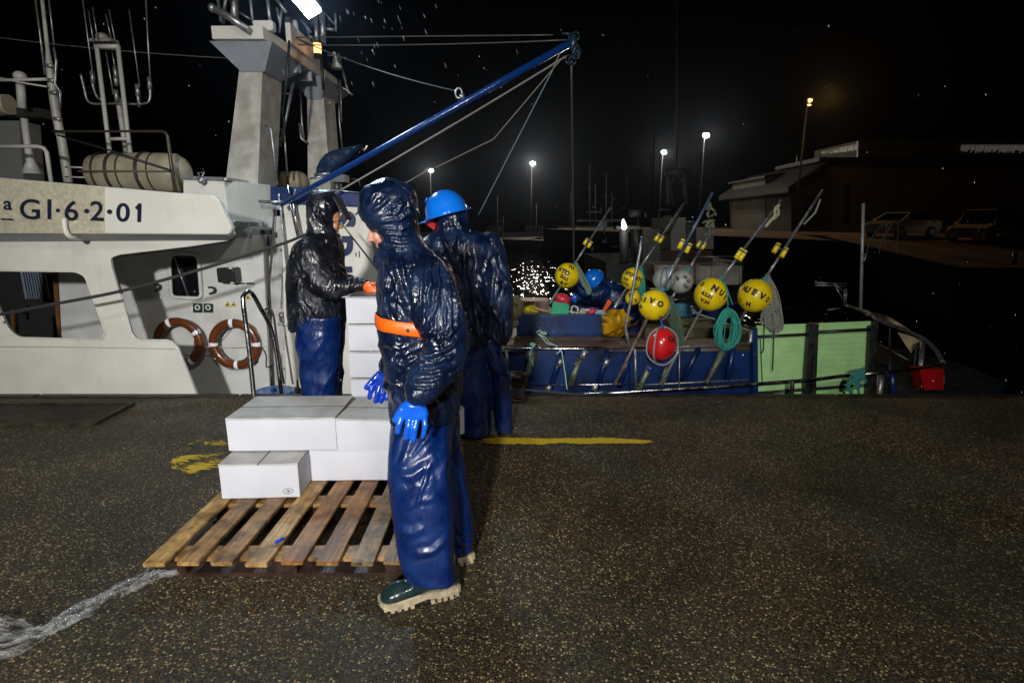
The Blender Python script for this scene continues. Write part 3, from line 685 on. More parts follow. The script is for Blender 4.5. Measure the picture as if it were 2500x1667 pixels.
# lettered bulwark with its blue cap band
BWY = 6.50
bul = [(686, 495), (884, 503), (902, 560), (930, 706), (965, 860), (985, 1010), (700, 1010)]
add('bulwark', plate_mesh([bul], BWY, .06, .008), white_p, WB)
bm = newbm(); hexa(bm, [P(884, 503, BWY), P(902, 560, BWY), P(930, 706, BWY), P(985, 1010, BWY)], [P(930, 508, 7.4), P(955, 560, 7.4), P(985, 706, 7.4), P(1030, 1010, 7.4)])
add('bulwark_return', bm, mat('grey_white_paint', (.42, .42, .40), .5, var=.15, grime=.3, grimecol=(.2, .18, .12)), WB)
add('hydrant_mark', plate_mesh([[(912, 626), (923, 624), (923, 639), (916.5, 645), (911.5, 640)]], 6.40, .02), mat('dark_green', (.015, .03, .015), .4), WB)
band = [(660, 455), (745, 458), (898, 470), (905, 508), (884, 505), (686, 497), (660, 494)]
add('blue_band', plate_mesh([band], BWY - .05, .16, .01), navy_p, WB)
edge_tube([(745, 462), (832, 466), (880, 471)], BWY - .14, .006, galv, 'band_rail', WB)
bm = newbm()
for s, x, y, h, sx2 in (('S', 833, 535, 54, 1.0), ('D', 833, 600, 44, 1.0), ('1', 832, 658, 42, 1.0)):
    bm_add_mesh(bm, wall_text(s, x, y, BWY - .036, h, .022, R(-90), 0, sx2))
add('bow_lettering', bm, mat('navy_letter_paint', (.006, .014, .07), .35), WB)
edge_tube([(868, 616), (869, 627)], BWY - .04, .004, ink, 'small_mark', WB)
edge_tube([(876, 612), (877, 628)], BWY - .04, .004, ink, 'small_mark', WB)
# vent box and its lamp
vb_ = P(447, 434, 6.3); 
bm = newbm(); A0 = [P(448, 437, 6.25), P(547, 440, 6.25), P(560, 545, 6.25), P(448, 520, 6.25)]; hexa(bm, A0, [p + Vector((0.18, .75, 0)) for p in A0]); vbx = add('vent_box', bm, white_p, WB, bevel=.01)
bm = newbm(); a, b2 = P(444, 433, 6.2), P(602, 444, 6.2); bar(bm, a, P(548, 437, 6.2), .05, .03); bar(bm, P(548, 437, 6.2), P(602, 445, 6.9), .05, .03); add('lid_rim', bm, galv, vbx)
bm = newbm(); tube(bm, [P(491, 437, 6.15), P(483, 422, 6.15), P(498, 421, 6.15), P(491, 437, 6.15)], .009, 6); ball(bm, P(491, 441, 6.15), .035, 10, 8); add('clamp', bm, galv, vbx)
bm = newbm(); A0 = [P(556, 452, 6.85), P(617, 452, 6.85), P(626, 540, 6.85), P(560, 540, 6.85)]; hexa(bm, A0, [p + Vector((0, .4, 0)) for p in A0]); add('duct', bm, mat('duct_grey', (.17, .18, .18), .5), WB)
bm = newbm(); tube(bm, [P(633, 492, 6.4), P(690, 494, 6.4)], .018, 8); bar(bm, P(640, 505, 6.42), P(686, 507, 6.42), .07, .05); bar(bm, P(560, 545, 6.35), P(642, 549, 6.35), .05, .05); add('cross_rail', bm, galv, WB)
bm = newbm(); box(bm, P(651, 567, 6.5), (.10, .10, .055)); tube(bm, [P(655, 575, 6.5), P(655, 600, 6.5)], .012); add('deck_lamp', bm, black_r, WB)

# mast arch: two raked legs and the platform across them
def leg(tl, tr, bl_, br_, Y, dy, name='arch_leg'):
    bm = newbm(); a = [P(*tl, Y), P(*tr, Y), P(*br_, Y), P(*bl_, Y)]
    hexa(bm, a, [p + Vector((0.02, dy, 0)) for p in a]); return add(name, bm, mastp, WB, bevel=.02)
leg((588, 140), (642, 138), (548, 470), (626, 540), 6.9, .50)
leg((750, 212), (788, 217), (752, 470), (808, 470), 8.35, .45)
bm = newbm()
A_, B_, Cc, Dd = P(515, 62, 6.6), P(641, 67, 6.6), P(810, 182, 8.6), P(838, 174, 8.9)
E_ = Vector((A_.x - .02, 8.9, A_.z))
top = [A_, B_, Cc, Vector((Cc.x, 8.95, Cc.z)), E_]
th = Vector((0, 0, -.13)); zavg = sum(p.z for p in top) / len(top)
top = [Vector((p.x, p.y, zavg)) for p in top]
hexa(bm, top, [p + th for p in top]); add('arch_platform', bm, white_p, WB)
# funnel-shaped gussets beneath
for (cx, Y0, wx, wy) in ((-3.01, 7.05, .34, .5), (-2.80, 8.5, .24, .45)):
    bm = newbm(); t = zavg - .132
    a = [Vector((cx - wx * 1.05, Y0 - .38, t)), Vector((cx + wx * 1.0, Y0 - .38, t)), Vector((cx + wx * 1.0, Y0 + .75, t)), Vector((cx - wx * 1.05, Y0 + .75, t))]
    b_ = [Vector((cx - wx * .40, Y0 - .17, t - .26)), Vector((cx + wx * .42, Y0 - .17, t - .26)), Vector((cx + wx * .42, Y0 + .30, t - .26)), Vector((cx - wx * .40, Y0 + .30, t - .26))]
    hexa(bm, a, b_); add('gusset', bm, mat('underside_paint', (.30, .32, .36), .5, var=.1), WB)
t = zavg - .135
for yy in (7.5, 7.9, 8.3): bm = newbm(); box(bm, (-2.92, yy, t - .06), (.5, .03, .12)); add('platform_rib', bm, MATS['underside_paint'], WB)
# lower white box girder next to the floodlight
bm = newbm(); A0 = [P(724, 118, 7.6), P(752, 120, 7.6), P(753, 158, 7.8), P(724, 140, 7.6)]
box(bm, (-2.66, 7.65, zavg + .10), (.06, 1.0, .22)); add('kick_plate', bm, white_p, WB)
bm = newbm(); box(bm, Vector((B_.x - .04, 6.75, zavg + .04)), (.22, .10, .10)); add('bracket_block', bm, white_p, WB, bevel=.01)
# slanted loudhailer tube and platform posts
bm = newbm(); tube(bm, [P(518, 20, 6.5), P(560, 42, 6.5), P(608, 74, 6.5)], .036, 12); ball(bm, P(518, 20, 6.5), .045, 12, 8); add('searchlight_tube', bm, galv, WB)
def post(pts, Y, r, name='rail_post', m=galv):
    bm = newbm(); tube(bm, [P(x, y, Y if not isinstance(Y, (list, tuple)) else Y[i]) for i, (x, y) in enumerate(pts)], r, 8); return add(name, bm, m, WB)
post([(532, 0), (540, 55)], 6.7, .018); post([(545, 60), (551, -20)], 6.8, .018); post([(556, -20), (545, 30)], 6.7, .015)
post([(570, -25), (574, 60)], 6.9, .045, 'mast_pole'); post([(609, -20), (618, 60)], 6.8, .017); post([(651, -20), (661, 70)], 6.8, .020)
post([(583, 30), (612, 48)], 6.85, .010); post([(668, -10), (698, 30)], 7.0, .018); post([(676, 20), (684, 60)], 7.1, .016); post([(688, 22), (682, 80)], 7.1, .012)
post([(770, 40), (775, 120)], 8.0, .03); post([(786, 30), (789, 105)], 8.1, .04); post([(818, 34), (820, 78)], 8.2, .014); post([(790, 30), (816, 60)], 8.1, .008)
post([(788, 70), (815, 73)], 8.2, .02); post([(800, 135), (818, 136), (824, 150)], 8.4, .015); post([(735, 50), (760, 80)], 7.6, .012); post([(745, 60), (758, 100), (748, 60)], 7.8, .01)
post([(704, 45), (706, 90)], 7.3, .05, 'pole_base', mat('dark_grey_paint', (.04, .045, .045), .5)); post([(716, 52), (722, 95)], 7.4, .05, 'pole_base', white_p)
bm = newbm(); a = P(822, 168, 8.6); tube(bm, [a, P(820, 140, 8.6)], [.08, .03], 12); tube(bm, [P(820, 140, 8.6), P(815, 128, 8.6)], .02, 8); add('vent_cowl', bm, white_p, WB)
bm = newbm(); tube(bm, [P(826, 130, 8.8), P(850, 225, 8.8), P(860, 232, 8.8)], .018, 8); tube(bm, [P(806, 210, 8.8), P(836, 214, 8.8), P(862, 232, 8.8)], .012, 8); add('side_bracket', bm, galv, WB)
post([(825, 195), (829, 300), (836, 362)], 8.7, .012, 'cable_pipe'); post([(831, 195), (834, 300)], 8.7, .010, 'cable_pipe')
post([(733, 222), (737, 300), (742, 338)], 8.2, .012, 'cable_pipe'); post([(732, 302), (735, 338), (748, 348)], 8.2, .018, 'cable_pipe')
post([(663, 165), (662, 500)], 7.35, .008, 'cable_pipe'); post([(648, 306), (662, 318), (678, 452)], 6.8, .014, 'cable_pipe')
post([(706, 100), (702, 175), (690, 285)], 7.0, .016, 'hose', black_r)
# ladder between the legs
bm = newbm(); tube(bm, [P(694, 180, 7.6), P(670, 312, 7.6)], .022, 8); tube(bm, [P(716, 200, 7.7), P(696, 300, 7.7), P(683, 358, 7.7)], .022, 8); tube(bm, [P(689, 262, 7.7), P(702, 430, 7.7)], .014, 8)
for y0_, x0_, x1_ in ((228, 688, 709), (266, 668, 690), (315, 668, 694), (337, 670, 694)): tube(bm, [P(x0_, y0_, 7.65), P(x1_, y0_ + 2, 7.7)], .012, 6)
add('arch_ladder', bm, galv, WB)
# radome drum behind and black cowl
bm = newbm(); a = P(683, 443, 8.2); tube(bm, [a, a + Vector((.28, 0, 0))], .14, 20); ball(bm, a + Vector((.28, 0, 0)), (.12, .14, .14)); add('drum', bm, mat('drum_cream', (.35, .30, .20), .5), WB)
add('exhaust_cowl', plate_mesh([[(771, 427), (773, 408), (781, 392), (793, 377), (812, 367), (838, 361), (862, 356), (884, 350), (870, 372), (850, 393), (828, 412), (812, 427)]], 7.25, .34, .05), mat('cowl_blue_black', (.010, .022, .05), .22, bump=.3, bscale=20, rvar=.1), WB)
bm = newbm(); tube(bm, [P(768, 427, 7.2), P(806, 424, 7.2)], .02, 8); tube(bm, [P(756, 436, 7.2), P(790, 431, 7.2)], .012, 8); add('cowl_rail', bm, galv, WB)
bm = newbm(); box(bm, P(830, 437, 7.3), (.18, .2, .09)); tube(bm, [P(822, 445, 7.3), P(824, 470, 7.3)], .04); tube(bm, [P(833, 440, 7.3), P(834, 470, 7.3)], .01); tube(bm, [P(858, 436, 7.3), P(876, 440, 7.3), P(880, 456, 7.3)], .008); add('winch_head', bm, mat('winch_grey', (.10, .11, .12), .4, .5), WB)

# lit deck floodlight
FL = P(748, 12, 6.1)
fdir = (Vector((.2, -.55, -.75))).normalized()
fq = fdir.to_track_quat('-Z', 'Y') @ Quaternion((0, 0, 1), R(-38))
bm = newbm(); box(bm, FL - fdir * .07, (.18, .27, .10), fq); fh = add('floodlight', bm, mat('lamp_housing', (.10, .10, .10), .4, .6), WB, bevel=.01)
bm = newbm(); box(bm, FL, (.16, .25, .012), fq); add('lens', bm, mat('flood_lens', (.8, .9, 1), .3, emit=(.86, .96, 1.0), estr=60), fh)
bm = newbm(); tube(bm, [FL - fdir * .1, FL - fdir * .1 + Vector((.02, .1, .35))], .02); add('bracket', bm, galv, fh)
lamp('deck_floodlight_light', 'AREA', FL + fdir * .03, 42, (.62, .84, 1.0), FL + fdir * 4, .5, spread=R(170))
bc = P(775, 118, 7.6)
bm = newbm(); tube(bm, [bc + Vector((0, 0, -.07)), bc + Vector((0, 0, .05))], [.045, .05], 14); bcl = add('beacon', bm, mat('beacon_glow', (1, .5, .2), .4, emit=(1, .42, .13), estr=3), WB)
bm = newbm(); tube(bm, [bc + Vector((0, 0, -.12)), bc + Vector((0, 0, -.07))], .055, 12); tube(bm, [bc + Vector((0, 0, .05)), bc + Vector((0, 0, .07))], .055, 12); tube(bm, [bc + Vector((.04, 0, -.5)), bc + Vector((.04, 0, -.1))], .02, 8); add('beacon_cap', bm, black_r, bcl)

# blue cargo boom with its tackle
cr = mat('boom_blue', (.004, .033, .17), .18, bump=.2, bscale=80, coat=.5)
BT, BB = P(1392, 106, 6.0), P(686, 500, 6.22)
bm = newbm(); tube(bm, [BB, BB.lerp(BT, .25), BB.lerp(BT, .6), BT], [.026, .030, .037, .036], 14); boom = add('boom', bm, cr, WB)
bm = newbm()
for i in range(7):
    c = BT + Vector((random.uniform(-.03, .09), random.uniform(-.04, .04), random.uniform(-.17, .07))); tube(bm, [c + Vector((math.cos(t) * .035, .01 * math.sin(2 * t), math.sin(t) * .04)) for t in [k * math.pi / 6 for k in range(12)]], .009, 6, closed=True)
ball(bm, BT + Vector((.03, 0, .0)), (.045, .04, .07), 10, 8); tube(bm, [P(1372, 82, 6), P(1400, 84, 6)], .012); add('tackle_block', bm, mat('tackle_dark', (.03, .06, .09), .3, .6), boom)
bm = newbm(); c = P(1120, 228, 6.2); tube(bm, [c + Vector((math.cos(t) * .035, 0, math.sin(t) * .05)) for t in [k * math.pi / 6 for k in range(12)]], .012, 6, closed=True); ball(bm, P(1128, 236, 6.2), .03, 8, 6); add('shackle', bm, galv, boom)
bm = newbm(); tube(bm, spline([P(712, 485, 6.5), P(716, 466, 6.45), P(722, 462, 6.45), P(716, 480, 6.4)], 4), .010, 6); tube(bm, [P(680, 473, 6.4), P(684, 502, 6.4)], .014, 8); tube(bm, [P(684, 502, 6.4), P(690, 560, 6.4), P(716, 780, 6.4)], .013, 8); add('boom_foot', bm, galv, boom)
wire = mat('wire_rope', (.10, .10, .10), .5, .5); lrope = mat('light_rope', (.20, .19, .17), .8, bump=.5, bscale=200)
def line(pts, r, m, name='rigging_wire', sag=0.0, parent=WB):
    q_ = [P(*p) for p in pts]
    if len(q_) == 2: q_ = rope_pts(q_[0], q_[1], sag)
    bm = newbm(); tube(bm, q_, r, 6); return add(name, bm, m, parent)
line([(722, 92, 7.0), (1350, 86, 6.0)], .007, wire); line([(728, 110, 7.0), (1385, 98, 6.0)], .007, wire, sag=.02)
line([(722, 94, 7.0), (1112, 222, 6.2)], .007, wire, sag=.05); line([(732, 98, 7.0), (760, 112, 7.0)], .014, wire)
line([(808, 478, 6.3), (1382, 138, 6.0)], .0105, lrope, 'boom_rope', sag=.015)
line([(1366, 150, 6.0), (1205, 340, 6.1)], .006, lrope, 'boom_rope'); line([(1205, 340, 6.1), (1062, 410, 6.2)], .006, lrope, 'boom_rope'); line([(1050, 412, 6.2), (935, 480, 6.3)], .006, lrope, 'boom_rope')
line([(1375, 110, 6.0), (1350, 170, 6.0)], .007, lrope, 'boom_rope'); line([(1350, 170, 6.0), (1168, 525, 6.8)], .006, mat('blue_grey_rope', (.16, .22, .28), .7), 'boom_rope')
line([(1395, 150, 6.0), (1401, 650, 7.6)], .010, mat('grey_stay', (.10, .10, .10), .5, .4), 'stay')
line([(830, 541, 5.6), (931, 670, 5.6)], .0085, mat('grey_green_rope', (.16, .17, .13), .8), 'halyard'); 
line([(868, 524, 5.5), (884, 511, 6.3)], .009, black_r, 'halyard')
line([(670, 508, 6.3), (655, 745, 6.2)], .010, black_r, 'halyard'); line([(676, 508, 6.3), (655, 740, 6.2)], .005, wire, 'halyard')
bm = newbm(); 
for i in range(6):
    c = P(655 + random.uniform(-4, 4), 762 + random.uniform(-12, 12), 6.15); tube(bm, [c + Vector((math.cos(t) * .028, .02 * math.sin(2 * t), math.sin(t) * .034)) for t in [k * math.pi / 5 for k in range(10)]], .010, 6, closed=True)
add('rope_knot', bm, black_r, WB)
bm = newbm(); tube(bm, spline([P(658, 750, 6.1), P(668, 770, 6.1), P(676, 830, 6.1), P(693, 936, 6.1)], 4), .012, 8); tube(bm, spline([P(640, 848, 6.1), P(650, 868, 6.1), P(651, 896, 6.1), P(670, 889, 6.1)], 4), .008, 8); tube(bm, [P(662, 894, 6.1), P(664, 950, 6.1)], .012, 8); add('black_hose', bm, black_r, WB)
bm = newbm(); tube(bm, [P(702, 452, 6.3), P(709, 500, 6.3), P(727, 580, 6.3)], .012, 8); tube(bm, [P(715, 498, 6.32), P(731, 578, 6.32)], .010, 8); add('stay_pipe', bm, steel, WB)
bm = newbm()
for k in range(14):
    a_ = random.random() * 6.28; tube(bm, [P(735 + random.uniform(-9, 9), 945 + random.uniform(-22, 16), 6.0) for _ in range(3)], .02, 6)
add('canvas_bundle', sculpt(bm, .012, 3), mat('dirty_canvas', (.50, .48, .38), .7, var=.3), WB)

# aerials, rails and pipes on the bridge roof (left)
post([(167, 446), (163, 420), (150, 340), (139, 290), (131, 240), (121, 165), (116, 120), (101, -20)], 6.6, [.046, .045, .044, .042, .042, .036, .020, .018], 'signal_mast', mastp)
bm = newbm(); 
for yy, dx in ((196, 0), (226, 2), (160, -1), (290, 3), (322, 5)): tube(bm, [P(121 + dx + (yy - 160) * .12 - 8, yy, 6.55), P(121 + dx + (yy - 160) * .12 + 9, yy + 1, 6.55)], .02, 8)
tube(bm, [P(131, 115, 6.5), P(137, 150, 6.5), P(134, 205, 6.5), P(147, 225, 6.5), P(146, 270, 6.5)], .012, 8); add('mast_clamp', bm, galv, WB)
post([(84, -20), (110, 184)], 6.6, .010, 'whip_aerial'); post([(117, -20), (132, 112)], 6.5, .008, 'whip_aerial')
post([(199, -20), (214, 90), (226, 180)], 6.8, .007, 'whip_aerial'); post([(355, -20), (361, 100), (367, 196)], 6.8, .008, 'whip_aerial'); post([(315, 24), (341, 212)], 6.9, .006, 'whip_aerial')
for a, b_ in (((216, 28), (230, 112)), ((226, 18), (239, 100)), ((258, 34), (272, 100)), ((266, 24), (283, 112))): post([a, b_], 6.9, .006, 'whip_aerial')
post([(258, 125), (277, 232)], 6.95, .008, 'whip_aerial'); post([(272, 120), (282, 172)], 6.95, .006, 'whip_aerial')
wp_ = mat('frame_paint', (.45, .44, .41), .45, grime=.3, grimecol=(.2, .16, .1))
bm = newbm(); tube(bm, [P(236, 113, 6.8), P(262, 325, 6.8), P(267, 365, 6.8), P(285, 458, 6.5)], .024, 8); tube(bm, [P(288, 113, 6.8), P(312, 325, 6.8), P(317, 365, 6.8), P(330, 460, 6.5)], .024, 8)
tube(bm, [P(232, 114, 6.8), P(291, 114, 6.8)], .026, 8); tube(bm, [P(264, 340, 6.8), P(314, 339, 6.8)], .020, 8); add('ladder_frame', bm, wp_, WB)
bm = newbm(); ball(bm, P(250, 92, 7.0), (.07, .07, .05)); box(bm, P(252, 101, 7.0), (.30, .1, .03)); add('satellite_dome', bm, mat('dome', (.25, .23, .19), .4), WB)
bm = newbm(); tube(bm, spline([P(197, 181, 6.9), P(205, 215, 6.9), P(213, 244, 6.9), P(230, 254, 6.9), P(290, 253, 6.9), P(350, 254, 6.9), P(366, 240, 6.9), P(364, 192, 6.9)], 5), .013, 8); tube(bm, spline([P(223, 178, 6.9), P(227, 210, 6.9), P(238, 238, 6.9), P(258, 250, 6.9)], 5), .014, 8); tube(bm, [P(334, 210, 6.9), P(340, 262, 6.9)], .016, 8); add('aerial_bracket', bm, galv, WB)
for x0_, y0_ in ((226, 190), (282, 178), (283, 195), (284, 235), (365, 204), (336, 222)):
    bm = newbm(); c = P(x0_, y0_, 6.9); tube(bm, [c + Vector((-.004, 0, -.07)), c + Vector((.004, 0, .07))], .024, 10); add('insulator', bm, galv, WB)
post([(288, 240), (300, 320), (309, 375)], 6.95, [.03, .028, .03], 'aerial_pole', mastp)
post([(128, 321), (300, 321), (395, 321), (404, 324), (409, 335), (418, 400), (429, 470)], 6.15, [.012, .012, .014, .016, .018, .020, .020], 'roof_rail', mat('dark_rail', (.06, .045, .03), .4, .3))
post([(140, 330), (260, 365), (415, 415)], 6.1, .010, 'roof_wire', black_r)
post([(-30, 358), (92, 358), (107, 362), (114, 372), (125, 445)], 6.0, .020, 'roof_rail', wp_)
post([(-30, 197), (114, 194)], 6.5, .016, 'roof_rail', wp_); post([(-30, 184), (50, 202), (114, 212)], 6.5, .010, 'roof_rail', wp_)
post([(160, 408), (222, 410)], 6.4, .010, 'roof_rail', wp_); post([(160, 432), (220, 434)], 6.4, .008, 'roof_rail', wp_)
post([(49, 192), (54, 265)], 6.6, .042, 'vent_pipe', wp_); post([(59, 290), (68, 360), (75, 395), (80, 425)], 6.5, [.035, .034, .045, .10], 'vent_pipe', wp_)
bm = newbm(); ball(bm, P(49, 187, 6.6), (.065, .065, .055)); add('vent_cap', bm, wp_, WB)
bm = newbm(); A0 = [P(-30, 295, 6.8), P(46, 295, 6.8), P(58, 440, 6.8), P(-30, 440, 6.8)]; hexa(bm, A0, [p + Vector((0, .3, 0)) for p in A0]); add('roof_locker', bm, mat('locker_grey', (.13, .13, .12), .5), WB, bevel=.01)
bm = newbm(); a = P(4, 256, 6.7); tube(bm, [a, a + Vector((.09, 0, 0))], .11, 16); ball(bm, a + Vector((-.05, 0, 0)), (.13, .12, .12)); add('searchlight', bm, mat('searchlight_cream', (.30, .27, .19), .45), WB)
bm = newbm(); box(bm, P(40, 280, 6.9), (.75, .25, .10)); add('dark_shelf', bm, mat('shelf_dark', (.012, .013, .012), .5), WB)
line([(-20, 90, 7.2), (590, 144, 7.2)], .006, mat('dull_wire', (.10, .10, .10), .6), sag=.03)

# ---------------------------------------------- loose things on and around the white boat
LR = P(215, 428, 6.45)
rt = root('life_raft_canister', P(340, 460, 6.45), 'cream barrel-shaped life raft canister strapped on the white boat roof', 'life raft')
bm = newbm(); c0 = P(340, 423, 6.45); k = mpp(6.45, 2.2); prof = [(-122, 6), (-116, 30), (-106, 42), (-60, 46), (0, 48), (60, 47), (95, 46), (112, 34), (124, 12)]
loft(bm, [[c0 + Vector((u * k, math.cos(t) * r_ * k, math.sin(t) * r_ * k)) for t in [i * math.pi / 14 for i in range(28)]] for u, r_ in prof]); add('shell', bm, mat('raft_cream', (.31, .27, .19), .42, var=.15, vscale=5, grime=.4, grimecol=(.16, .11, .06)), rt)
for u, wd in ((-84, 3), (-50, 7), (-25, 3), (22, 8), (48, 3)):
    bm = newbm(); c = c0 + Vector((u * k, 0, 0)); rr = 48.5 * k
    pts = [c + Vector((0, math.cos(t) * rr, math.sin(t) * rr)) for t in [i * math.pi / 16 for i in range(32)]]
    for s in range(-1, 2): tube(bm, [p + Vector((s * wd * k * .33, 0, 0)) for p in pts], max(.004, wd * k * .22), 6, closed=True)
    add('strap', bm, mat('strap_brown', (.03, .018, .012), .6), rt)
bm = newbm(); tube(bm, [c0 + Vector((u * k, -48.5 * k, 0)) for u in (-112, 0, 105)], .012, 6); add('joint_band', bm, mat('raft_band', (.10, .08, .05), .6), rt)

def ring_buoy(cx, cy, Y, rpx, label, bands, loop=True):
    k = mpp(Y, .7); c = P(cx, cy, Y); Ro = rpx * k; r_ = Ro * .17; Rm = Ro - r_
    rt = root('lifebuoy', c + Vector((0, 0, -Ro)), label, 'lifebuoy', 'brown lifebuoys on the cabin wall')
    bm = newbm(); N = 48; rings = []
    vs = [[bm.verts.new(c + Vector(((Rm + r_ * math.cos(a)) * math.cos(t), r_ * .72 * math.sin(a), (Rm + r_ * math.cos(a)) * math.sin(t)))) for a in [j * math.pi / 8 for j in range(16)]] for t in [i * 2 * math.pi / N for i in range(N)]]
    for i in range(N):
        for j in range(16): f = bm.faces.new((vs[i][j], vs[i][(j + 1) % 16], vs[(i + 1) % N][(j + 1) % 16], vs[(i + 1) % N][j])); f.smooth = True
    add('ring', bm, mat('lifebuoy_brown', (.13, .034, .009), .3, var=.2, vscale=6, coat=.3), rt)
    for ang in bands:
        bm = newbm(); vs = [[bm.verts.new(c + Vector(((Rm + r_ * 1.035 * math.cos(a)) * math.cos(t), r_ * .76 * math.sin(a), (Rm + r_ * 1.035 * math.cos(a)) * math.sin(t)))) for a in [j * math.pi / 8 for j in range(16)]] for t in [R(ang) + d for d in (-.085, 0, .085)]]
        for i in range(2):
            for j in range(16): f = bm.faces.new((vs[i][j], vs[i][(j + 1) % 16], vs[i + 1][(j + 1) % 16], vs[i + 1][j])); f.smooth = True
        add('reflective_band', bm, mat('band_white', (.85, .84, .9), .35), rt)
    bm = newbm(); pts = []
    for i in range(4):
        a0 = R(bands[0] + i * 90 + 8); 
        for j in range(7):
            a = a0 + R(74) * j / 6; rr = Ro * (1.0 if i % 2 else .72) - .03 * math.sin(math.pi * j / 6); pts.append(c + Vector((math.cos(a) * rr, -.03, math.sin(a) * rr - .025 * math.sin(math.pi * j / 6))))
    tube(bm, spline(pts, 3), .005, 6, closed=True); add('grab_line', bm, mat('dark_line', (.04, .04, .035), .8), rt)
    return rt
ring_buoy(436, 836, 6.46, 63, 'brown lifebuoy cut off by the boat side plating, with white bands', (108, 28, -60, -150))
ring_buoy(573, 840, 6.46, 64, 'brown lifebuoy hanging whole on the cabin wall behind the steel hoop rail', (92, 0, -90, 180))

rope_dark = mat('mooring_rope_dark', (.035, .033, .035), .7, bump=.8, bscale=120, stretch=(1, 1, 3))
bm = newbm(); pts = spline([P(-60, 778, 5.0), P(0, 768, 5.0), P(126, 744, 5.0), P(296, 711, 5.02), P(481, 661, 5.1), P(600, 624, 5.25), P(700, 592, 5.5), P(745, 573, 5.7)], 8); tube(bm, pts, .0125, 8)
tube(bm, [p + Vector((0, -.004, .006)) for p in pts], .0105, 8)
add('mooring_rope', bm, rope_dark, label='taut dark mooring rope slanting across the white boat side', cat='rope')

rt = root('boarding_rail', P(640, 985, 4.95), 'polished steel hoop rail standing at the quay edge beside the white boat', 'handrail')
bm = newbm(); tube(bm, spline([P(626, 1006, 4.86), P(621, 975, 4.87), P(608, 850, 4.88), P(594, 742, 4.9), P(596, 720, 4.93), P(606, 712, 4.98), P(617, 718, 5.05), P(634, 748, 5.15), P(661, 800, 5.3), P(676, 870, 5.35), P(690, 985, 5.36)], 6), .021, 12); add('rail', bm, steel, rt)
bm = newbm(); c = G(628, 998, .012); tube(bm, [c + Vector((0, 0, -.012)), c], .045, 14); add('foot_plate', bm, galv, rt)

rt = root('blue_tub', P(670, 975, 5.55), 'round blue plastic tub lid behind the steel hoop rail', 'tub')
bm = newbm(); c = P(668, 953, 5.55); tube(bm, [c + Vector((0, 0, -.52)), c + Vector((0, 0, -.03)), c + Vector((0, 0, -.012)), c], [.19, .20, .205, .195], 32); add('tub_body', bm, mat('tub_blue', (.012, .10, .32), .25, coat=.4), rt)
bm = newbm(); ball(bm, c + Vector((0, 0, .005)), (.03, .03, .03), 10, 8); add('lid_knob', bm, mat('tub_knob', (.01, .03, .12), .4), rt)
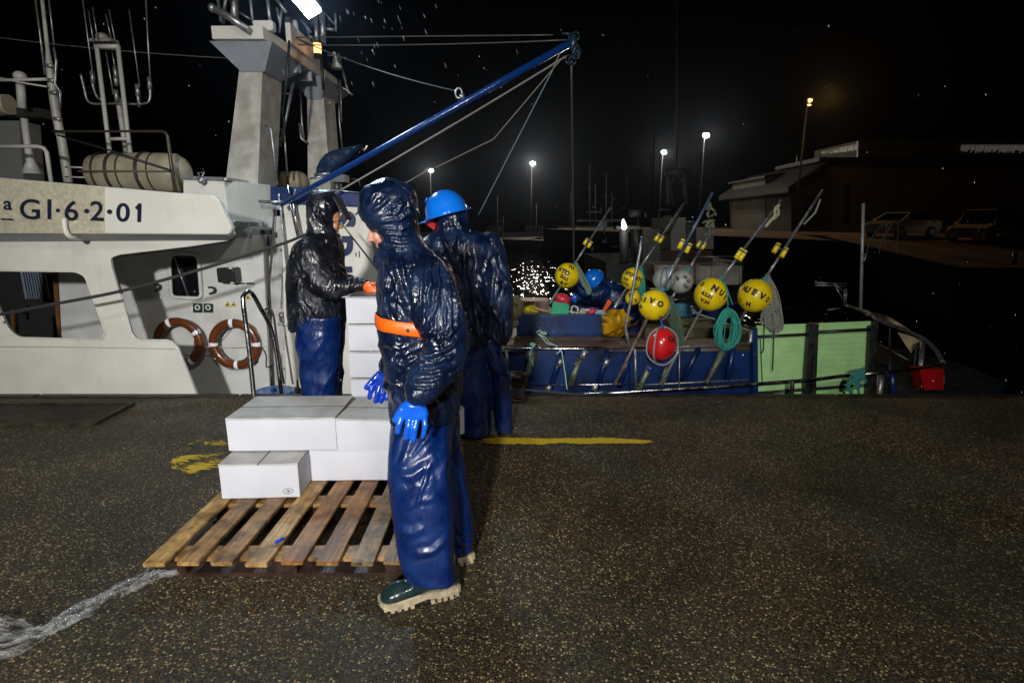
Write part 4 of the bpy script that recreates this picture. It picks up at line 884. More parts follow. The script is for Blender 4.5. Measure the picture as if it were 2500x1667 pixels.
# ================================================================== PEOPLE
def oilskin(name, col, rough, coat, bs, b1, col2=None):
    m = bpy.data.materials.new(name); m.use_nodes = True; nt = m.node_tree; N = nt.nodes; L = nt.links; b = N['Principled BSDF']
    b.inputs['Base Color'].default_value = (*col, 1); b.inputs['Coat Weight'].default_value = coat; b.inputs['Coat Roughness'].default_value = .14; b.inputs['Coat IOR'].default_value = 1.45
    tc = N.new('ShaderNodeTexCoord'); src = tc.outputs['Object']
    nr = N.new('ShaderNodeTexNoise'); nr.inputs['Scale'].default_value = 9; nr.inputs['Detail'].default_value = 6; L.new(src, nr.inputs[0])
    mr = N.new('ShaderNodeMapRange'); mr.inputs[1].default_value = .35; mr.inputs[2].default_value = .65; mr.inputs[3].default_value = rough * .6; mr.inputs[4].default_value = rough * 1.5
    L.new(nr.outputs[0], mr.inputs[0]); L.new(mr.outputs[0], b.inputs['Roughness'])
    # crinkles: ridged, warped noise, with calmer areas, plus water beads
    n1 = N.new('ShaderNodeTexNoise'); n1.inputs['Scale'].default_value = bs; n1.inputs['Detail'].default_value = 3; n1.inputs['Distortion'].default_value = 1.2
    mp = N.new('ShaderNodeMapping'); mp.inputs['Scale'].default_value = (1.4, 1.4, .55); mp.inputs['Rotation'].default_value = (0, R(10), 0); L.new(src, mp.inputs[0]); L.new(mp.outputs[0], n1.inputs[0])
    n3 = N.new('ShaderNodeTexNoise'); n3.inputs['Scale'].default_value = 4; n3.inputs['Detail'].default_value = 2; L.new(src, n3.inputs[0])
    gate = N.new('ShaderNodeMapRange'); gate.inputs[1].default_value = .36; gate.inputs[2].default_value = .60; gate.inputs[3].default_value = .25; L.new(n3.outputs[0], gate.inputs[0])
    ab = N.new('ShaderNodeMath'); ab.operation = 'SUBTRACT'; ab.inputs[1].default_value = .5; L.new(n1.outputs[0], ab.inputs[0])
    a2 = N.new('ShaderNodeMath'); a2.operation = 'ABSOLUTE'; L.new(ab.outputs[0], a2.inputs[0])
    a25 = N.new('ShaderNodeMapRange'); a25.interpolation_type = 'SMOOTHSTEP'; a25.inputs[1].default_value = 0; a25.inputs[2].default_value = .16; a25.inputs[3].default_value = 1; a25.inputs[4].default_value = 0; L.new(a2.outputs[0], a25.inputs[0])
    a3 = N.new('ShaderNodeMath'); a3.operation = 'MULTIPLY'; L.new(a25.outputs[0], a3.inputs[0]); L.new(gate.outputs[0], a3.inputs[1])
    v = N.new('ShaderNodeTexVoronoi'); v.inputs['Scale'].default_value = 130; v.inputs['Randomness'].default_value = 1; L.new(src, v.inputs['Vector'])
    vd = N.new('ShaderNodeMapRange'); vd.inputs[1].default_value = .12; vd.inputs[2].default_value = .34; vd.inputs[3].default_value = 1; vd.inputs[4].default_value = 0; L.new(v.outputs['Distance'], vd.inputs[0])
    sp_ = N.new('ShaderNodeSeparateColor'); L.new(v.outputs['Color'], sp_.inputs[0])
    th = N.new('ShaderNodeMath'); th.operation = 'GREATER_THAN'; th.inputs[1].default_value = .86; L.new(sp_.outputs[0], th.inputs[0])
    bd = N.new('ShaderNodeMath'); bd.operation = 'MULTIPLY'; L.new(vd.outputs[0], bd.inputs[0]); L.new(th.outputs[0], bd.inputs[1])
    bp1 = N.new('ShaderNodeBump'); bp1.inputs['Strength'].default_value = b1; bp1.inputs['Distance'].default_value = .008; L.new(a3.outputs[0], bp1.inputs['Height'])
    bp2 = N.new('ShaderNodeBump'); bp2.inputs['Strength'].default_value = .9; bp2.inputs['Distance'].default_value = .003; L.new(bd.outputs[0], bp2.inputs['Height']); L.new(bp1.outputs[0], bp2.inputs['Normal'])
    L.new(bp2.outputs[0], b.inputs['Normal']); L.new(bp2.outputs[0], b.inputs['Coat Normal'])
    if col2:
        r = N.new('ShaderNodeValToRGB'); r.color_ramp.elements[0].position = .4; r.color_ramp.elements[0].color = (*col, 1); r.color_ramp.elements[1].position = .65; r.color_ramp.elements[1].color = (*col2, 1)
        L.new(nr.outputs[0], r.inputs[0]); L.new(r.outputs[0], b.inputs['Base Color'])
    MATS[name] = m; return m
jacket_m = oilskin('oilskin_navy_black', (.0018, .0052, .019), .33, .20, 15, .34, (.004, .015, .052))
jacket2_m = oilskin('oilskin_black', (.004, .005, .009), .36, .12, 13, .36, (.010, .012, .02))
trouser_m = oilskin('oilskin_blue', (.0007, .010, .070), .34, .12, 7, .30, (.001, .020, .115))
glove_m = oilskin('rubber_glove_blue', (.003, .10, .60), .28, .5, 20, .10)
glove_dk = oilskin('rubber_glove_deep_blue', (.004, .035, .36), .2, .5, 20, .15)
skin_m = mat('skin', (.52, .25, .18), .45, bump=.1, bscale=200, var=.12, vscale=20)
lip_m = mat('lip', (.38, .12, .10), .4)
orange_m = mat('orange_band', (.88, .125, .006), .4, bump=.3, bscale=12, var=.15)
boot_m = mat('boot_green_black', (.010, .024, .026), .20, bump=.2, bscale=40, coat=.5, rvar=.1)
sole_m = mat('boot_sole', (.36, .30, .20), .6, var=.3, vscale=25, bump=.3, bscale=80)

def folds(amp, sx, sy, sz, seed, p=1.6, amp2=.003, drift=0.0):
    def f(co, n):
        q_ = Vector((co.x * sx, co.y * sy, co.z * sz + co.x * drift)) + Vector((seed, seed * .7, 0))
        q_ += noise.noise_vector(co * 3.5 + Vector((seed, 0, 0))) * .38
        r = 1 - abs(noise.noise(q_)) * 2.0
        r = max(0, r) ** p
        r2 = 1 - abs(noise.noise(co * 17 + Vector((0, seed, 0)))) * 2.2
        return amp * (r - .45) + amp2 * (max(0, r2) ** 2 - .4)
    return f
def rings_px(rows, Y, ry, dy=0, e=2.3, n=36):
    """rows of (y, left x, right x[, depth radius, depth]) read from the photo -> horizontal rings"""
    out = []
    for r in rows:
        y, l, r_ = r[:3]; rr = r[3] if len(r) > 3 else ry; yy = r[4] if len(r) > 4 else Y
        a, b_ = P(l, y, yy), P(r_, y, yy); out.append(ell(((a.x + b_.x) / 2, yy, (a.z + b_.z) / 2), abs(b_.x - a.x) / 2, rr, n, e))
    return out
def limb(bm, rows, n=24):
    """rows of (x, y, Y, radius)"""
    chain(bm, [P(x, y, Y) for x, y, Y, r in rows], [r for *_, r in rows], n)
def face(bm, fwd, right, top, c, s=1.0):
    """head with brow, nose, lips and chin; c = centre of skull"""
    up = fwd.cross(right) * -1 if False else top
    def at(f, r, u): return c + fwd * f * s + right * r * s + up * u * s
    rot = Matrix((fwd, right, up)).transposed().to_quaternion()
    def E(f, r, u, a, b_, c_): 
        m = Matrix.Translation(at(f, r, u)) @ rot.to_matrix().to_4x4() @ Matrix.Diagonal((a * s, b_ * s, c_ * s, 1)); bmesh.ops.create_uvsphere(bm, u_segments=20, v_segments=14, radius=1, matrix=m)
    E(-.01, 0, .03, .095, .075, .095); E(.035, 0, -.045, .052, .055, .068)
    E(.070, 0, .028, .020, .055, .016)                          # brow
    cap(bm, at(.078, 0, .012), .010 * s, at(.106, 0, -.030), .0135 * s, 12)    # nose
    E(.092, .014, -.034, .010, .008, .008); E(.092, -.014, -.034, .010, .008, .008)
    E(.078, 0, -.062, .012, .022, .0065); E(.074, 0, -.074, .013, .020, .0075)        # lips
    E(.066, 0, -.100, .022, .024, .018)                         # chin
    for k in (-1, 1): E(.058, .036 * k, -.028, .024, .022, .026); E(-.005, .078 * k, -.012, .018, .010, .030)
    cap(bm, at(-.03, 0, -.05), .056 * s, at(-.045, 0, -.16), .060 * s, 16)   # neck
    return at
def eyes(rt_, at, s=1.0, extra=True):
    for k in (-1, 1):
        bm = newbm(); ball(bm, at(.066, .031 * k, .002), .0125 * s, 12, 8); o = add('eye', bm, mat('eye_white', (.5, .48, .45), .2), rt_)
        bm = newbm(); ball(bm, at(.0745, .031 * k, .001), .0065 * s, 10, 8); add('iris', bm, mat('iris_dark', (.02, .015, .01), .15), o)
        bm = newbm(); tube(bm, spline([at(.083, .014 * k, .022), at(.086, .030 * k, .029), at(.074, .052 * k, .021)], 4), .0035 * s, 6); add('eyebrow', bm, mat('brow_hair', (.03, .018, .01), .7), rt_)
def body_core(bm, hips, chest, neck, sh, kn, an, el, wr, s=1.0):
    """lean body under the clothes, joined to the head: torso, arms, legs"""
    s *= .62; cap(bm, hips, .12 * s, chest, .13 * s, 20); cap(bm, chest, .12 * s, neck, .075 * s, 16)
    for i in range(2):
        cap(bm, hips, .10 * s, kn[i], .055 * s, 14); cap(bm, kn[i], .055 * s, an[i], .038 * s, 14)
        cap(bm, chest.lerp(sh[i], .8), .06 * s, sh[i], .055 * s, 14); cap(bm, sh[i], .052 * s, el[i], .040 * s, 14); cap(bm, el[i], .040 * s, wr[i], .028 * s, 14)

def glove(name, parent, wrist, palm, fingers, m, pr=.017, fr=.0115, cuff=None, vox=.0034, normal=Vector((0, -1, 0)), pw=.042, depth=.018):
    """palm slab from wrist to knuckles, five separate finger chains"""
    bm = newbm()
    knk = [f[0] for f in fingers[1:]]
    for i, kp in enumerate(knk): cap(bm, wrist.lerp(kp, .12) , pr * 1.05, kp, pr * .86, 14)
    for a, b_ in zip(knk, knk[1:]): cap(bm, a, pr * .80, b_, pr * .80, 12); cap(bm, a.lerp(wrist, .5), pr * 1.05, b_.lerp(wrist, .5), pr * 1.05, 12)
    for i, f in enumerate(fingers):
        k = (1.2 if i == 0 else (1.0, 1.04, 1.0, .88)[i - 1]) * fr; nn = len(f)
        chain(bm, f, [k * (1.10 - .22 * j / (nn - 1)) for j in range(nn)], 12)
    if cuff: cap(bm, wrist, pr * 1.7, cuff, pr * 2.0, 16)
    me = sculpt(bm, vox, 3, lambda co, n: .0012 * noise.noise(co * 70) + .0007 * noise.noise(co * 160))
    return add(name, me, m, parent)

# ------------------------------------------------------------------ nearest worker, in profile
BY = 2.27
W1_ = root('person', G(1040, 1450, 0), 'nearest person in wet navy hooded jacket with an orange waist band, blue gloves hanging', 'person', 'dock workers in oilskins')
hc = P(951, 545, BY)
th = R(18)                                      # head bowed
fwd = Vector((-math.cos(th), -.10, -math.sin(th))).normalized(); rt3 = Vector((0, 1, 0)); rt3 = (rt3 - fwd * rt3.dot(fwd)).normalized(); top = rt3.cross(fwd).normalized()
if top.z < 0: top = -top
bm = newbm()
at = face(bm, fwd, rt3, top, hc + Vector((0, 0, -.012)), .90)
hips = P(1030, 1010, BY); chest = P(1030, 700, BY); neck = P(985, 610, BY)
body_core(bm, hips, chest, neck, [P(1040, 700, BY - .11), P(1030, 690, BY + .12)], [P(1030, 1220, 2.13), P(1090, 1200, 2.38)], [P(1052, 1385, 2.11), P(1112, 1330, 2.39)],
          [P(1078, 840, 2.05), P(1000, 800, 2.45)], [P(1030, 930, 1.955), P(948, 895, 2.47)])
body = add('body', sculpt(bm, .0055, 3), skin_m, W1_)
eyes(W1_, at, .90)
bm = newbm(); cap(bm, at(.081, -.014, -.067), .0042, at(.081, .014, -.067), .0042, 8); add('lips', bm, lip_m, W1_)

# hood: rings read off the photo
bm = newbm()
hood = [(437, 940, 962, .012), (440, 928, 974, .035), (445, 912, 986, .060), (452, 897, 999, .084), (462, 887, 1009, .104), (477, 879, 1017, .122), (495, 876, 1020, .130), (520, 877, 1022, .134), (540, 886, 1020, .130), (552, 904, 1022, .122), (566, 922, 1024, .115), (582, 931, 1028, .11), (600, 931, 1040, .115), (625, 934, 1070, .13), (650, 940, 1090, .14)]
loft(bm, rings_px(hood, BY, .1, e=2.15, n=40)); ball(bm, P(950, 508, BY), (.116, .128, .118), 28, 18, Quaternion((0, 1, 0), -.2))
# torso
tors = [(612, 944, 1052, .13), (630, 940, 1078, .175), (655, 934, 1098, .195), (690, 927, 1112, .205), (740, 930, 1122, .205), (790, 926, 1128, .20), (830, 930, 1130, .20), (880, 940, 1130, .20), (930, 948, 1128, .20), (960, 953, 1127, .20), (990, 957, 1122, .20), (1008, 960, 1116, .198)]
loft(bm, rings_px(tors, BY, .2, e=2.5, n=48))
# far sleeve
limb(bm, [(1020, 668, BY + .17, .08), (1000, 770, BY + .20, .08), (975, 850, BY + .20, .07), (952, 893, BY + .20, .055)])
# gathered collar roll under the chin
cap(bm, P(942, 606, BY - .05), .030, P(936, 640, BY - .02), .034, 12); cap(bm, P(938, 610, BY + .04), .030, P(936, 645, BY + .02), .034, 12)
f1 = folds(.008, 11, 8, 2.6, 3.3, 1.8, .0016, 2.0); f2 = folds(.009, 5, 5, 11, 8.1, 2.0, .0018, -7.0); f3 = folds(.0035, 5, 4, 17, 5.7, 1.8, .0014, 3.0)
zs = P(1050, 700, BY).z; zh = P(950, 590, BY).z; ze = P(1050, 830, BY).z
def disp1(co, n):
    if co.z > zh: return f3(co, n)
    t = max(0, min(1, (ze + .10 - co.z) / .15)); arm = f1(co, n) * (1 - t) + f2(co, n) * t
    return arm * (1.0 if co.z < zh - .05 else (zh - co.z) / .05 * 1.0)
JC = [([(950, 618), (958, 670), (976, 725), (1000, 765)], 1.0, 1.0), ([(940, 640), (944, 700), (962, 768)], .9, .8), ([(975, 612), (985, 670), (1000, 720)], 1.0, .9), ([(1000, 600), (1012, 640), (1015, 690)], 1, .8), ([(932, 690), (940, 730), (936, 765)], 1, .6),
      ([(1030, 606), (1060, 625), (1090, 655)], 1, .7), ([(1045, 600), (1075, 622), (1100, 650)], .8, .6),
      ([(935, 835), (965, 850), (1005, 845)], 1.1, .8), ([(945, 880), (985, 890), (1030, 870)], 1.1, .9), ([(955, 930), (985, 915), (1010, 925)], 1, .7), ([(1080, 940), (1110, 970), (1120, 1010)], 1, .8), ([(1060, 960), (1085, 990), (1090, 1020)], 1, .7), ([(960, 960), (968, 990), (965, 1020)], 1.2, .8),
      ([(928, 556), (968, 562), (1010, 548)], .7, .9), ([(926, 570), (970, 572), (1008, 572)], .7, 1.0), ([(930, 540), (970, 538), (1002, 520)], .8, .8), ([(935, 585), (975, 592), (1015, 590)], .8, .9), ([(905, 520), (930, 500), (950, 480)], .9, .8), ([(940, 512), (965, 505), (985, 495)], .7, .8), ([(898, 492), (915, 475), (935, 462)], .8, .5), ([(990, 470), (1000, 500), (1003, 535)], 1, .6), ([(930, 600), (955, 610), (990, 606)], .8, .8)]
JC += rand_creases(930, 640, 1030, 1020, 16, -75, 22, 60, 5) + rand_creases(890, 460, 1010, 600, 9, 15, 40, 38, 8)
jk = sculpt(bm, .0055, 4, disp1, crease=creases(JC, 5.5, .0105, 1.0, 1.0))
# open the hem and the sleeve ends: pull the underside in, so the edge reads as cloth
zc = P(1040, 1008, BY).z
for v in jk.vertices:
    if v.normal.z < -.8 and abs(v.co.z - zc) < .03: v.co.z += .02
add('hooded_jacket', jk, jacket_m, W1_)
# near sleeve, sewn in at the shoulder: billows to the elbow, then runs forward to the cuff
bm = newbm(); limb(bm, [(1040, 672, BY - .12, .088), (1058, 722, BY - .19, .096), (1078, 785, BY - .215, .092), (1090, 838, BY - .235, .086), (1080, 872, BY - .26, .084), (1050, 915, BY - .305, .076), (1026, 950, BY - .335, .062)], 28)
fs1 = folds(.008, 13, 9, 2.4, 53.0, 1.7, .0016, 2.5); fs2 = folds(.010, 4, 4, 12, 58.0, 2.0, .002, -9.0)
def disps(co, n):
    t = max(0, min(1, (ze + .09 - co.z) / .14)); return fs1(co, n) * (1 - t) + fs2(co, n) * t
SC = [([(1022, 625), (1012, 690), (1010, 760), (1018, 815)], 1.1, 1.2), ([(1036, 618), (1030, 690), (1026, 760), (1030, 810)], .9, 1.0), ([(1048, 615), (1050, 690), (1042, 770)], 1.0, 1.2), ([(1062, 628), (1072, 690), (1066, 750)], .9, 1.0), ([(1078, 640), (1096, 700), (1100, 770)], 1.0, 1.1), ([(1090, 665), (1112, 720), (1118, 790)], .8, .9), ([(1055, 700), (1060, 760), (1050, 820)], .8, .9), ([(1085, 730), (1088, 790), (1075, 830)], .8, .8),
      ([(1125, 790), (1090, 822), (1045, 838), (1022, 830)], 1.0, 1.2), ([(1122, 830), (1085, 858), (1045, 872), (1015, 868)], .9, 1.2), ([(1116, 862), (1070, 884), (1030, 892)], .9, 1.1), ([(1100, 800), (1070, 815), (1040, 812)], .7, .8), ([(1098, 895), (1060, 908), (1020, 910)], .9, 1.0), ([(1085, 918), (1050, 928), (1012, 932)], .8, 1.0), ([(1062, 944), (1035, 950), (1008, 945)], .7, .9), ([(1012, 850), (1030, 880), (1025, 915)], .9, .7)]
SC += rand_creases(1020, 640, 1110, 800, 12, -82, 14, 55, 15) + rand_creases(1015, 800, 1110, 940, 12, 18, 22, 42, 18)
add('sleeve', sculpt(bm, .0052, 3, disps, crease=creases(SC, 5.0, .0115, 1.0, 4.0)), jacket_m, W1_)
# brim seam of the hood, hem piping
bm = newbm(); tube(bm, spline([P(940, 447, BY - .01), P(965, 446, BY - .05), P(985, 458, BY - .08), P(1003, 475, BY - .07), P(1014, 505, BY - .06), P(1018, 545, BY - .05)], 5), .0035, 6); add('hood_seam', bm, jacket_m, W1_)
# hi-vis band round the waist, with two studs
bm = newbm()
band = [(757, 929, 1126, .204), (758, 928, 1127, .206), (771, 927, 1128, .207), (784, 927, 1129, .206), (785, 929, 1129, .204)]
rg = rings_px(band, BY, .2, e=2.5, n=64)
rg2 = []
for r in rg:
    cx = sum(p.x for p in r) / len(r); rg2.append([Vector((p.x - .001, p.y, p.z - .026 * max(0, (p.x - (cx - .02)) * 0) + .004 * noise.noise(Vector((p.x * 14, p.y * 14, 1))))) for p in r])
loft(bm, rg2, cap=False)
for v in bm.verts: v.co.z += (v.co.x - P(925, 800, BY).x) * -.10; v.co += Vector((-.003, -.006 if v.co.y < BY else .006, 0)) + noise.noise_vector(v.co * 12) * .004
bmesh.ops.delete(bm, geom=[f for f in bm.faces if f.calc_center_median().x > P(1036, 770, BY - .2).x and f.calc_center_median().y < BY + .1], context='FACES')
bob = add('reflective_band', bm, orange_m, W1_)
sm = bob.modifiers.new('t', 'SOLIDIFY'); sm.thickness = .0025; sm.offset = 1
for x, y, m_ in ((965, 803, steel), (996, 806, black_r)):
    bm = newbm(); c = P(x, y, BY - (.185 if x < 980 else .212)); tube(bm, [c + Vector((0, -.012, 0)), c + Vector((0, .02, 0))], .0062, 14); add('stud', bm, m_, bob)

# trousers
bm = newbm()
near = [(1000, 966, 1118, .17, 2.26), (1050, 958, 1104, .150, 2.22), (1100, 953, 1098, .128, 2.17), (1160, 951, 1100, .120, 2.14), (1220, 955, 1104, .118, 2.12), (1280, 962, 1107, .115, 2.11), (1340, 970, 1111, .108, 2.10), (1380, 980, 1114, .100, 2.10), (1402, 988, 1119, .097, 2.10), (1408, 996, 1117, .092, 2.10)]
loft(bm, rings_px(near, 2.2, .13, e=2.3, n=40))
far = [(1000, 975, 1118, .15, 2.33), (1070, 1010, 1120, .12, 2.36), (1130, 1030, 1131, .105, 2.38), (1200, 1045, 1143, .098, 2.39), (1270, 1060, 1153, .092, 2.395), (1315, 1066, 1157, .088, 2.40), (1338, 1070, 1155, .084, 2.40)]
loft(bm, rings_px(far, 2.4, .12, e=2.3, n=36))
g1 = folds(.013, 5, 4, 1.2, 2.9, 1.6, 0, 1.5)
TC = [([(950, 1165), (1005, 1160), (1050, 1135), (1085, 1095)], 1.6, 1.2), ([(965, 1295), (1005, 1300), (1045, 1285)], 1.5, 1.0), ([(1000, 1358), (1055, 1345), (1100, 1310)], 1.2, 1.0), ([(1008, 1060), (992, 1105), (978, 1145)], 1.2, .9), ([(1095, 1060), (1080, 1130), (1086, 1200)], 1.4, .9), 
      ([(1105, 1120), (1125, 1170), (1142, 1230)], 1.2, .8), ([(1110, 1290), (1135, 1300), (1155, 1290)], 1, .9), ([(1110, 1325), (1132, 1330), (1155, 1322)], 1, .8)]
TC += rand_creases(965, 1060, 1100, 1250, 4, 60, 25, 90, 25)
tr = sculpt(bm, .0065, 12, lambda co, n: g1(co, n), crease=creases(TC, 6.5, .0080, 1.0, 2.0))
add('trousers', tr, trouser_m, W1_)

# near boot
def boot(parent, toe, heel, up_len, s=1.0, roll=0.0, upper=boot_m, sole_=None):
    d = (heel - toe); L_ = d.length; d.normalize(); side = Vector((-d.y, d.x, 0)).normalized(); z = Vector((0, 0, 1))
    prof = [(0.00, .018, .030, .050), (.03, .036, .030, .072), (.10, .048, .030, .092), (.22, .053, .030, .105), (.34, .050, .031, .108), (.46, .043, .034, .125), (.58, .040, .038, .17), (.72, .041, .040, .19), (.88, .041, .038, .19), (.97, .034, .036, .18), (1.0, .020, .036, .17)]
    bm = newbm(); rings = []
    for t, w_, z0, z1 in prof:
        c = toe + d * (t * L_); ring = []
        for k in range(24):
            a = 2 * math.pi * k / 24; cs, sn = math.cos(a), math.sin(a); zz = (z0 + z1) / 2 + (z1 - z0) / 2 * math.copysign(abs(sn) ** .8, sn); tap = 1 - .45 * max(0, sn) ** 2 * (1 if t < .5 else .2)
            ring.append(c + side * (w_ * s * tap * math.copysign(abs(cs) ** .75, cs)) + z * zz * s)
        rings.append(ring)
    loft(bm, rings); c = toe + d * L_ * .76; cap(bm, c + z * .15, .052 * s, c + z * up_len, .058 * s, 18)
    cap(bm, toe + d * L_ * .16 + z * .064 * s, .040 * s, toe + d * L_ * .25 + z * .07 * s, .043 * s, 16)
    o = add('boot', sculpt(bm, .005, 3, lambda co, n: .0012 * noise.noise(co * 30)), upper, parent)
    bm = newbm(); outl = []
    for t, w_, z0, z1 in prof: outl.append((t, w_ + .005))
    pts = [toe + d * (t * L_ - (.006 if t == 0 else 0)) + side * w_ * s for t, w_ in outl] + [toe + d * (t * L_ + (.006 if t == 1 else 0)) - side * w_ * s for t, w_ in reversed(outl)]
    def rise(p): t = (p - toe).dot(d) / L_; return .010 * max(0, (.12 - t) / .12) + .018 * math.exp(-((t - .50) / .12) ** 2)
    n_ = len(pts); lo = [bm.verts.new(p + z * (.014 + rise(p))) for p in pts]; hi = [bm.verts.new(p + z * (.044 + rise(p) * .8)) for p in pts]
    bm.faces.new(lo[::-1]); bm.faces.new(hi)
    for i in range(n_): bm.faces.new((lo[i], lo[(i + 1) % n_], hi[(i + 1) % n_], hi[i]))
    for t in (.06, .14, .22, .30, .38, .64, .72, .80, .88, .96):
        for sd in (-1, 1):
            w_ = .036 if .1 < t < .95 else .022; c = toe + d * (t * L_) + side * sd * w_ * s * .85 + z * .009
            box(bm, c + z * (.010 * max(0, (.12 - t) / .12)), (.017, .036, .020), Matrix((d, side, z)).transposed().to_quaternion())
    add('sole', bm, sole_ or sole_m, o, bevel=.002)
    return o
boot(W1_, G(928, 1486, 0), G(1119, 1441, 0), .34, 1.0)
boot(W1_, G(1000, 1382, 0), G(1156, 1364, 0), .30, .95)
# gloves
YN = BY - .345
H = lambda x, y, dy=0: P(x, y, YN + dy)
glove('glove', W1_, H(1016, 966), None, [
    [H(990, 990), H(974, 1010, -.004), H(966, 1024, -.004)],
    [H(984, 1010), H(975, 1034, -.014), H(971, 1054, -.006)],
    [H(1001, 1014), H(997, 1042, -.018), H(992, 1068, -.004)],
    [H(1018, 1016), H(1013, 1046, -.018), H(1009, 1075, -.003)],
    [H(1036, 1011), H(1038, 1040, -.012), H(1033, 1065, 0)]], glove_m, pr=.0205, fr=.0122, cuff=H(1024, 940, .02))
YF = BY + .20
H2 = lambda x, y, dy=0: P(x, y, YF + dy)
glove('glove', W1_, H2(940, 905), None, [
    [H2(925, 914), H2(909, 930, -.01), H2(895, 946, -.02)],
    [H2(918, 934), H2(907, 950, -.02), H2(902, 970, -.025)],
    [H2(928, 938), H2(922, 958, -.015), H2(917, 980, -.02)],
    [H2(940, 938), H2(935, 960, -.01), H2(931, 980, -.015)],
    [H2(951, 934), H2(948, 955, 0), H2(944, 974, -.01)]], glove_dk, pr=.0175, fr=.0125, cuff=H2(950, 885, .02))

# ------------------------------------------------------------------ worker by the tall stack, seen from behind his right side
Y2 = 4.28
W2_ = root('person', (P(780, 900, Y2).x, Y2, 0), 'person in black hooded jacket and blue trousers facing the tall box stack', 'person', 'dock workers in oilskins')
z4 = lambda x, y: (500 + x / 2.904, 440 + y / 2.904)
bm = newbm(); hc2 = P(803, 530, Y2); fw = Vector((.93, .20, -.22)).normalized(); rr = Vector((0, 0, 1)).cross(fw).normalized(); tp = fw.cross(rr).normalized()
at2 = face(bm, fw, rr, tp, hc2 + Vector((0, 0, -.03)), .92)
body_core(bm, P(780, 800, Y2), P(775, 640, Y2), P(785, 575, Y2), [P(770, 612, Y2 - .17), P(775, 610, Y2 + .19)], [P(775, 900, Y2 - .10), P(790, 900, Y2 + .10)], [P(780, 1015, Y2 - .08), P(790, 1010, Y2 + .10)], [P(800, 700, Y2 - .17), P(820, 700, Y2 + .15)], [P(880, 696, Y2 - .20), P(905, 705, Y2 + .05)])
add('body', sculpt(bm, .008, 3), mat('skin_tan', (.40, .19, .10), .45), W2_)
eyes(W2_, at2, .92)
bm = newbm()
for k in (-1, 1): c = at2(.082, .031 * k, .004); tube(bm, [c + (rr * math.cos(t) * .022 + tp * math.sin(t) * .017) for t in [i * math.pi / 8 for i in range(16)]], .0022, 5, closed=True)
tube(bm, [at2(.082, -.052, .006), at2(.0, -.078, .006)], .002, 5); add('glasses', bm, mat('glasses_frame', (.02, .015, .01), .3), W2_)
bm = newbm()
hood2 = [z4(*p[:2]) + (p[2],) for p in ()]
rows = [(64, 800, 880, .03), (80, 765, 905, .07), (110, 750, 925, .10), (150, 738, 945, .125), (200, 722, 950, .135), (250, 722, 930, .135), (300, 726, 920, .13), (340, 732, 930, .125), (380, 715, 950, .13), (420, 690, 955, .14)]
loft(bm, rings_px([(440 + y / 2.904, 500 + l / 2.904, 500 + r / 2.904, d) for y, l, r, d in rows], Y2, .1, e=2.1, n=36))
rows = [(385, 735, 940, .14), (420, 690, 955, .20), (470, 655, 962, .245), (550, 625, 970, .26), (700, 605, 985, .265), (800, 600, 1000, .265), (900, 602, 1003, .265), (1000, 616, 995, .26), (1042, 622, 985, .26)]
loft(bm, rings_px([(440 + y / 2.904, 500 + l / 2.904, 500 + r / 2.904, d) for y, l, r, d in rows], Y2, .2, e=2.4, n=44))
limb(bm, [(760, 620, Y2 - .18, .105), (775, 680, Y2 - .22, .105), (812, 705, Y2 - .24, .095), (850, 700, Y2 - .24, .082), (884, 696, Y2 - .22, .060)])
limb(bm, [(790, 620, Y2 + .18, .10), (830, 690, Y2 + .18, .09), (890, 704, Y2 + .08, .065)])
h1 = folds(.012, 6, 6, 3.5, 12.0, 1.8, .002, 3.0)
add('hooded_jacket', sculpt(bm, .0085, 5, h1, crease=creases(rand_creases(715, 590, 835, 790, 34, -80, 22, 50, 31) + rand_creases(755, 480, 825, 580, 12, -50, 20, 34, 32) + rand_creases(800, 670, 890, 715, 14, 70, 30, 22, 33), 3.6, .014, .7, 5)), jacket2_m, W2_)
bm = newbm()                                              # cap peak sticking out of the hood
a = P(825, 497, Y2); hexa(bm, [a + Vector((0, -.10, .05)), a + Vector((0, .10, .05)), P(852, 533, Y2) + Vector((0, .07, 0)), P(852, 533, Y2) + Vector((0, -.07, 0))], [p + Vector((-.006, 0, -.012)) for p in (a + Vector((0, -.10, .05)), a + Vector((0, .10, .05)), P(852, 533, Y2) + Vector((0, .07, 0)), P(852, 533, Y2) + Vector((0, -.07, 0)))])
add('cap_peak', bm, mat('cap_black', (.008, .008, .01), .7), W2_, bevel=.003)
bm = newbm()
for dy, sft in ((-.13, 0), (.13, 4)):
    rows = [(770, 722, 842), (800, 724, 838), (860, 728, 836), (930, 736, 834), (980, 742, 834), (1012, 744, 830)]
    loft(bm, rings_px([(y, l + sft + (6 if dy > 0 else 0), r + (2 if dy > 0 else -8), .135, Y2 + dy) for y, l, r in rows], Y2, .14, e=2.3, n=36))
add('trousers', sculpt(bm, .010, 5, folds(.016, 3, 3, 4, 4.4, 1.8, .001, -5.0)), trouser_m, W2_)
for dy in (-.12, .13): boot(W2_, Vector((P(838, 1000, Y2).x, Y2 + dy, 0)), Vector((P(750, 1000, Y2).x, Y2 + dy, 0)), .3, 1.0)
H3 = lambda x, y, dy=0: P(x, y, Y2 - .22 + dy)
glove('glove', W2_, H3(884, 696), None, [[H3(896, 700), H3(908, 708), H3(914, 714)], [H3(902, 694), H3(914, 700), H3(918, 711, .01)], [H3(903, 697, .025), H3(916, 704, .025), H3(919, 713, .03)], [H3(902, 700, .05), H3(914, 708, .05), H3(917, 714, .05)], [H3(900, 702, .07), H3(910, 710, .07), H3(913, 715, .07)]], jacket2_m, pr=.026, fr=.015, cuff=H3(870, 697), vox=.006)
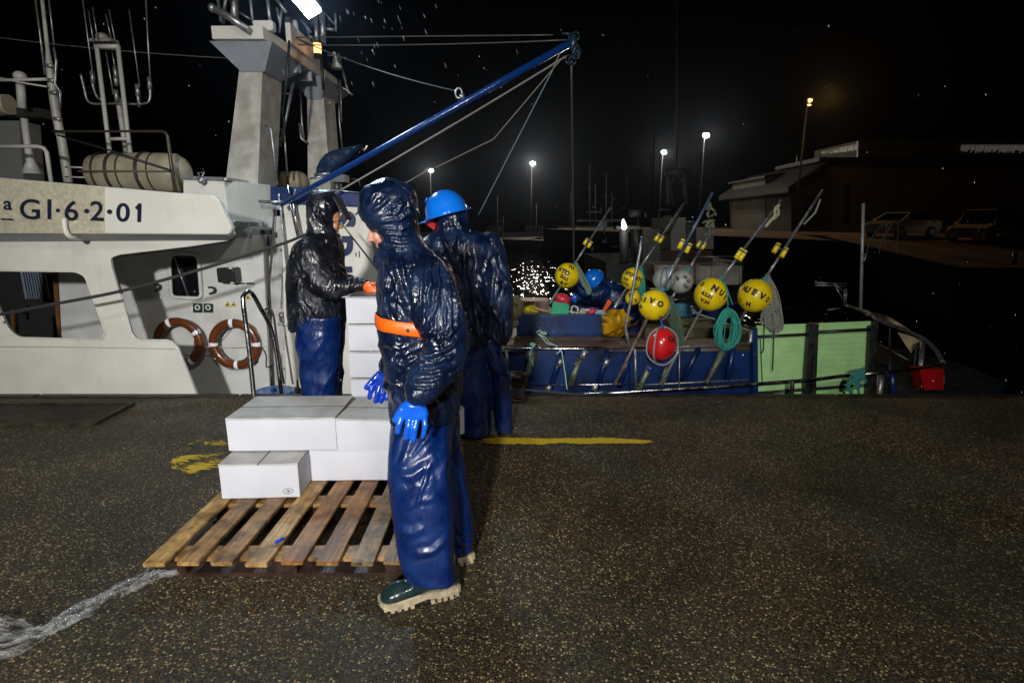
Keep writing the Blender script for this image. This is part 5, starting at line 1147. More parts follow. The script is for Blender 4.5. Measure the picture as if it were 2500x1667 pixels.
bm = newbm(); limb(bm, [(900, 701, Y2 - .26, .042), (914, 704, Y2 - .26, .046), (926, 706, Y2 - .26, .044)]); box(bm, P(912, 703, Y2 - .28), (.085, .08, .080))
cuff = add('orange_cuff', sculpt(bm, .006, 4, lambda co, n: .004 * noise.noise(co * 22)), orange_m, W2_)
bm = newbm(); tube(bm, [P(906, 694, Y2 - .33), P(912, 699, Y2 - .33), P(916, 693, Y2 - .33)], .004, 6); add('cuff_strap', bm, black_r, cuff)

# ------------------------------------------------------------------ helmeted worker seen from behind
Y3 = 3.95
W3_ = root('person', (P(1190, 1000, Y3).x, Y3, 0), 'standing person in a blue safety helmet and dark oilskins seen from behind', 'person', 'dock workers in oilskins')
z5 = lambda x, y: (850 + x / 2.751, 430 + y / 2.751)
bm = newbm(); hc3 = P(1090, 512, Y3); fw = Vector((-.75, .62, -.16)).normalized(); rr = Vector((0, 0, 1)).cross(fw).normalized(); tp = fw.cross(rr).normalized()
at3 = face(bm, fw, rr, tp, hc3, .95)
body_core(bm, P(1150, 860, Y3), P(1140, 660, Y3), P(1115, 575, Y3), [P(1075, 620, Y3 + .02), P(1205, 625, Y3 - .02)], [P(1155, 930, Y3 + .05), P(1215, 915, Y3 - .02)], [P(1160, 1060, Y3 + .05), P(1228, 1055, Y3 + .05)], [P(1060, 720, Y3 + .12), P(1215, 740, Y3 - .06)], [P(1040, 790, Y3 + .18), P(1216, 825, Y3 - .04)])
add('body', sculpt(bm, .008, 3), MATS['skin_tan'], W3_)
bm = newbm()                                              # helmet
hcz = P(1086, 505, Y3); ax_up = Vector((-.18, 0, 1)).normalized(); Rr = .148
rings = []
for t in [0, .18, .36, .54, .72, .88, 1.0]:
    a = t * math.pi / 2; rad = Rr * math.cos(a); hh = Rr * 1.02 * math.sin(a); rings.append((rad, hh))
hx = Vector((1, 0, .27)).normalized(); hy = Vector((0, 1, 0)); hz = hx.cross(hy) * 1.0
if hz.z < 0: hz = -hz
c = hcz + hz * -.035
def hr(rad, h, k=1.0, brim=0): return [c + hx * math.cos(t) * rad * (1.0 + (.0)) + hy * math.sin(t) * rad * 1.12 + hz * h for t in [i * math.pi / 20 for i in range(40)]]
loft(bm, [hr(Rr + .004, -.018), hr(Rr + .006, -.012), hr(Rr, -.004)] + [hr(max(r_, .004), h) for r_, h in rings[1:]])
hl = add('helmet', bm, mat('helmet_blue', (.004, .16, .72), .22, coat=.5), W3_)
bm = newbm(); rr_ = hr(Rr + .012, -.022); tube(bm, rr_, .006, 8, closed=True)
pk = c - hx * (Rr + .03) + hz * -.03; ball(bm, pk + hx * .02, (.055, .10, .008), 16, 8, Matrix((hx, hy, hz)).transposed().to_quaternion()); add('brim', bm, MATS['helmet_blue'], hl)
bm = newbm(); tube(bm, [c - hx * Rr * .62 + hz * Rr * .82 + Vector((0, -.05, 0)), c - hx * Rr * .80 + hz * Rr * .66 + Vector((0, -.05, 0))], .005, 6); add('vent_rib', bm, MATS['helmet_blue'], hl)
bm = newbm(); A0 = [P(1038, 546, Y3 - .02), P(1060, 530, Y3 - .03), P(1064, 552, Y3 - .02), P(1060, 562, Y3 - .02)]; hexa(bm, A0, [p + Vector((.02, .09, 0)) for p in A0]); add('red_face_shield', bm, mat('shield_red', (.35, .008, .012), .3), W3_, bevel=.004)
bm = newbm()
rows = [(225, 585, 790, .115), (260, 592, 805, .13), (320, 600, 812, .135), (370, 600, 815, .14), (420, 590, 850, .17)]
loft(bm, rings_px([(430 + y / 2.751, 850 + l / 2.751, 850 + r / 2.751, d) for y, l, r, d in rows], Y3, .12, e=2.1, n=32))
rows = [(365, 590, 850, .15), (400, 540, 930, .19), (440, 520, 985, .215), (500, 510, 1015, .23), (600, 505, 1020, .24), (750, 505, 1010, .245), (900, 505, 1000, .25), (1050, 505, 990, .25), (1110, 510, 975, .25)]
loft(bm, rings_px([(430 + y / 2.751, 850 + l / 2.751, 850 + r / 2.751, d) for y, l, r, d in rows], Y3, .2, e=2.3, n=44))
limb(bm, [(1195, 600, Y3 - .02, .10), (1212, 670, Y3 - .05, .102), (1218, 740, Y3 - .07, .102), (1219, 815, Y3 - .07, .092)])
limb(bm, [(1055, 610, Y3 + .02, .10), (1045, 700, Y3 + .08, .09), (1035, 780, Y3 + .16, .07)])
add('hooded_jacket', sculpt(bm, .0095, 5, folds(.012, 8, 7, 2.2, 21.0, 1.8, .002, 1.5), crease=creases(rand_creases(1050, 600, 1235, 820, 46, -84, 12, 70, 41) + rand_creases(1065, 520, 1140, 590, 14, -75, 20, 34, 42), 3.8, .015, .7, 6)), jacket_m, W3_)
bm = newbm()
loft(bm, rings_px([(820, 1100, 1215, .17, Y3), (860, 1112, 1203, .14, Y3 + .02), (920, 1118, 1200, .13, Y3 + .03), (1000, 1122, 1198, .115, Y3 + .03), (1058, 1124, 1196, .11, Y3 + .03)], Y3, .13, n=32))
loft(bm, rings_px([(820, 1150, 1226, .14, Y3 - .02), (860, 1186, 1228, .11, Y3 - .03), (898, 1194, 1238, .10, Y3 - .03), (910, 1200, 1247, .10, Y3 + .0), (960, 1202, 1248, .098, Y3 + .03), (1020, 1206, 1250, .092, Y3 + .06), (1050, 1209, 1250, .088, Y3 + .07)], Y3, .13, n=32))
add('trousers', sculpt(bm, .010, 5, folds(.016, 3, 3, 4, 33.0, 1.8, .001, -5.0)), trouser_m, W3_)
boot(W3_, Vector((P(1140, 1080, Y3).x, Y3 + .20, 0)), Vector((P(1165, 1080, Y3).x, Y3 - .06, 0)), .3, 1.0, sole_=black_r)
boot(W3_, Vector((P(1222, 1070, Y3).x, Y3 + .30, 0)), Vector((P(1232, 1070, Y3).x, Y3 + .03, 0)), .3, 1.0, sole_=black_r)
H5 = lambda x, y, dy=0: P(x, y, Y3 + .22 + dy)
glove('glove', W3_, H5(1030, 790), None, [[H5(1026, 800), H5(1018, 810)], [H5(1022, 812), H5(1018, 826)], [H5(1026, 814), H5(1023, 830)], [H5(1031, 815), H5(1029, 830)], [H5(1036, 813), H5(1035, 826)]], glove_dk, vox=.006)
H5 = lambda x, y, dy=0: P(x, y, Y3 - .06 + dy)
glove('glove', W3_, H5(1217, 822, .05), None, [[H5(1210, 832, .08), H5(1206, 842, .09)], [H5(1212, 840, .1), H5(1212, 852, .12)], [H5(1216, 841, .1), H5(1216, 854, .12)], [H5(1220, 841, .1), H5(1220, 853, .12)], [H5(1224, 839, .1), H5(1224, 849, .12)]], glove_dk, vox=.006, pr=.016, fr=.010)

# ------------------------------------------------------------------ crew member bending over on the blue boat
Y4 = 8.6
Z = lambda x, y: (1340 + x / 6.818, 600 + y / 6.818)
zp = lambda x, y, dy=0: P(*Z(x, y), Y4 + dy)
W4_ = root('person', zp(1100, 1420) + Vector((0, 0, -.25)), 'person in blue helmet and yellow trousers crouching over the ropes on the blue boat', 'person', 'dock workers in oilskins')
bm = newbm(); fw = Vector((-.55, -.35, -.75)).normalized(); rr = Vector((0, -1, 0)); rr = (rr - fw * rr.dot(fw)).normalized(); tp = rr.cross(fw).normalized()
if tp.z < 0: tp = -tp
at4 = face(bm, fw, rr, tp, zp(770, 610), .92)
body_core(bm, zp(1230, 1080), zp(960, 800), zp(850, 690), [zp(900, 760, -.17), zp(980, 760, .17)], [zp(1000, 1250, -.15), zp(1100, 1250, .15)], [zp(1150, 1420, -.15), zp(1250, 1420, .15)], [zp(700, 800, -.18), zp(760, 860, .15)], [zp(470, 640, -.1), zp(480, 850, .05)])
add('body', sculpt(bm, .011, 3), MATS['skin_tan'], W4_)
bm = newbm(); c = zp(750, 560); q4 = Vector((-.72, -.25, .62)).normalized().to_track_quat('Z', 'Y'); 
rings = []
for t in (-.12, 0, .2, .45, .7, .9, .99):
    a = t * math.pi / 2; rings.append([c + q4 @ Vector((math.cos(u) * .155 * math.cos(a), math.sin(u) * .17 * math.cos(a), .165 * math.sin(a))) for u in [i * math.pi / 14 for i in range(28)]])
loft(bm, rings); hl = add('helmet', bm, MATS['helmet_blue'], W4_)
bm = newbm(); tube(bm, rings[0], .012, 8, closed=True); add('brim', bm, MATS['helmet_blue'], hl)
bm = newbm(); chain(bm, [zp(1250, 1070), zp(1120, 900), zp(940, 770), zp(860, 700)], [.27, .26, .21, .12], 24)
chain(bm, [zp(900, 760, -.16), zp(720, 820, -.22), zp(560, 760, -.18), zp(470, 660, -.12)], [.115, .10, .085, .06], 18)
chain(bm, [zp(980, 740, .17), zp(780, 880, .12), zp(600, 880, .02), zp(500, 860, -.02)], [.115, .10, .085, .06], 18)
cap(bm, zp(930, 640, .1), .05, zp(1030, 620, .15), .06, 12)
add('jacket', sculpt(bm, .012, 4, folds(.016, 6, 6, 6, 41.0, 1.5, .005)), oilskin('oilskin_navy', (.003, .012, .05), .28, .3, 13, .6, (.005, .03, .13)), W4_)
bm = newbm(); chain(bm, [zp(1250, 1130, -.05), zp(1080, 1240, -.2), zp(930, 1330, -.3)], [.21, .17, .15], 20); chain(bm, [zp(1300, 1150, .1), zp(1200, 1250, .1), zp(1080, 1330, .1)], [.21, .17, .15], 20); chain(bm, [zp(930, 1330, -.28), zp(1100, 1390, -.1)], [.14, .13], 18); chain(bm, [zp(870, 1290, .1), zp(1180, 1390, .2)], [.13, .13], 18)
yt = oilskin('oilskin_yellow', (.70, .36, .012), .3, .3, 10, .3)
add('trousers', sculpt(bm, .013, 4, folds(.025, 5, 5, 8, 44.0, 1.4, .004)), yt, W4_)
bm = newbm(); A0 = [zp(880, 1085, -.30), zp(985, 895, -.28), zp(1050, 935, -.28), zp(920, 1120, -.30)]; hexa(bm, A0, [p + Vector((.02, .06, .0)) for p in A0]); add('reflective_band', bm, orange_m, W4_)
for (wx, wy, fl_, dd) in ((465, 630, [[(430, 560), (400, 520)], [(440, 540), (420, 490)], [(470, 540), (455, 490)], [(490, 555), (490, 510)], [(505, 575), (515, 540)]], -.13), (480, 860, [[(420, 800), (390, 790)], [(410, 850), (375, 850)], [(410, 875), (375, 880)], [(420, 900), (390, 915)], [(440, 925), (420, 945)]], -.03)):
    glove('glove', W4_, zp(wx, wy, dd), None, [[zp(x, y, dd) for x, y in f] for f in fl_], glove_m, vox=.008, pr=.030, fr=.016)
# ================================================================== BLUE BOAT
BB_ = root('fishing_boat', (3.0, 7.5, -2.0), 'low blue fishing boat with light green side panels and a curved steel end rail', 'boat')
hullb = mat('blue_hull', (.004, .018, .085), .32, var=.6, vscale=3, bump=.25, bscale=10, grime=.5, grimecol=(.01, .02, .02))
frame_m = mat('dark_frame', (.035, .035, .038), .4, .5, var=.5, vscale=14, bump=.3, bscale=40)
wood_w = wood_mat('wet_plank', (.16, .085, .035), (.05, .028, .014), .45)
SY = 5.72
def lineR(pts, r, m, name, parent=BB_, n=8):
    bm = newbm(); tube(bm, [P(*p) for p in pts], r, n); return add(name, bm, m, parent)
# near side wall and flared hull
xl = P(1190, 860, SY).x; xr = P(1846, 860, SY).x
zt_ = P(1400, 857, SY).z; zb_ = P(1400, 960, SY).z
bm = newbm(); box(bm, ((xl + xr) / 2 - .4, SY + .03, (zt_ + zb_) / 2 - .35), (xr - xl + .8, .06, zt_ - zb_ + .7)); add('side_wall', bm, hullb, BB_)
bm = newbm()
out = [(xl - 1.2, SY - .05), (xr - .2, SY - .05), (5.1, SY + .05), (5.9, SY + .55), (6.15, 7.2), (5.7, 8.9), (4.5, 9.9), (xl - 1.2, 9.9)]
hexa(bm, [Vector((x, y, -.30)) for x, y in out], [Vector((x * .93 - .1, y * .93 + .5, -2.3)) for x, y in out]); add('hull', bm, hullb, BB_)
bm = newbm(); hexa(bm, [Vector((x, y, -.27)) for x, y in out[:]], [Vector((x, y, -.29)) for x, y in out]); add('deck', bm, mat('blue_deck', (.02, .03, .035), .35, bump=.4, bscale=18, var=.4, vscale=4), BB_)
# wet wooden worktop inboard, blue locker behind it
zw = P(1400, 851, SY + .1).z
def plank(x0, x1, y0, y1, z, name='plank', m=None):
    bm = newbm(); box(bm, ((x0 + x1) / 2, (y0 + y1) / 2, z - .02), (x1 - x0, y1 - y0, .04)); return add(name, bm, m or wood_w, BB_, bevel=.006)
wx0, wx1 = P(1200, 830, 6.0).x, P(1840, 830, 6.0).x
for i in range(4): plank(wx0, P(1535, 830, 6.0).x if i < 4 else wx1, 5.79 + i * .175, 5.79 + (i + 1) * .175 - .006, zw + .004 * (i % 2))
for i in range(3): plank(P(1540, 830, 6.0).x, wx1, 5.80 + i * .23, 5.80 + (i + 1) * .23 - .006, zw - .02)
zl0 = P(1400, 809, 6.55).z; zl1 = P(1400, 769, 6.55).z; lx0 = P(1262, 790, 6.55).x; lx1 = P(1470, 790, 6.55).x
bm = newbm(); box(bm, ((lx0 + lx1) / 2, 6.9, (zl0 + zl1) / 2 - .1), (lx1 - lx0, .70, zl1 - zl0 + .2)); add('deck_locker', bm, mat('locker_blue', (.004, .024, .10), .3, var=.5, vscale=4, bump=.3, bscale=12, grime=.6, grimecol=(.02, .03, .02)), BB_, bevel=.02)
bm = newbm(); box(bm, ((lx0 + P(1345, 790, 6.6).x) / 2, 7.15, zl1 + .05), (P(1345, 790, 6.6).x - lx0, .35, .12)); add('locker_coaming', bm, wood_w, BB_, bevel=.008)
bm = newbm(); box(bm, (P(1700, 800, 6.8).x, 6.9, zw - .05), (1.3, .25, .20)); box(bm, (P(1680, 800, 7.2).x, 7.6, zw - .1), (1.0, .2, .25)); add('inner_coaming', bm, mat('mossy_wood', (.075, .07, .025), .5, var=.6, vscale=5, bump=.4, bscale=30), BB_, bevel=.01)
bm = newbm(); box(bm, (P(1560, 780, 8.5).x, 9.3, .02), (3.8, .08, .5)); add('far_side_wall', bm, hullb, BB_)
lineR([(1232, 718 + 20, 8.8), (1350, 742, 8.8)], .02, steel, 'far_rail'); lineR([(1640, 733, 8.6), (1702, 728, 8.6)], .018, steel, 'far_rail')
# rails in front of the side wall
lineR([(1232, 852, 5.6), (1400, 851, 5.6), (1594, 850, 5.6)], .018, steel, 'top_rail'); lineR([(1594, 851, 5.6), (1660, 847, 5.6), (1826, 838, 5.6)], .015, galv, 'top_rail'); lineR([(1826, 838, 5.6), (1833, 832, 5.6), (1833, 806, 5.6)], .022, galv, 'rail_corner')
lineR([(1270, 941, 5.6), (1500, 938, 5.6), (1560, 937, 5.6)], .010, steel, 'lower_rail'); lineR([(1560, 940, 5.6), (1700, 933, 5.6), (1828, 927, 5.6)], .010, galv, 'lower_rail')
lineR([(1380, 966, 5.35), (1560, 955, 5.35), (1760, 944, 5.35), (1985, 927, 5.4), (2052, 918, 5.45), (2110, 914, 5.5)], .021, steel, 'rubbing_rail')
lineR([(2110, 914, 5.5), (2200, 905, 5.7), (2262, 899, 5.95), (2295, 892, 6.2), (2303, 885, 6.45)], .019, steel, 'rubbing_rail')
lineR([(1236, 852, 5.6), (1241, 900, 5.6)], .018, galv, 'stanchion'); lineR([(1551, 852, 5.58), (1552, 950, 5.58)], .014, galv, 'stanchion'); lineR([(1659, 846, 5.55), (1658, 955, 5.5)], .008, galv, 'stanchion')
# slanting rod tubes
for a, b_, m_ in (((1305, 860), (1278, 946), 0), ((1297, 856), (1290, 876), 1), ((1371, 876), (1362, 893), 1), ((1343, 940), (1335, 954), 1), ((1430, 856), (1421, 874), 1), ((1416, 876), (1390, 942), 0), ((1483, 876), (1476, 893), 1), ((1456, 938), (1449, 953), 1), ((1373, 856), (1343, 948), 2), ((1487, 854), (1457, 948), 2), ((1540, 856), (1512, 946), 2),
                   ((1586, 893), (1559, 953), 0), ((1632, 897), (1613, 940), 0), ((1765, 857), (1724, 936), 0), ((1790, 850), (1776, 930), 2), ((1706, 848), (1668, 930), 2)):
    bm = newbm(); tube(bm, [P(*a, 5.62), P(*b_, 5.62)], (.034, .036, .03)[m_], 12); o = add('rod_tube', bm, [mat('mossy_tube', (.14, .16, .11), .45, .4, var=.6, vscale=16, bump=.5, bscale=50), galv, hullb][m_], BB_)
for xx in (1537, 1542): pass
bm = newbm(); bar(bm, P(1540, 850, 5.64), P(1544, 960, 5.64), .05, .04); add('wall_rib', bm, hullb, BB_); bm = newbm(); bar(bm, P(1840, 800, 5.66), P(1842, 960, 5.66), .075, .05); add('wall_rib', bm, hullb, BB_)
# pale green lap panels between dark posts
gp = mat('pale_green_panel', (.36, .62, .26), .5, var=.10, vscale=5, grime=.2, grimecol=(.16, .17, .07), bump=.15, bscale=20)
def panel(tl, tr, br, bl_):
    rows = 14; a0, a1, b0, b1 = P(*tl, SY), P(*tr, SY), P(*bl_, SY), P(*br, SY)
    bm = newbm()
    for i in range(rows):
        t0, t1 = i / rows, (i + 1) / rows; A_, B_ = a0.lerp(b0, t0), a1.lerp(b1, t0); C2, D2 = a0.lerp(b0, t1), a1.lerp(b1, t1); o = Vector((0, -.010, 0))
        hexa(bm, [A_, B_, D2 + o, C2 + o], [A_ + Vector((0, .03, 0)), B_ + Vector((0, .03, 0)), D2 + Vector((0, .03, 0)), C2 + Vector((0, .03, 0))])
    return add('green_panel', bm, gp, BB_)
panel((1847, 806), (1975, 803), (1972, 985), (1846, 985)); panel((1994, 800), (2122, 794), (2112, 985), (1992, 985))
lineR([(1848, 822, SY - .05), (1972, 816, SY - .05)], .016, frame_m, 'panel_bar'); lineR([(1996, 811, SY - .05), (2124, 804, SY - .05)], .018, frame_m, 'panel_bar'); lineR([(1846, 960, SY - .04), (2112, 940, SY - .04)], .018, frame_m, 'panel_bar')
for pts in ([(1979, 788), (1965, 985)], [(1990, 790), (1982, 985)]): bm = newbm(); bar(bm, P(*pts[0], SY - .07), P(*pts[1], SY - .07), .055, .05); add('panel_post', bm, frame_m, BB_)
for pts in ([(2136, 790), (2131, 860)], [(2126, 795), (2117, 985)]): bm = newbm(); bar(bm, P(*pts[0], SY - .05), P(*pts[1], SY - .05), .05, .04); add('panel_post', bm, frame_m, BB_)
bm = newbm(); bar(bm, P(1846, 806, SY + .01), P(2124, 795, SY + .01), .02, .10); add('panel_cap', bm, gp, BB_)
# curved end of the boat
curve = [(1848, 800, 9.7), (1930, 744, 9.7), (2067, 747, 9.5), (2101, 757, 9.1), (2153, 786, 8.2), (2200, 803, 7.7), (2253, 826, 7.15), (2284, 854, 6.75), (2303, 886, 6.45)]
bm = newbm(); tube(bm, spline([P(*p) for p in curve[2:]], 5), .026, 10); add('end_rail', bm, galv, BB_)
for a, b_, r_, m_ in (((2138, 786, 7.9), (2129, 860, 7.6), .034, galv), ((2253, 834, 7.0), (2247, 896, 6.6), .030, galv), ((2240, 840, 7.0), (2233, 980, 6.3), .026, frame_m), ((2174, 800, 7.6), (2172, 905, 6.9), .016, frame_m), ((2152, 915, 5.8), (2143, 985, 5.75), .034, galv), ((2176, 905, 5.9), (2183, 985, 5.9), .04, hullb), ((2246, 905, 6.0), (2241, 950, 6.0), .013, galv), ((2303, 888, 6.4), (2306, 985, 6.3), .02, frame_m),
                      ((2144, 838, 7.6), (2214, 877, 7.0), .01, galv), ((1935, 928, 5.35), (1930, 985, 5.4), .022, frame_m), ((2112, 770, 8.6), (2136, 772, 8.4), .012, galv)):
    bm = newbm(); tube(bm, [P(*a), P(*b_)], r_, 10); add('stanchion', bm, m_, BB_)
tarp = mat('cream_tarp', (.62, .52, .28), .5, var=.3, vscale=5, bump=.4, bscale=12)
bm = newbm(); A0 = [P(2100, 756, 9.1), P(2140, 763, 8.5), P(2180, 780, 8.0), P(2222, 808, 7.5)]; B0 = [P(2108, 762, 9.1), P(2145, 777, 8.4), P(2178, 790, 7.9), P(2210, 800, 7.55)]
rings = [[a, a + Vector((0, .01, .012)), b_ + Vector((0, .02, .0)), b_] for a, b_ in zip(A0, B0)]; loft(bm, rings); 
hexa(bm, [P(2192, 813, 7.5), P(2222, 822, 7.3), P(2248, 834, 7.1), P(2224, 862, 7.1)], [p + Vector((.02, .03, .01)) for p in (P(2192, 813, 7.5), P(2222, 822, 7.3), P(2248, 834, 7.1), P(2224, 862, 7.1))]); add('tarpaulin', bm, tarp, BB_)
bm = newbm(); A0 = [P(2245, 903, 5.85), P(2304, 901, 5.95), P(2304, 950, 5.95), P(2257, 952, 5.85)]; hexa(bm, A0, [p + Vector((0, .16, 0)) for p in A0]); add('red_box', bm, mat('box_red', (.42, .006, .008), .4, var=.15), BB_, bevel=.02)
bm = newbm(); tube(bm, spline([P(2110, 985, 5.5), P(2150, 975, 5.5), P(2200, 972, 5.55), P(2255, 966, 5.8)], 4), .03, 8); add('fender_hose', bm, hullb, BB_)
bm = newbm()
for k in range(10):
    c = P(random.uniform(2072, 2102), random.uniform(905, 945), 5.36); a_ = random.random() * 3
    tube(bm, [c + Vector((math.cos(t) * .045, -.015, math.sin(t + a_) * .05)) for t in [i * math.pi / 6 for i in range(12)]], .010, 6, closed=True)
tube(bm, [P(2070, 930, 5.36), P(2082, 985, 5.4)], .012, 6); tube(bm, [P(2095, 930, 5.36), P(2098, 985, 5.4)], .012, 6)
add('lashing', bm, mat('teal_rope', (.03, .20, .17), .7, bump=.6, bscale=160), BB_)
# white pole at the end of the boat with cleat frame
lineR([(2108, 497, 9.0), (2101, 757, 9.1)], [.022, .026], mat('pale_pole', (.60, .61, .62), .4, .3), 'flag_pole')
lineR([(2105, 621, 9.0), (2115, 620, 9.0), (2111, 634, 9.0), (2106, 645, 9.0)], .010, galv, 'pole_cleat')
bm = newbm(); 
for a, b_ in (((1988, 690), (2068, 693)), ((1990, 696), (2065, 699)), ((2035, 692), (2062, 712)), ((2063, 706), (2060, 745)), ((2067, 706), (2065, 745)), ((2040, 700), (2060, 735)), ((2020, 757), (2052, 752))): tube(bm, [P(*a, 9.4), P(*b_, 9.4)], .013, 6)
add('pipe_bracket', bm, galv, BB_)

# ================================================================== BUOYS
yel = mat('buoy_yellow', (.84, .62, .008), .30, var=.12, vscale=9, grime=.35, grimecol=(.45, .26, .02), coat=.35)
wht = mat('buoy_white', (.36, .37, .32), .45, var=.2, vscale=8, grime=.4, grimecol=(.2, .2, .1))
redm = mat('buoy_red', (.62, .012, .014), .26, var=.15, vscale=9, coat=.4)
mark = mat('marker_ink', (.022, .012, .012), .5)
pole_m = mat('pole_grey', (.33, .34, .36), .35, .6, var=.3, vscale=16)
pole_d = mat('pole_worn', (.12, .12, .13), .5, .3, var=.5, vscale=16)
bluet = mat('blue_tape', (.02, .05, .30), .4)
teal = mat('teal_net_rope', (.03, .34, .27), .6, bump=.6, bscale=220)
olive = mat('olive_net_rope', (.13, .16, .10), .7, bump=.6, bscale=220)
greyr = mat('grey_net_rope', (.24, .25, .21), .75, bump=.6, bscale=220)
def sphere_text(parent, s, C_, r_, dx, dy, size, rot, k, m=mark, bold=.10, sx=1.0):
    size_m = size * k / .7; me = curve_text(s, size_m, bold * size * k); bm = newbm(); bm.from_mesh(me); bpy.data.meshes.remove(me)
    bmesh.ops.triangulate(bm, faces=bm.faces); bmesh.ops.subdivide_edges(bm, edges=[e for e in bm.edges if e.calc_length() > size_m * .16], cuts=3, use_grid_fill=True)
    vd = (C_ - camo.location).normalized(); rgt = vd.cross(Vector((0, 0, 1))).normalized(); up = rgt.cross(vd)
    cr_, sr_ = math.cos(rot), math.sin(rot)
    for v in bm.verts:
        a, b_ = v.co.x * sx, v.co.y; X = a * cr_ - b_ * sr_ + dx * k; Zz = a * sr_ + b_ * cr_ + dy * k
        rho = math.hypot(X, Zz)
        if rho < 1e-6: v.co = C_ - vd * r_; continue
        th_ = min(1.5, rho / r_); v.co = C_ + (rgt * X / rho + up * Zz / rho) * math.sin(th_) * r_ - vd * math.cos(th_) * r_
    add('marking', bm, m, parent)
def coil(parent, c, w_, h_, m, n=14, r=.0045, seed=0, tail=None, depth=.05, tilt=0.0, name='rope_coil', gap=.4, parts=24):
    rnd = random.Random(seed); bm = newbm()
    for i in range(n):
        ww = w_ * rnd.uniform(gap, 1); hh = h_ * rnd.uniform(.72, 1); oy = rnd.uniform(-depth, depth); ox = rnd.uniform(-.1, .1) * w_; oz = rnd.uniform(-.06, .06) * h_; ph = rnd.random() * 6
        pts = []
        for j in range(parts):
            t = 2 * math.pi * j / parts; x = math.cos(t) * ww * (1 - .18 * math.sin(t)) + ox + .04 * w_ * math.sin(3 * t + ph); z = math.sin(t) * hh + oz + .03 * h_ * math.sin(2 * t + ph)
            pts.append(c + Vector((x * math.cos(tilt) - z * math.sin(tilt), oy + .3 * depth * math.sin(2 * t + ph), x * math.sin(tilt) + z * math.cos(tilt))))
        tube(bm, pts, r, 5, closed=True)
    if tail:
        for t_ in tail: tube(bm, spline(t_, 4), r, 5)
    return add(name, bm, m, parent)
def hank(parent, top, bot, w_, m, n=18, r=.005, seed=0, name='rope_hank'):
    rnd = random.Random(seed); bm = newbm()
    for i in range(n):
        a = rnd.uniform(-1, 1); dy = rnd.uniform(-.05, .05); e = rnd.uniform(-.03, .03)
        p = [top + Vector((rnd.uniform(-.02, .02), dy * .3, rnd.uniform(-.02, .02))), top.lerp(bot, .3) + Vector((w_ * a * .85, dy, 0)), top.lerp(bot, .7) + Vector((w_ * a, dy, e)), bot + Vector((w_ * a * .8, dy, rnd.uniform(-.03, .05)))]
        b2 = rnd.uniform(-1, 1); p += [bot + Vector((w_ * (a + b2) * .3, dy, -.03)), bot + Vector((w_ * b2 * .7, dy * .5, .03)), top.lerp(bot, .6) + Vector((w_ * b2 * .9, dy, 0)), top + Vector((rnd.uniform(-.02, .02), dy * .3, 0))]
        tube(bm, spline(p, 4), r, 5)
    return add(name, bm, m, parent)
def buoy(label, cx, cy, Y, rpx, top, bot, m, texts=(), floats=(), botY=None, topY=None, upper=None, lower=None, neck=(.08, .08), elong=1.04, knots=True, pr=.0135, fcol=None):
    C_ = P(cx, cy, Y); k = mpp(Y, C_.z); r_ = rpx * k
    rt = root('marker_buoy', C_ + Vector((0, 0, -r_)), label, 'buoy', 'marker buoys with poles on the blue boat')
    T_ = P(*top, topY or Y) if top else None; B_ = P(*bot, botY or Y) if bot else None
    ax = ((T_ or C_ + Vector((.3, 0, .6))) - (B_ or C_ - Vector((.3, 0, .6)))).normalized(); qt = ax.to_track_quat('Z', 'Y')
    bm = newbm(); rings = []
    for i in range(25):
        t = -math.pi / 2 + math.pi * i / 24; rr_ = max(.004, r_ * math.cos(t)); zz = r_ * elong * math.sin(t)
        if i in (0, 24): rr_ = r_ * .10
        rings.append([C_ + qt @ Vector((math.cos(u) * rr_, math.sin(u) * rr_, zz)) for u in [j * math.pi / 18 for j in range(36)]])
    rings = [[p - ax * r_ * .10 + (p - C_) * -.55 for p in rings[0]]] + rings + [[p + ax * r_ * .12 + (p - C_) * -.0 for p in rings[-1]]]
    loft(bm, rings[1:]); fl_ = add('float', bm, m, rt)
    for t_ in texts: sphere_text(fl_, *t_[:1], C_, r_ * 1.035, *t_[1:5], k, sx=(t_[5] if len(t_) > 5 else 1.0))
    pts = []
    if T_ and B_: 
        bm = newbm(); tube(bm, [B_, C_ - ax * r_ * .98], [pr * 1.25, pr], 10); add('pole_foot', bm, lower or pole_m, rt)
        mid = C_ + ax * r_; bm = newbm(); tube(bm, [mid, mid.lerp(T_, .35)], pr, 10); add('pole', bm, pole_m, rt)
        bm = newbm(); tube(bm, [mid.lerp(T_, .35), T_], [pr * 1.15, pr * .9], 10); add('pole_top', bm, upper or pole_d, rt)
    for (fx, fy, l_, w_) in floats:
        c = P(fx, fy, Y - .03); L_ = l_ * k / 2; bm = newbm(); tube(bm, [c - ax * L_, c - ax * L_ * .96, c + ax * L_ * .96, c + ax * L_], [w_ * k * .42, w_ * k * .5, w_ * k * .5, w_ * k * .42], 14); o = add('pole_float', bm, fcol or yel, rt)
        bm = newbm(); tube(bm, [c + ax * L_ * .42, c + ax * L_ * .66], w_ * k * .54, 14); add('tape', bm, bluet, o)
    if floats:
        bm = newbm(); a = P(floats[0][0], floats[0][1] - 4, Y - .03); b_ = P(floats[-1][0], floats[-1][1] - 4, Y - .03); tube(bm, [a, b_], .012, 8); add('float_lashing', bm, bluet, rt)
    if knots and top:
        bm = newbm(); c = C_ + ax * r_ * 1.06
        for i in range(5): tube(bm, [c + ax * (i * .012 - .02) + qt @ Vector((math.cos(u) * .024, math.sin(u) * .024, 0)) for u in [j * math.pi / 6 for j in range(12)]], .0075, 6, closed=True)
        add('knot', bm, mat('knot_teal', (.05, .22, .28), .6), rt)
    return rt, C_, r_, ax, k
YB = 5.75
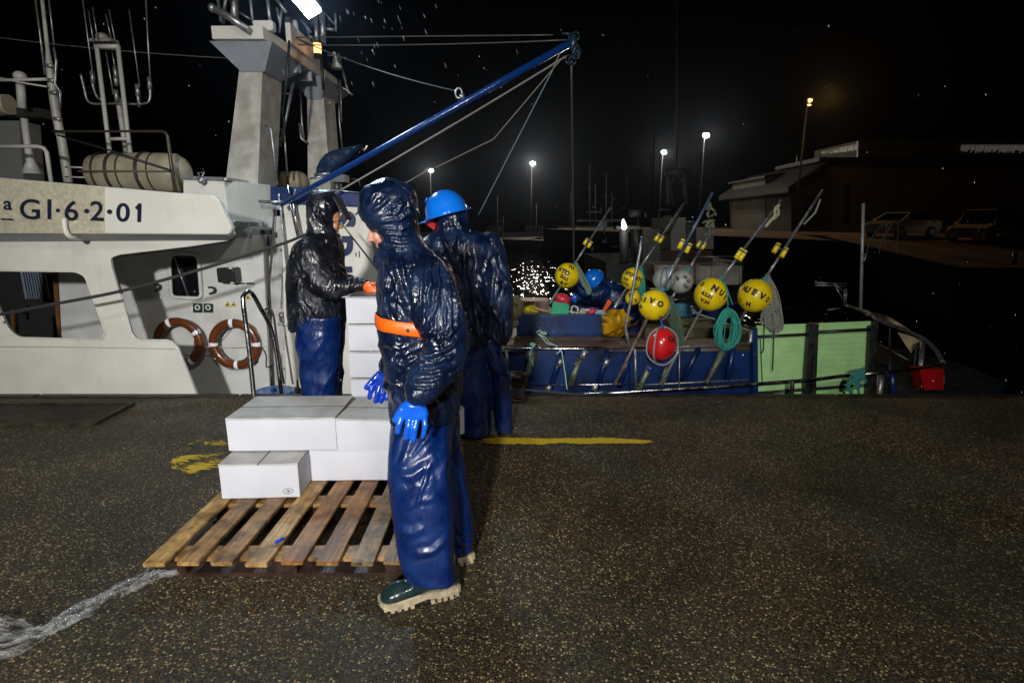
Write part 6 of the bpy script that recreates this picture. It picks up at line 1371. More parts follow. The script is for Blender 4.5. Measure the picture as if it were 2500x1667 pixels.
# big yellow one with EVO
b1, C_, r_, ax, k = buoy('bright yellow buoy lettered EVO, directly above the red ball', 1597, 745, 5.6, 36.5, (1740, 470), (1501, 939), yel,
    [('E', -25, 13, 12, -.35, .8), ('V', -6, 10, 13, -.35), ('O', 15, 3, 13, -.35), ('U', -38, 17, 12, -.2, .6), ('01', -37, -6, 9, -.2)], [(1663, 596, 24, 11), (1680, 606, 24, 11)], botY=5.5, lower=mat('pole_rusty', (.16, .11, .09), .5, .2, var=.5, vscale=18), upper=mat('pole_blue_grey', (.06, .09, .15), .35, .3), pr=.015)
bm = newbm(); tube(bm, [C_ + Vector((math.cos(t) * r_ * 1.07, -.0 + .4 * r_ * math.sin(t), math.sin(t) * r_ * 1.07)) for t in [-1.2 + i * .25 for i in range(13)]], .006, 6); add('harness', bm, greyr, b1)
hank(b1, P(1637, 726, 5.62), P(1660, 835, 5.62), .06, mat('dark_green_rope', (.07, .12, .08), .7, bump=.6, bscale=220), 26, .006, 3)
# NU buoy with teal coil
b2_, C_, r_, ax, k = buoy('yellow buoy lettered NUE with green-blue rope coil hanging from it', 1736, 719, 5.75, 39.5, (1907, 488), (1612, 939), yel,
    [('N', 8, 15, 15, -.50), ('U', 25, 5, 14, -.55, .8), ('E', 36, -6, 12, -.6, .55), ('O', -25, 27, 11, -.35, .7), ('6.2.01', -9, -2, 8.5, -.48, 1.0), ('V.H', -14, -18, 9.5, -.40, 1.1)], [(1804, 619, 28, 11), (1813, 624, 28, 11)], botY=5.55, lower=pole_m)
coil(b2_, P(1774, 804, 5.6), .13, .215, teal, 26, .0052, 5, tail=[[P(1763, 677, 5.7), P(1772, 700, 5.62), P(1777, 740, 5.6), P(1776, 756, 5.58)], [P(1765, 680, 5.7), P(1778, 715, 5.6), P(1789, 745, 5.6)]])
bm = newbm(); tube(bm, spline([P(1903, 500, 5.75), P(1893, 510, 5.74), P(1890, 530, 5.74), P(1880, 540, 5.74), P(1868, 555, 5.74)], 4), .017, 8); tube(bm, spline([P(1899, 505, 5.75), P(1901, 522, 5.74), P(1888, 536, 5.74)], 4), .012, 8); add('bunched_flag', sculpt(bm, .006, 2, lambda co, n: .006 * noise.noise(co * 60)), mat('flag_cream', (.35, .34, .22), .7), b2_)
# NUEVO buoy with grey hank
b3, C_, r_, ax, k = buoy('yellow buoy lettered NUEVO, rightmost of the row, with a thick grey rope hank', 1843, 722, 5.85, 39.5, (2008, 463), (1724, 936), yel,
    [('N', -27, 18, 13, -.40, .6), ('U', -18, 14, 14, -.42, .8), ('E', -2, 8, 14, -.42), ('V', 17, -1, 14, -.42), ('O', 32, -9, 13, -.45, .55), ('V', -36, -16, 9, -.2, .5), ('.', -27, -24, 9, -.2), ('H', -14, -23, 11, -.22)], [(1895, 606, 25, 12), (1914, 617, 25, 12)], botY=5.55, lower=pole_d)
hank(b3, P(1873, 672, 5.9), P(1893, 800, 5.72), .095, greyr, 30, .0062, 9)
coil(b3, P(1884, 775, 5.72), .12, .13, greyr, 14, .006, 19)
bm = newbm(); tube(bm, spline([P(1866, 790, 5.66), P(1864, 850, 5.66), P(1860, 862, 5.66), P(1866, 850, 5.66)], 4), .005, 6); tube(bm, spline([P(1890, 800, 5.66), P(1888, 860, 5.66), P(1886, 905, 5.66)], 4), .006, 6); tube(bm, [P(1856, 820, 5.66), P(1862, 940, 5.66)], .004, 6); add('rope_end', bm, mat('rope_end_dark', (.05, .055, .05), .8), b3)
bm = newbm(); tube(bm, [P(2003, 487, 5.83), P(1990, 520, 5.83), P(1962, 548, 5.83)], .010, 8); add('pole_wrap', bm, mat('grey_cloth', (.25, .25, .23), .7), b3)
# NTO buoy held by the crew member
b4, C_, r_, ax, k = buoy('yellow buoy lettered NTO at the left, held up by the crouching crew member', 1385, 673, 7.6, 30, (1491, 506), (1335, 752), yel,
    [('N', -20, 17, 11, -.45, .7), ('TO', -5, 8, 11, -.50), ('TO', 10, 22, 10, -.45, .8), ('GI.6.2', -8, -5, 8, -.50, .8), ('R.V', -9, -21, 9, -.30)], [(1430, 590, 17, 8), (1440, 597, 17, 8)], botY=7.4, lower=mat('pole_teal', (.12, .22, .24), .5))
hank(b4, P(1408, 645, 7.55), P(1438, 712, 7.5), .045, mat('sage_rope', (.16, .25, .17), .7), 14, .005, 13)
bm = newbm(); 
for i in range(26):
    v = Vector((random.uniform(-1, 1), random.uniform(-1, 1), random.uniform(-1, 1))) * .06; c = P(1472, 552, 7.6); tube(bm, [P(1463, 550, 7.6), c + v * .5, c + v], .004, 4)
add('frayed_tag', bm, mat('frayed_blue', (.10, .16, .22), .6), b4)
# EP NTO buoy
b5, C_, r_, ax, k = buoy('smaller yellow buoy with two letter groups behind the tall thin stick', 1545, 681, 7.0, 27, (1669, 497), (1500, 752), yel,
    [('ETO', -10, 13, 8.5, -.45), ('2.01', -18, -1, 6.5, -.50), ('V.H', -19, -13, 7.5, -.5), ('NTO', 16, -1, 9, -.5)], [(1604, 580, 18, 9), (1614, 585, 18, 9)], botY=6.7)
hank(b5, P(1566, 655, 6.95), P(1567, 730, 6.9), .04, teal, 16, .005, 23)
b6, *_ = buoy('half hidden yellow buoy lettered V, below the one behind the thin stick', 1545, 727, 6.7, 18, None, None, yel, [('V', 7, -7, 8, -.1), ('TO', -9, 6, 8, -.7)], knots=False)
# two old white buoys
b7, C_, r_, ax, k = buoy('dirty white buoy tied with blue cords, left one of the white pair', 1622, 682, 6.4, 27, None, None, wht, [('M', 12, 4, 7, .2)], knots=False)
bm = newbm()
for s in (-.55, -.1, .35): tube(bm, [C_ + Vector((s * r_ * math.cos(t) * 1.05, -math.cos(t) * r_ * 1.02, math.sin(t) * r_ * 1.05)) for t in [-1.5 + i * .25 for i in range(13)]], .007, 6)
add('cord_harness', bm, mat('cord_blue', (.06, .18, .32), .6), b7)
b8, C_, r_, ax, k = buoy('dirty white buoy with worn black letters, right one of the white pair', 1664, 688, 6.5, 28, (1742, 556), (1640, 728), wht, [('N', 8, 12, 8, -.4), ('U', 17, 3, 8, -.5), ('TE', -12, 8, 7, -.5), ('V.H', 11, -12, 7, -.6)], [(1706, 596, 16, 8), (1718, 601, 16, 8)])
bm = newbm(); c = P(1733, 535, 7.0)
for i in range(30):
    a_ = Vector((random.uniform(-.05, .05), random.uniform(-.04, .04), random.uniform(-.2, .18))); cap(bm, c + a_, .018, c + a_ + Vector((random.uniform(-.04, .04), 0, random.uniform(-.04, .04))), .012, 6)
add('bunched_flag', sculpt(bm, .009, 2), mat('flag_grey_green', (.13, .15, .09), .7), b8)
# red ball with rope harness
C_ = P(1614, 839, 5.45); k = mpp(5.45, .4); rt = root('red_buoy', C_ + Vector((0, 0, -43 * k)), 'glossy red ball buoy roped to the rail under the EVO buoy', 'buoy')
bm = newbm(); ball(bm, C_, (36 * k, 36 * k, 41 * k), 32, 20); rb = add('float', bm, redm, rt)
sphere_text(rb, 'CA', C_, 38.5 * k, 27, 13, 13, -.1, k, sx=.8)
bm = newbm(); tube(bm, jit([C_ + Vector((math.cos(t) * 38.5 * k, -.045, math.sin(t) * 47 * k - .015)) for t in [i * math.pi / 20 for i in range(40)]], .008), .0095, 8, closed=True)
tube(bm, jit([C_ + Vector((-math.cos(t) * 23 * k - .03, -math.cos(t) * .19 - .02, math.sin(t) * 44 * k)) for t in [-1.4 + i * .28 for i in range(11)]], .006), .0085, 8); add('rope_harness', bm, mat('harness_rope', (.26, .27, .28), .7, bump=.7, bscale=160), rt)
bm = newbm(); ball(bm, P(1587, 900, 5.33), .022, 8, 6); tube(bm, [P(1618, 800, 5.35), P(1612, 770, 5.5)], .012, 8); add('shackle', bm, bluet, rt)

# ================================================================== LOOSE THINGS ON THE BLUE BOAT
bm = newbm(); ax_ = Vector((.5, 0, .3)).normalized(); c = P(1374, 730, 7.3); kk = mpp(7.3, .8)
ball(bm, c, (21 * kk, 20 * kk, 14 * kk), 20, 12, Quaternion((0, 1, 0), .35)); cap(bm, c, 10 * kk, c + Vector((-20 * kk, 0, -8 * kk)), 5 * kk, 10)
add('pink_red_fender', sculpt(bm, .012, 3), mat('fender_pink', (.55, .03, .055), .35, coat=.2), label='faded red fender lying beside the green basket', cat='fender')
kk = mpp(6.9, .6)
rt = root('basket', P(1367, 771, 6.75), 'small green plastic basket tipped on the blue locker', 'basket')
bm = newbm(); rq = Quaternion((0, 1, 0), .13); c = P(1367, 756, 6.72); w_, h_, d_ = 36 * kk, 27 * kk, .14
for s in (-1, 1):
    for j in range(9): box(bm, c + rq @ Vector(((j / 8 - .5) * w_, s * d_ / 2, 0)), (w_ * .055, .006, h_), rq)
    for j in range(5): box(bm, c + rq @ Vector((0, s * (d_ / 2 - .004), (j / 4 - .5) * h_)), (w_, .006, h_ * .07), rq)
    for j in range(5): box(bm, c + rq @ Vector((s * w_ / 2, (j / 4 - .5) * d_, 0)), (.006, d_ * .1, h_), rq)
box(bm, c + rq @ Vector((0, 0, -h_ / 2)), (w_, d_, .008), rq); box(bm, c + rq @ Vector((0, -d_ / 2 + .012, 0)), (w_ * .98, .004, h_ * .98), rq); add('lattice_body', bm, mat('basket_green', (.01, .34, .16), .4), rt)
bm = newbm()
for a, b_ in (((-1, -1), (1, -1)), ((1, -1), (1, 1)), ((1, 1), (-1, 1)), ((-1, 1), (-1, -1))): bar(bm, c + rq @ Vector((a[0] * w_ / 2, a[1] * d_ / 2, h_ / 2)), c + rq @ Vector((b_[0] * w_ / 2, b_[1] * d_ / 2, h_ / 2)), .016, .016)
add('rim', bm, MATS['basket_green'], rt)
bm = newbm(); bm2 = P(1297, 759, 6.8); ball(bm, bm2, (.10, .10, .075), 24, 14); add('yellow_float', bm, yel, label='yellow float top showing over the wooden coaming', cat='float')
rt, C_, r_, ax, k = buoy('pale cream and yellow buoy with upside down letters beside the helmeted worker', 1250, 752, 6.3, 30, None, None, mat('buoy_cream', (.34, .33, .20), .4, grime=.3, grimecol=(.5, .4, .03)), [('UE', 6, 8, 10, math.pi - .4)], knots=False)
bm = newbm(); c = P(1249, 786, 6.3); box(bm, c, (.16, .14, .10)); add('cream_canister', bm, mat('canister_cream', (.26, .25, .17), .5), label='cream square canister below the pale buoy, by the helmeted worker', cat='canister', bevel=.02)
bm = newbm(); A0 = P(1308, 758, 6.9); tube(bm, [P(1304, 752, 6.7), P(1345, 762, 6.7)], .012, 6); tube(bm, [P(1306, 742, 6.9), P(1306, 754, 6.7)], .010, 6); add('wooden_stick', bm, mat('pale_stick', (.5, .28, .16), .6), label='short pale wooden stick lying left of the green basket', cat='stick')
rnd = random.Random(5); bm = newbm()
for cx, cy, rr_ in ((1403, 757, .05), (1425, 761, .035)):
    for i in range(3): c = P(cx + rnd.uniform(-3, 3), cy, 6.72); tube(bm, [c + Vector((math.cos(t) * rr_ * rnd.uniform(.7, 1.0), math.sin(t) * .05, math.sin(t) * rr_ * .9)) for t in [j * math.pi / 8 for j in range(16)]], .006, 6, closed=True)
tube(bm, spline([P(1380, 760, 6.72), P(1400, 762, 6.7), P(1420, 765, 6.7), P(1450, 766, 6.7)], 4), .006, 6)
add('white_rope', bm, mat('white_rope', (.52, .54, .48), .75, bump=.5, bscale=200), label='loose white rope loops on the locker right of the green basket', cat='rope')
bm = newbm()
for i in range(9): tube(bm, spline([P(1416 + i, 768, 6.7), P(1424 + i * 1.5, 757 + rnd.uniform(-2, 3), 6.68), P(1440 + i * .6, 757 + rnd.uniform(-2, 3), 6.68), P(1432 + i, 768, 6.7)], 4), .005, 5)
add('cream_rope', bm, mat('cream_rope', (.48, .47, .36), .75), label='small cream rope bundle in front of the crouching crew member', cat='rope')
bm = newbm(); c = P(1446, 760, 6.66); ball(bm, c, (.065, .05, .035), 14, 10, Quaternion((0, 1, 0), -.5)); add('pink_float', bm, mat('float_pink', (.45, .03, .10), .4), label='small pink float between the cream rope and the pale blue rope', cat='float')
bm = newbm()
for i in range(9): tube(bm, spline([P(1452 + i, 768, 6.66), P(1458 + i * 1.5, 757 + rnd.uniform(-1, 3), 6.64), P(1468 + i * 1.8, 768 + rnd.uniform(-1, 1), 6.66)], 4), .006, 5)
add('pale_blue_rope', bm, mat('pale_blue_rope', (.26, .42, .46), .7), label='small pale blue rope bundle next to the pink float', cat='rope')
# thin bent stick standing at the gunwale
bm = newbm(); tube(bm, [P(1566, 583, 5.75), P(1563, 610, 5.75), P(1527, 800, 5.75), P(1530, 815, 5.75), P(1537, 846, 5.75)], [.010, .016, .017, .018, .018], 8); ball(bm, P(1566, 579, 5.75), .012, 8, 6)
add('thin_pole', bm, pole_m, label='thin pale pole standing upright left of the EVO buoy, bent near its foot', cat='pole')
# white cord with a knot on the planks and rail
wr = mat('mint_cord', (.42, .60, .50), .7, bump=.5, bscale=200)
bm = newbm(); z7 = lambda x, y, Y: P(1180 + x / 5.6, 700 + y / 5.6, Y)
tube(bm, spline([z7(725, 622, 6.1), z7(780, 600, 6.1), z7(820, 650, 6.05), z7(860, 640, 6.05), z7(830, 620, 6.05), z7(770, 650, 6.05), z7(850, 700, 6.0), z7(900, 760, 5.9), z7(965, 790, 5.8), z7(1030, 850, 5.58), z7(1070, 880, 5.55), z7(1090, 1000, 5.55), z7(1120, 1200, 5.55), z7(1145, 1400, 5.52)], 5), .0055, 6)
tube(bm, spline([z7(740, 640, 6.1), z7(800, 690, 6.0), z7(880, 780, 5.85), z7(980, 800, 5.75), z7(1060, 860, 5.57), z7(1020, 900, 5.55), z7(1005, 920, 5.55)], 5), .0055, 6)
add('mint_cord', bm, wr, label='pale green cord knotted on the planks and trailing over the rail', cat='cord')
bm = newbm(); tube(bm, spline([z7(640, 780, 5.6), z7(680, 770, 5.57), z7(700, 800, 5.57), z7(660, 850, 5.55), z7(640, 960, 5.55), z7(630, 1000, 5.55), z7(660, 1010, 5.55), z7(680, 1090, 5.55)], 5), .006, 6); ball(bm, z7(675, 790, 5.6), (.035, .02, .022), 10, 8)
add('teal_cord', bm, mat('mint_teal_cord', (.18, .42, .36), .7), label='short green-blue cord tied at the leftmost slanting tube', cat='cord')
bm = newbm(); rq = Quaternion((0, 0, 1), .0)
for i in range(22): tube(bm, spline([P(1640 + rnd.uniform(-4, 4), 744 + i * 1.3, 7.6), P(1665, 742 + i * 1.4 + rnd.uniform(-2, 2), 7.5), P(1690 + rnd.uniform(-3, 5), 746 + i * 1.3, 7.6)], 4), .007, 5)
add('rope_pile', bm, mat('blue_rope', (.05, .20, .30), .7), label='pile of blue and pale rope lying behind the EVO buoy', cat='rope')
bm = newbm(); 
for i in range(60):
    c = P(1700 + rnd.gauss(0, 5), 752 + rnd.gauss(0, 6), 6.3); tube(bm, [c, c + Vector((rnd.uniform(-.05, .05), rnd.uniform(-.05, .05), rnd.uniform(-.05, .05)))], .003, 4)
add('film_tangle', bm, mat('tangle_silver', (.5, .55, .62), .2, .4), label='shiny tangle of clear line at the foot of the NUE buoy', cat='tangle')
bm = newbm(); tube(bm, rope_pts(P(1700, 763, 6.0), P(1850, 812, 5.7), .01), .006, 6); tube(bm, rope_pts(P(1690, 760, 6.0), P(1745, 778, 5.9), .01), .008, 6); add('grey_line', bm, greyr, label='thin grey line stretched from the tangle to the green panels', cat='line')
# rusty bollard and bits at the quay edge beside the helmeted worker
rt = root('bollard', G(1268, 1010, 0), 'small rusty iron mooring bollard at the quay edge right of the helmeted worker', 'bollard')
rust = mat('rust_iron', (.055, .03, .018), .35, .5, var=.5, vscale=20, bump=.7, bscale=60)
c = Vector((P(1262, 990, 4.92).x, 4.88, 0)); bm = newbm(); tube(bm, [c, c + Vector((0, 0, .02)), c + Vector((0, 0, .025)), c + Vector((0, 0, .20)), c + Vector((0, 0, .215))], [.10, .10, .055, .05, .09], 16); add('post', bm, rust, rt)
bm = newbm(); ball(bm, c + Vector((0, 0, .235)), (.095, .095, .04), 16, 8); add('head', bm, rust, rt)
bm = newbm()
for i in range(4): tube(bm, [c + Vector((math.cos(t) * .062, math.sin(t) * .062, .05 + i * .024 + .01 * math.sin(t))) for t in [j * math.pi / 8 for j in range(16)]], .012, 6, closed=True)
tube(bm, spline([c + Vector((.06, 0, .10)), c + Vector((.3, .05, .06)), c + Vector((.7, .15, .0)), c + Vector((1.2, .5, -.1))], 6), .012, 6)
add('mooring_line', bm, rope_dark, label='dark mooring line wrapped round the rusty bollard', cat='rope')
# ================================================================== FAR HARBOUR
def street_lamp(x, y, Y, ybase, col, e, label, r=.22, cat='street lamp', estr=200, size=.32):
    T_ = P(x, y, Y); B_ = Vector((T_.x - .15, Y, ybase)); rt = root('street_lamp', B_, label, cat, 'tall lamps on the far side of the harbour')
    bm = newbm(); tube(bm, [B_, Vector((T_.x - .15, Y, T_.z + .1))], [.09, .05], 8); add('pole', bm, mat('lamp_pole', (.03, .03, .03), .6, .2), rt)
    bm = newbm(); box(bm, T_ + Vector((0, 0, .12)), (.4, .3, .07)); hd = add('lamp_head', bm, mat('lamp_head', (.1, .1, .1), .5), rt)
    bm = newbm(); ball(bm, T_, (size, size * .8, size * .7), 12, 8); add('bulb', bm, mat('bulb_%s' % ('warm' if col[2] > .4 else 'orange'), (.8, .8, .8), .5, emit=col, estr=estr), hd)
    lamp('harbour_lamp_light', 'POINT', T_ + Vector((0, -2.5, -.3)), e, col, size=.5)
    return rt
wc = (1.0, .86, .68)
street_lamp(1053, 417, 92, .1, wc, 1500, 'far lamp just above and left of the blue helmet')
street_lamp(1301, 399, 84, .1, wc, 3000, 'far lamp above the glittering water')
street_lamp(1621, 372, 70, .1, wc, 500, 'far lamp beside the gallows of the dark trawler')
street_lamp(1724, 331, 58, .1, wc, 180, 'highest and rightmost of the white far lamps')
oc = (1.0, .48, .12)
rt = street_lamp(1977, 246, 41, .9, oc, 300, 'double orange lamp high above the warehouse yard', estr=6, size=.17)
bm = newbm(); ball(bm, P(1975, 257, 41), (.15, .10, .05), 10, 6); add('bulb', bm, MATS['bulb_orange'], rt)

# dark trawler behind the buoys
dk = mat('trawler_grey', (.06, .06, .057), .6, var=.3, vscale=2, bump=.2, bscale=5); dk2 = mat('trawler_dark', (.012, .012, .012), .6); dkw = mat('trawler_white', (.20, .195, .17), .55, var=.2, vscale=2); dkr = mat('trawler_red', (.04, .009, .006), .6); dkg = mat('trawler_green', (.005, .014, .009), .6)
def px_box(name, x0, y0, x1, y1, Y, dy, m, parent, **kw):
    bm = newbm(); A0 = [P(x0, y0, Y), P(x1, y0, Y), P(x1, y1, Y), P(x0, y1, Y)]; hexa(bm, A0, [p + Vector((0, dy, 0)) for p in A0]); return add(name, bm, m, parent, **kw)
def px_tube(name, pts, r, m, parent, n=6):
    bm = newbm(); tube(bm, [P(*p) for p in pts], r, n); return add(name, bm, m, parent)
TR = root('trawler', (P(1640, 650, 15).x, 15, -2), 'dark moored trawler with gallows frame and pale cabin behind the buoys', 'boat')
px_box('hull', 1480, 640, 1815, 760, 14.5, 4.5, dkg, TR); px_box('rail_strake', 1560, 612, 1740, 660, 14.3, .2, dkr, TR)
px_box('cabin', 1638, 531, 1674, 612, 14.6, 2, dkw, TR); px_box('cabin_side', 1676, 540, 1700, 612, 15.4, 2, dk, TR); px_box('wheelhouse', 1700, 556, 1742, 608, 14.8, 1.6, dkw, TR)
px_box('locker', 1569, 560, 1612, 640, 14.2, 1.5, dk, TR); px_box('locker', 1597, 647, 1712, 690, 12.2, 1.2, mat('fish_bin_grey', (.34, .32, .28), .6, var=.2), TR); px_box('locker', 1700, 650, 1810, 695, 12.0, 1.2, MATS['fish_bin_grey'], TR)
for xx in (1600, 1655, 1706, 1740, 1808): px_tube('bin_rib', [(xx, 649, 11.95), (xx, 694, 11.95)], .03, MATS['fish_bin_grey'], TR)
px_box('winch', 1505, 552, 1563, 560, 14.2, .5, dk, TR); px_tube('winch_post', [(1523, 560, 14.2), (1524, 640, 14.2)], .12, dk, TR); px_tube('winch_post', [(1555, 560, 14.2), (1556, 640, 14.2)], .10, dk2, TR); px_tube('capstan', [(1550, 512, 14.6), (1550, 530, 14.6)], .16, dk, TR, 12)
g = [(1631, 424, 15), (1631, 500, 15)]
px_tube('gallows_leg', g, .055, dk, TR); px_tube('gallows_leg', [(1673, 424, 15), (1672, 470, 15), (1677, 500, 15)], .055, dk, TR); px_tube('gallows_leg', [(1648, 430, 15), (1637, 452, 15), (1645, 502, 15)], .025, dk, TR); px_tube('gallows_leg', [(1656, 428, 15), (1670, 452, 15)], .025, dk, TR)
px_tube('gallows_beam', [(1622, 421, 15), (1687, 417, 15)], .09, dk, TR)
px_tube('mast', [(1652, -10, 15), (1652, 424, 15)], [.012, .03], dk, TR); px_tube('mast', [(1598, 150, 16), (1596, 372, 16), (1592, 505, 16)], [.012, .02, .06], dk2, TR); px_tube('mast', [(1531, 400, 16), (1532, 500, 16)], .04, dk2, TR)
px_tube('stay', [(1595, 380, 16), (1590, 398, 16)], .08, dk, TR); px_tube('crane_arm', [(1668, 500, 14.5), (1630, 570, 14.5)], .05, dk, TR); px_tube('hand_rail', [(1705, 627, 12), (1798, 626, 12)], .012, galv, TR); px_tube('hand_rail', [(1672, 541, 14.6), (1708, 541, 14.6)], .02, galv, TR)
bm = newbm()
rnd = random.Random(77)
for i in range(46):
    x, y = rnd.uniform(1430, 1640), rnd.uniform(505, 650); L_ = rnd.uniform(6, 34); Yt = rnd.uniform(14.4, 17)
    if rnd.random() < .5: tube(bm, [P(x, y, Yt), P(x + L_, y + rnd.uniform(-1, 1), Yt)], rnd.uniform(.012, .035), 5)
    else: tube(bm, [P(x, y, Yt), P(x + rnd.uniform(-1, 1), y + L_, Yt)], rnd.uniform(.012, .04), 5)
add('deck_gear', bm, dk, TR)
bm = newbm(); c = P(1521, 548, 14.0); cap(bm, c + Vector((0, 0, .10)), .025, c + Vector((.03, 0, -.06)), .07, 10); add('work_lamp', bm, mat('work_lamp_glow', (1, 1, 1), .4, emit=(1, .97, .92), estr=6), TR)
lamp('trawler_work_light', 'POINT', c + Vector((0, -.25, -.1)), 3, (1, .95, .88), size=.08)
px_box('name_band', 1410, 536, 1520, 541, 17, .3, dk, TR)
# further boats, only masts and outlines to be seen
for (x, y0, y1, Y, lab) in ((1395, 455, 640, 70, 'dark lattice mast boat left of the trawler'), (1440, 400, 640, 74, 'dark boat with a single thin mast'), (1215, 480, 600, 78, 'low dark boat seen above the shoulder of the helmeted person'), (1480, 420, 600, 76, 'dark boat with two short masts behind the trawler'), (1310, 500, 600, 80, 'small dark boat under the lamp above the glittering water')):
    rt = root('moored_boat', (P(x, 600, Y).x, Y, -2), lab + ', far across the basin', 'boat', 'dark boats moored in the basin')
    hw = 4.2; c = Vector((P(x, 600, Y).x, Y, -2)); bm = newbm()
    hexa(bm, [c + Vector(p) for p in ((-hw * 1.2, 0, 1.6), (hw, -.8, 1.4), (hw * 1.5, 1, 1.8), (hw, 2.8, 1.4), (-hw * 1.2, 2, 1.6))], [c + Vector(p) for p in ((-hw, .4, -.3), (hw * .8, .0, -.3), (hw, 1, -.3), (hw * .8, 2, -.3), (-hw, 1.6, -.3))]); add('hull', bm, dk2, rt)
    bm = newbm(); box(bm, c + Vector((-.5, 1, 2.4)), (2.2, 1.6, 1.7)); hs = add('wheelhouse', bm, dk, rt, bevel=.05)
    for i in range(3): bm = newbm(); box(bm, c + Vector((-1.2 + i * .7, .19, 2.75)), (.45, .03, .4)); add('window', bm, dark_glass, hs)
    bm = newbm(); tube(bm, [P(x, 610, Y + 1), P(x, y0, Y + 1)], [.09, .04], 6)
    if x == 1395:
        for dx in (-7, 7): tube(bm, [P(x + dx, 600, Y + 1), P(x + dx * .2, 470, Y + 1)], .04, 5)
        for yy in (505, 535, 565): tube(bm, [P(x - 6, yy, Y + 1), P(x + 6, yy, Y + 1)], .03, 5)
    else: tube(bm, [P(x + 14, 600, Y + 1), P(x + 14, y0 + 50, Y + 1)], .04, 5); tube(bm, [P(x - 8, y0 + 60, Y + 1), P(x + 10, y0 + 60, Y + 1)], .03, 5)
    add('mast', bm, dk, rt)

# warehouse and lean-to on the far quay
wh = mat('warehouse_render', (.11, .105, .08), .8, var=.25, vscale=.4, bump=.2, bscale=4); whr = mat('warehouse_gable', (.04, .031, .028), .8, var=.2, vscale=.5); roofm = mat('warehouse_roof', (.008, .008, .008), .6, bump=.5, bscale=3)
WHS = root('warehouse', (P(2200, 560, 52).x, 52, 1), 'long dark warehouse with sloping gable roof and lit clerestory windows', 'building')
bm = newbm(); A0 = [P(1932, 456, 50), P(2032, 404, 50), P(2034, 600, 50), P(1932, 600, 50)]; hexa(bm, A0, [p + Vector((0, 14, 0)) for p in A0]); add('gable_wall', bm, whr, WHS)
px_box('long_wall', 2032, 395, 2700, 600, 50.3, 14, wh, WHS); px_box('upper_wall', 2097, 343, 2720, 396, 56, 8, wh, WHS)
bm = newbm(); A0 = [P(1924, 457, 48.5), P(2023, 392, 48.5), P(2023, 404, 48.5), P(1924, 470, 48.5)]; hexa(bm, A0, [p + Vector((0, 16, 0)) for p in A0]); add('gable_roof', bm, roofm, WHS)
bm = newbm(); A0 = [P(2000, 384, 49), P(2720, 384, 49), P(2720, 394, 49), P(2000, 394, 49)]; hexa(bm, A0, [p + Vector((0, 8, 0)) for p in A0]); add('eave', bm, roofm, WHS)
px_box('doorway', 1960, 480, 2008, 550, 49.9, .3, mat('door_dark', (.01, .01, .01), .6), WHS); px_box('doorway', 2062, 450, 2075, 545, 50.2, .3, MATS['door_dark'], WHS); px_box('red_door_sign', 2088, 474, 2130, 490, 50.2, .2, mat('dull_red', (.12, .02, .015), .6), WHS)
gl = mat('lit_window', (.5, .5, .45), .3, emit=(1, .96, .88), estr=.05)
bm = newbm(); rnd = random.Random(3)
for i in range(44):
        x = 2347 + i * 3.6; h_ = rnd.uniform(8, 17); box(bm, P(x, 357 + h_ / 2, 55.9), (.07, .05, h_ * .040))
box(bm, P(2425, 355, 55.92), (6.2, .04, .06)); add('clerestory_window', bm, gl, WHS)
bm = newbm()
for i in range(22):
    t = i / 21; x = 2008 + t * 86; y0_ = 371 - t * 19 ; h_ = rnd.uniform(3, 6) + t * 10
    box(bm, P(x, y0_ + h_ / 2, 49.5), (.06 if i % 3 else .14, .05, h_ * .036))
bar(bm, P(2008, 370, 49.52), P(2094, 351, 49.52), .05, .05)
add('skylight', bm, gl, WHS); bm = newbm(); hexa(bm, [P(2012, 372, 49.5), P(2044, 360, 49.5), P(2044, 364, 49.5), P(2014, 377, 49.5)], [p + Vector((0, .1, 0)) for p in (P(2012, 372, 49.5), P(2044, 360, 49.5), P(2044, 364, 49.5), P(2014, 377, 49.5))])
add('skylight', bm, gl, WHS)
px_box('skylight_frame', 2094, 346, 2097, 384, 49.6, .1, galv, WHS)
SH = root('shed', (P(1900, 560, 56).x, 56, 1), 'small flat roofed dark shed left of the warehouse', 'building'); px_box('wall', 1868, 430, 1985, 600, 55, 8, wh, SH)
bm = newbm(); A0 = [P(1866, 429, 54.5), P(1984, 409, 54.5), P(1984, 414, 54.5), P(1866, 434, 54.5)]; hexa(bm, A0, [p + Vector((0, 9, 0)) for p in A0]); add('roof', bm, mat('shed_roof', (.02, .02, .02), .5), SH); px_tube('aerial', [(1946, 378, 54.6), (1946, 412, 54.6)], .04, galv, SH)

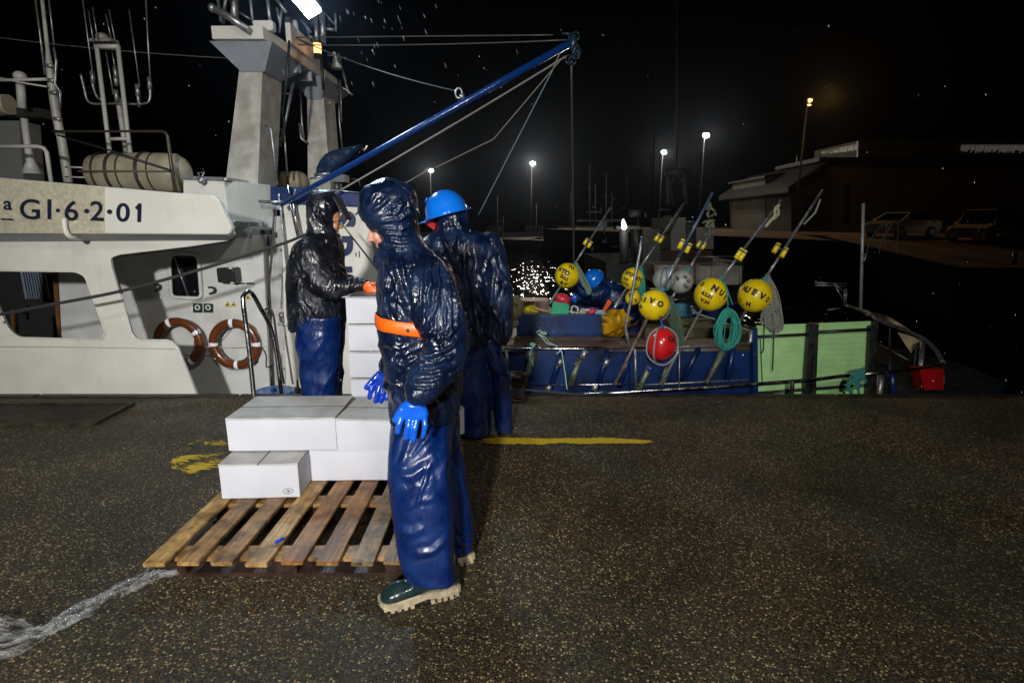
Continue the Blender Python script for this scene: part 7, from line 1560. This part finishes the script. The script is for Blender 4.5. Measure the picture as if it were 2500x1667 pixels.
def car(loc, rz, label, col, s=1.0, van=False):
    rt = root('parked_car', loc, label, 'car', 'cars parked in front of the warehouse', rot=(0, 0, rz)); pm = mat('car_' + col, {'silver': (.80, .80, .78), 'dark': (.03, .03, .032), 'grey': (.40, .40, .40)}[col], .35, .15, coat=.6)
    h = 1.75 if van else 1.45
    side = [(-2.1, .35), (-2.15, .62), (-2.05, .80), (-1.25, .98), (-.45 if not van else -.75, h), (1.0, h - .02), (1.75, h - .15 if van else 1.02), (2.08, .95), (2.12, .45), (2.0, .30), (-1.95, .28)]
    bm = newbm(); rings = []
    for y, sc_, zz in ((-.86, .97, .0), (-.90, 1, 0), (.90, 1, 0), (.86, .97, 0)): rings.append([Vector((x * sc_, y * (1 - .16 * max(0, z - .95) / .5), z)) for x, z in side])
    loft(bm, rings, smooth=False); add('body', bm, pm, rt, local=True, bevel=.05)
    bm = newbm()
    hexa(bm, [(-1.22, -.74, 1.0), (-1.22, .74, 1.0), (-.52 if not van else -.80, .66, h - .06), (-.52 if not van else -.80, -.66, h - .06)], [(-1.26, -.74, 1.01), (-1.26, .74, 1.01), (-.56 if not van else -.84, .66, h - .05), (-.56 if not van else -.84, -.66, h - .05)])
    add('windscreen', bm, dark_glass, rt, local=True)
    for sy in (-1, 1):
        bm = newbm(); hexa(bm, [(-1.05, .895 * sy, 1.0), (1.4, .895 * sy, 1.0), (.95, .80 * sy, h - .08), (-.45, .80 * sy, h - .08)], [(-1.05, .91 * sy, 1.0), (1.4, .91 * sy, 1.0), (.95, .815 * sy, h - .08), (-.45, .815 * sy, h - .08)]); add('side_window', bm, dark_glass, rt, local=True)
        for wx_ in (-1.3, 1.3):
            bm = newbm(); tube(bm, [(wx_, .74 * sy, .33), (wx_, .93 * sy, .33)], .33, 22); wl_ = add('wheel', bm, black_r, rt, local=True)
            bm = newbm(); tube(bm, [(wx_, .91 * sy, .33), (wx_, .945 * sy, .33)], .19, 14); add('rim', bm, galv, wl_, local=True)
        bm = newbm(); ball(bm, (-2.02, .66 * sy, .72), (.14, .18, .09), 12, 8); add('headlight', bm, mat('headlight_glass', (.6, .6, .6), .08, coat=1), rt, local=True)
        bm = newbm(); ball(bm, (-.95, 1.0 * sy, 1.05), (.08, .10, .07), 10, 6); add('mirror', bm, pm, rt, local=True)
    bm = newbm(); box(bm, (-2.14, 0, .48), (.03, .5, .11)); add('number_plate', bm, mat('plate', (.35, .35, .33), .5), rt, local=True)
    bm = newbm(); [box(bm, (-2.10, 0, .62 + i * .05), (.05, .9, .018)) for i in range(4)]; add('grille', bm, galv, rt, local=True)
    return rt
def on(x, y, z): return G(x, y, z)
car(Vector((P(2200, 560, 33).x, 33, .80)), R(20), 'silver car half in the dark left of the other parked cars', 'grey')
car(Vector((P(2405, 560, 30.5).x, 30.5, .60)), R(28), 'pale silver car with shining bonnet in the middle of the row', 'silver', van=True)
car(Vector((P(2545, 575, 27.5).x, 27.5, .32)), R(20), 'dark car cut by the right edge of the picture', 'dark', van=True)
rt = root('quay_ladder', P(2145, 622, 25), 'pair of thin steel hoop handrails at the corner of the far quay', 'handrail')
for a, b_, c_ in (((2117, 618), (2165, 540), (2160, 615)), ((2146, 622), (2190, 540), (2188, 622))):
    bm = newbm(); tube(bm, spline([P(*a, 25), P(a[0] + 6, 590, 25), P(b_[0] - 12, 550, 25), P(b_[0], b_[1], 25), P(c_[0] + 5, 552, 25), P(*c_, 25)], 5), .026, 8); add('hoop', bm, mat('hoop_pale', (.8, .8, .78), .5), rt)
bm = newbm(); c = Vector((P(2475, 640, 21.5).x, 21.5, 0)); tube(bm, [c, c + Vector((0, 0, .35)), c + Vector((0, 0, .5))], [.09, .07, .10], 12); add('far_bollard', bm, galv, label='small bollard on the far quay near the right edge of the picture', cat='bollard')

# rain caught in the light
bm = newbm(); rnd = random.Random(11)
def drop(x, y, Y, l, r, ang=0):
    c = P(x, y, Y); d = Vector((math.sin(ang), 0, -math.cos(ang))) * l; tube(bm, [c, c + d * .5, c + d], [r * .5, r, r * .5], 5)
for i in range(240):
    Y = rnd.uniform(1.6, 6.0); drop(rnd.uniform(0, 2500), rnd.uniform(0, 960), Y, rnd.uniform(.002, .008), rnd.uniform(.0005, .0009), .2)
for i in range(45): drop(rnd.gauss(870, 120), abs(rnd.gauss(50, 100)), rnd.uniform(5.0, 6.8), rnd.uniform(.02, .06), .0010, .35)
add('rain', bm, mat('raindrop', (.85, .87, .9), .15, coat=1), kind='stuff', loc=(0, 3, 0))

# damp night air
hz = bpy.data.materials.new('damp_air'); hz.use_nodes = True; nt = hz.node_tree; nt.nodes.clear()
o_ = nt.nodes.new('ShaderNodeOutputMaterial'); pv = nt.nodes.new('ShaderNodeVolumePrincipled'); pv.inputs['Density'].default_value = .0004; pv.inputs['Color'].default_value = (.6, .75, 1, 1); pv.inputs['Anisotropy'].default_value = .88
nt.links.new(pv.outputs[0], o_.inputs['Volume'])
bm = newbm(); box(bm, (0, 65, 8), (340, 172, 24)); add('haze', bm, hz, kind='stuff', loc=(0, 0, 0))
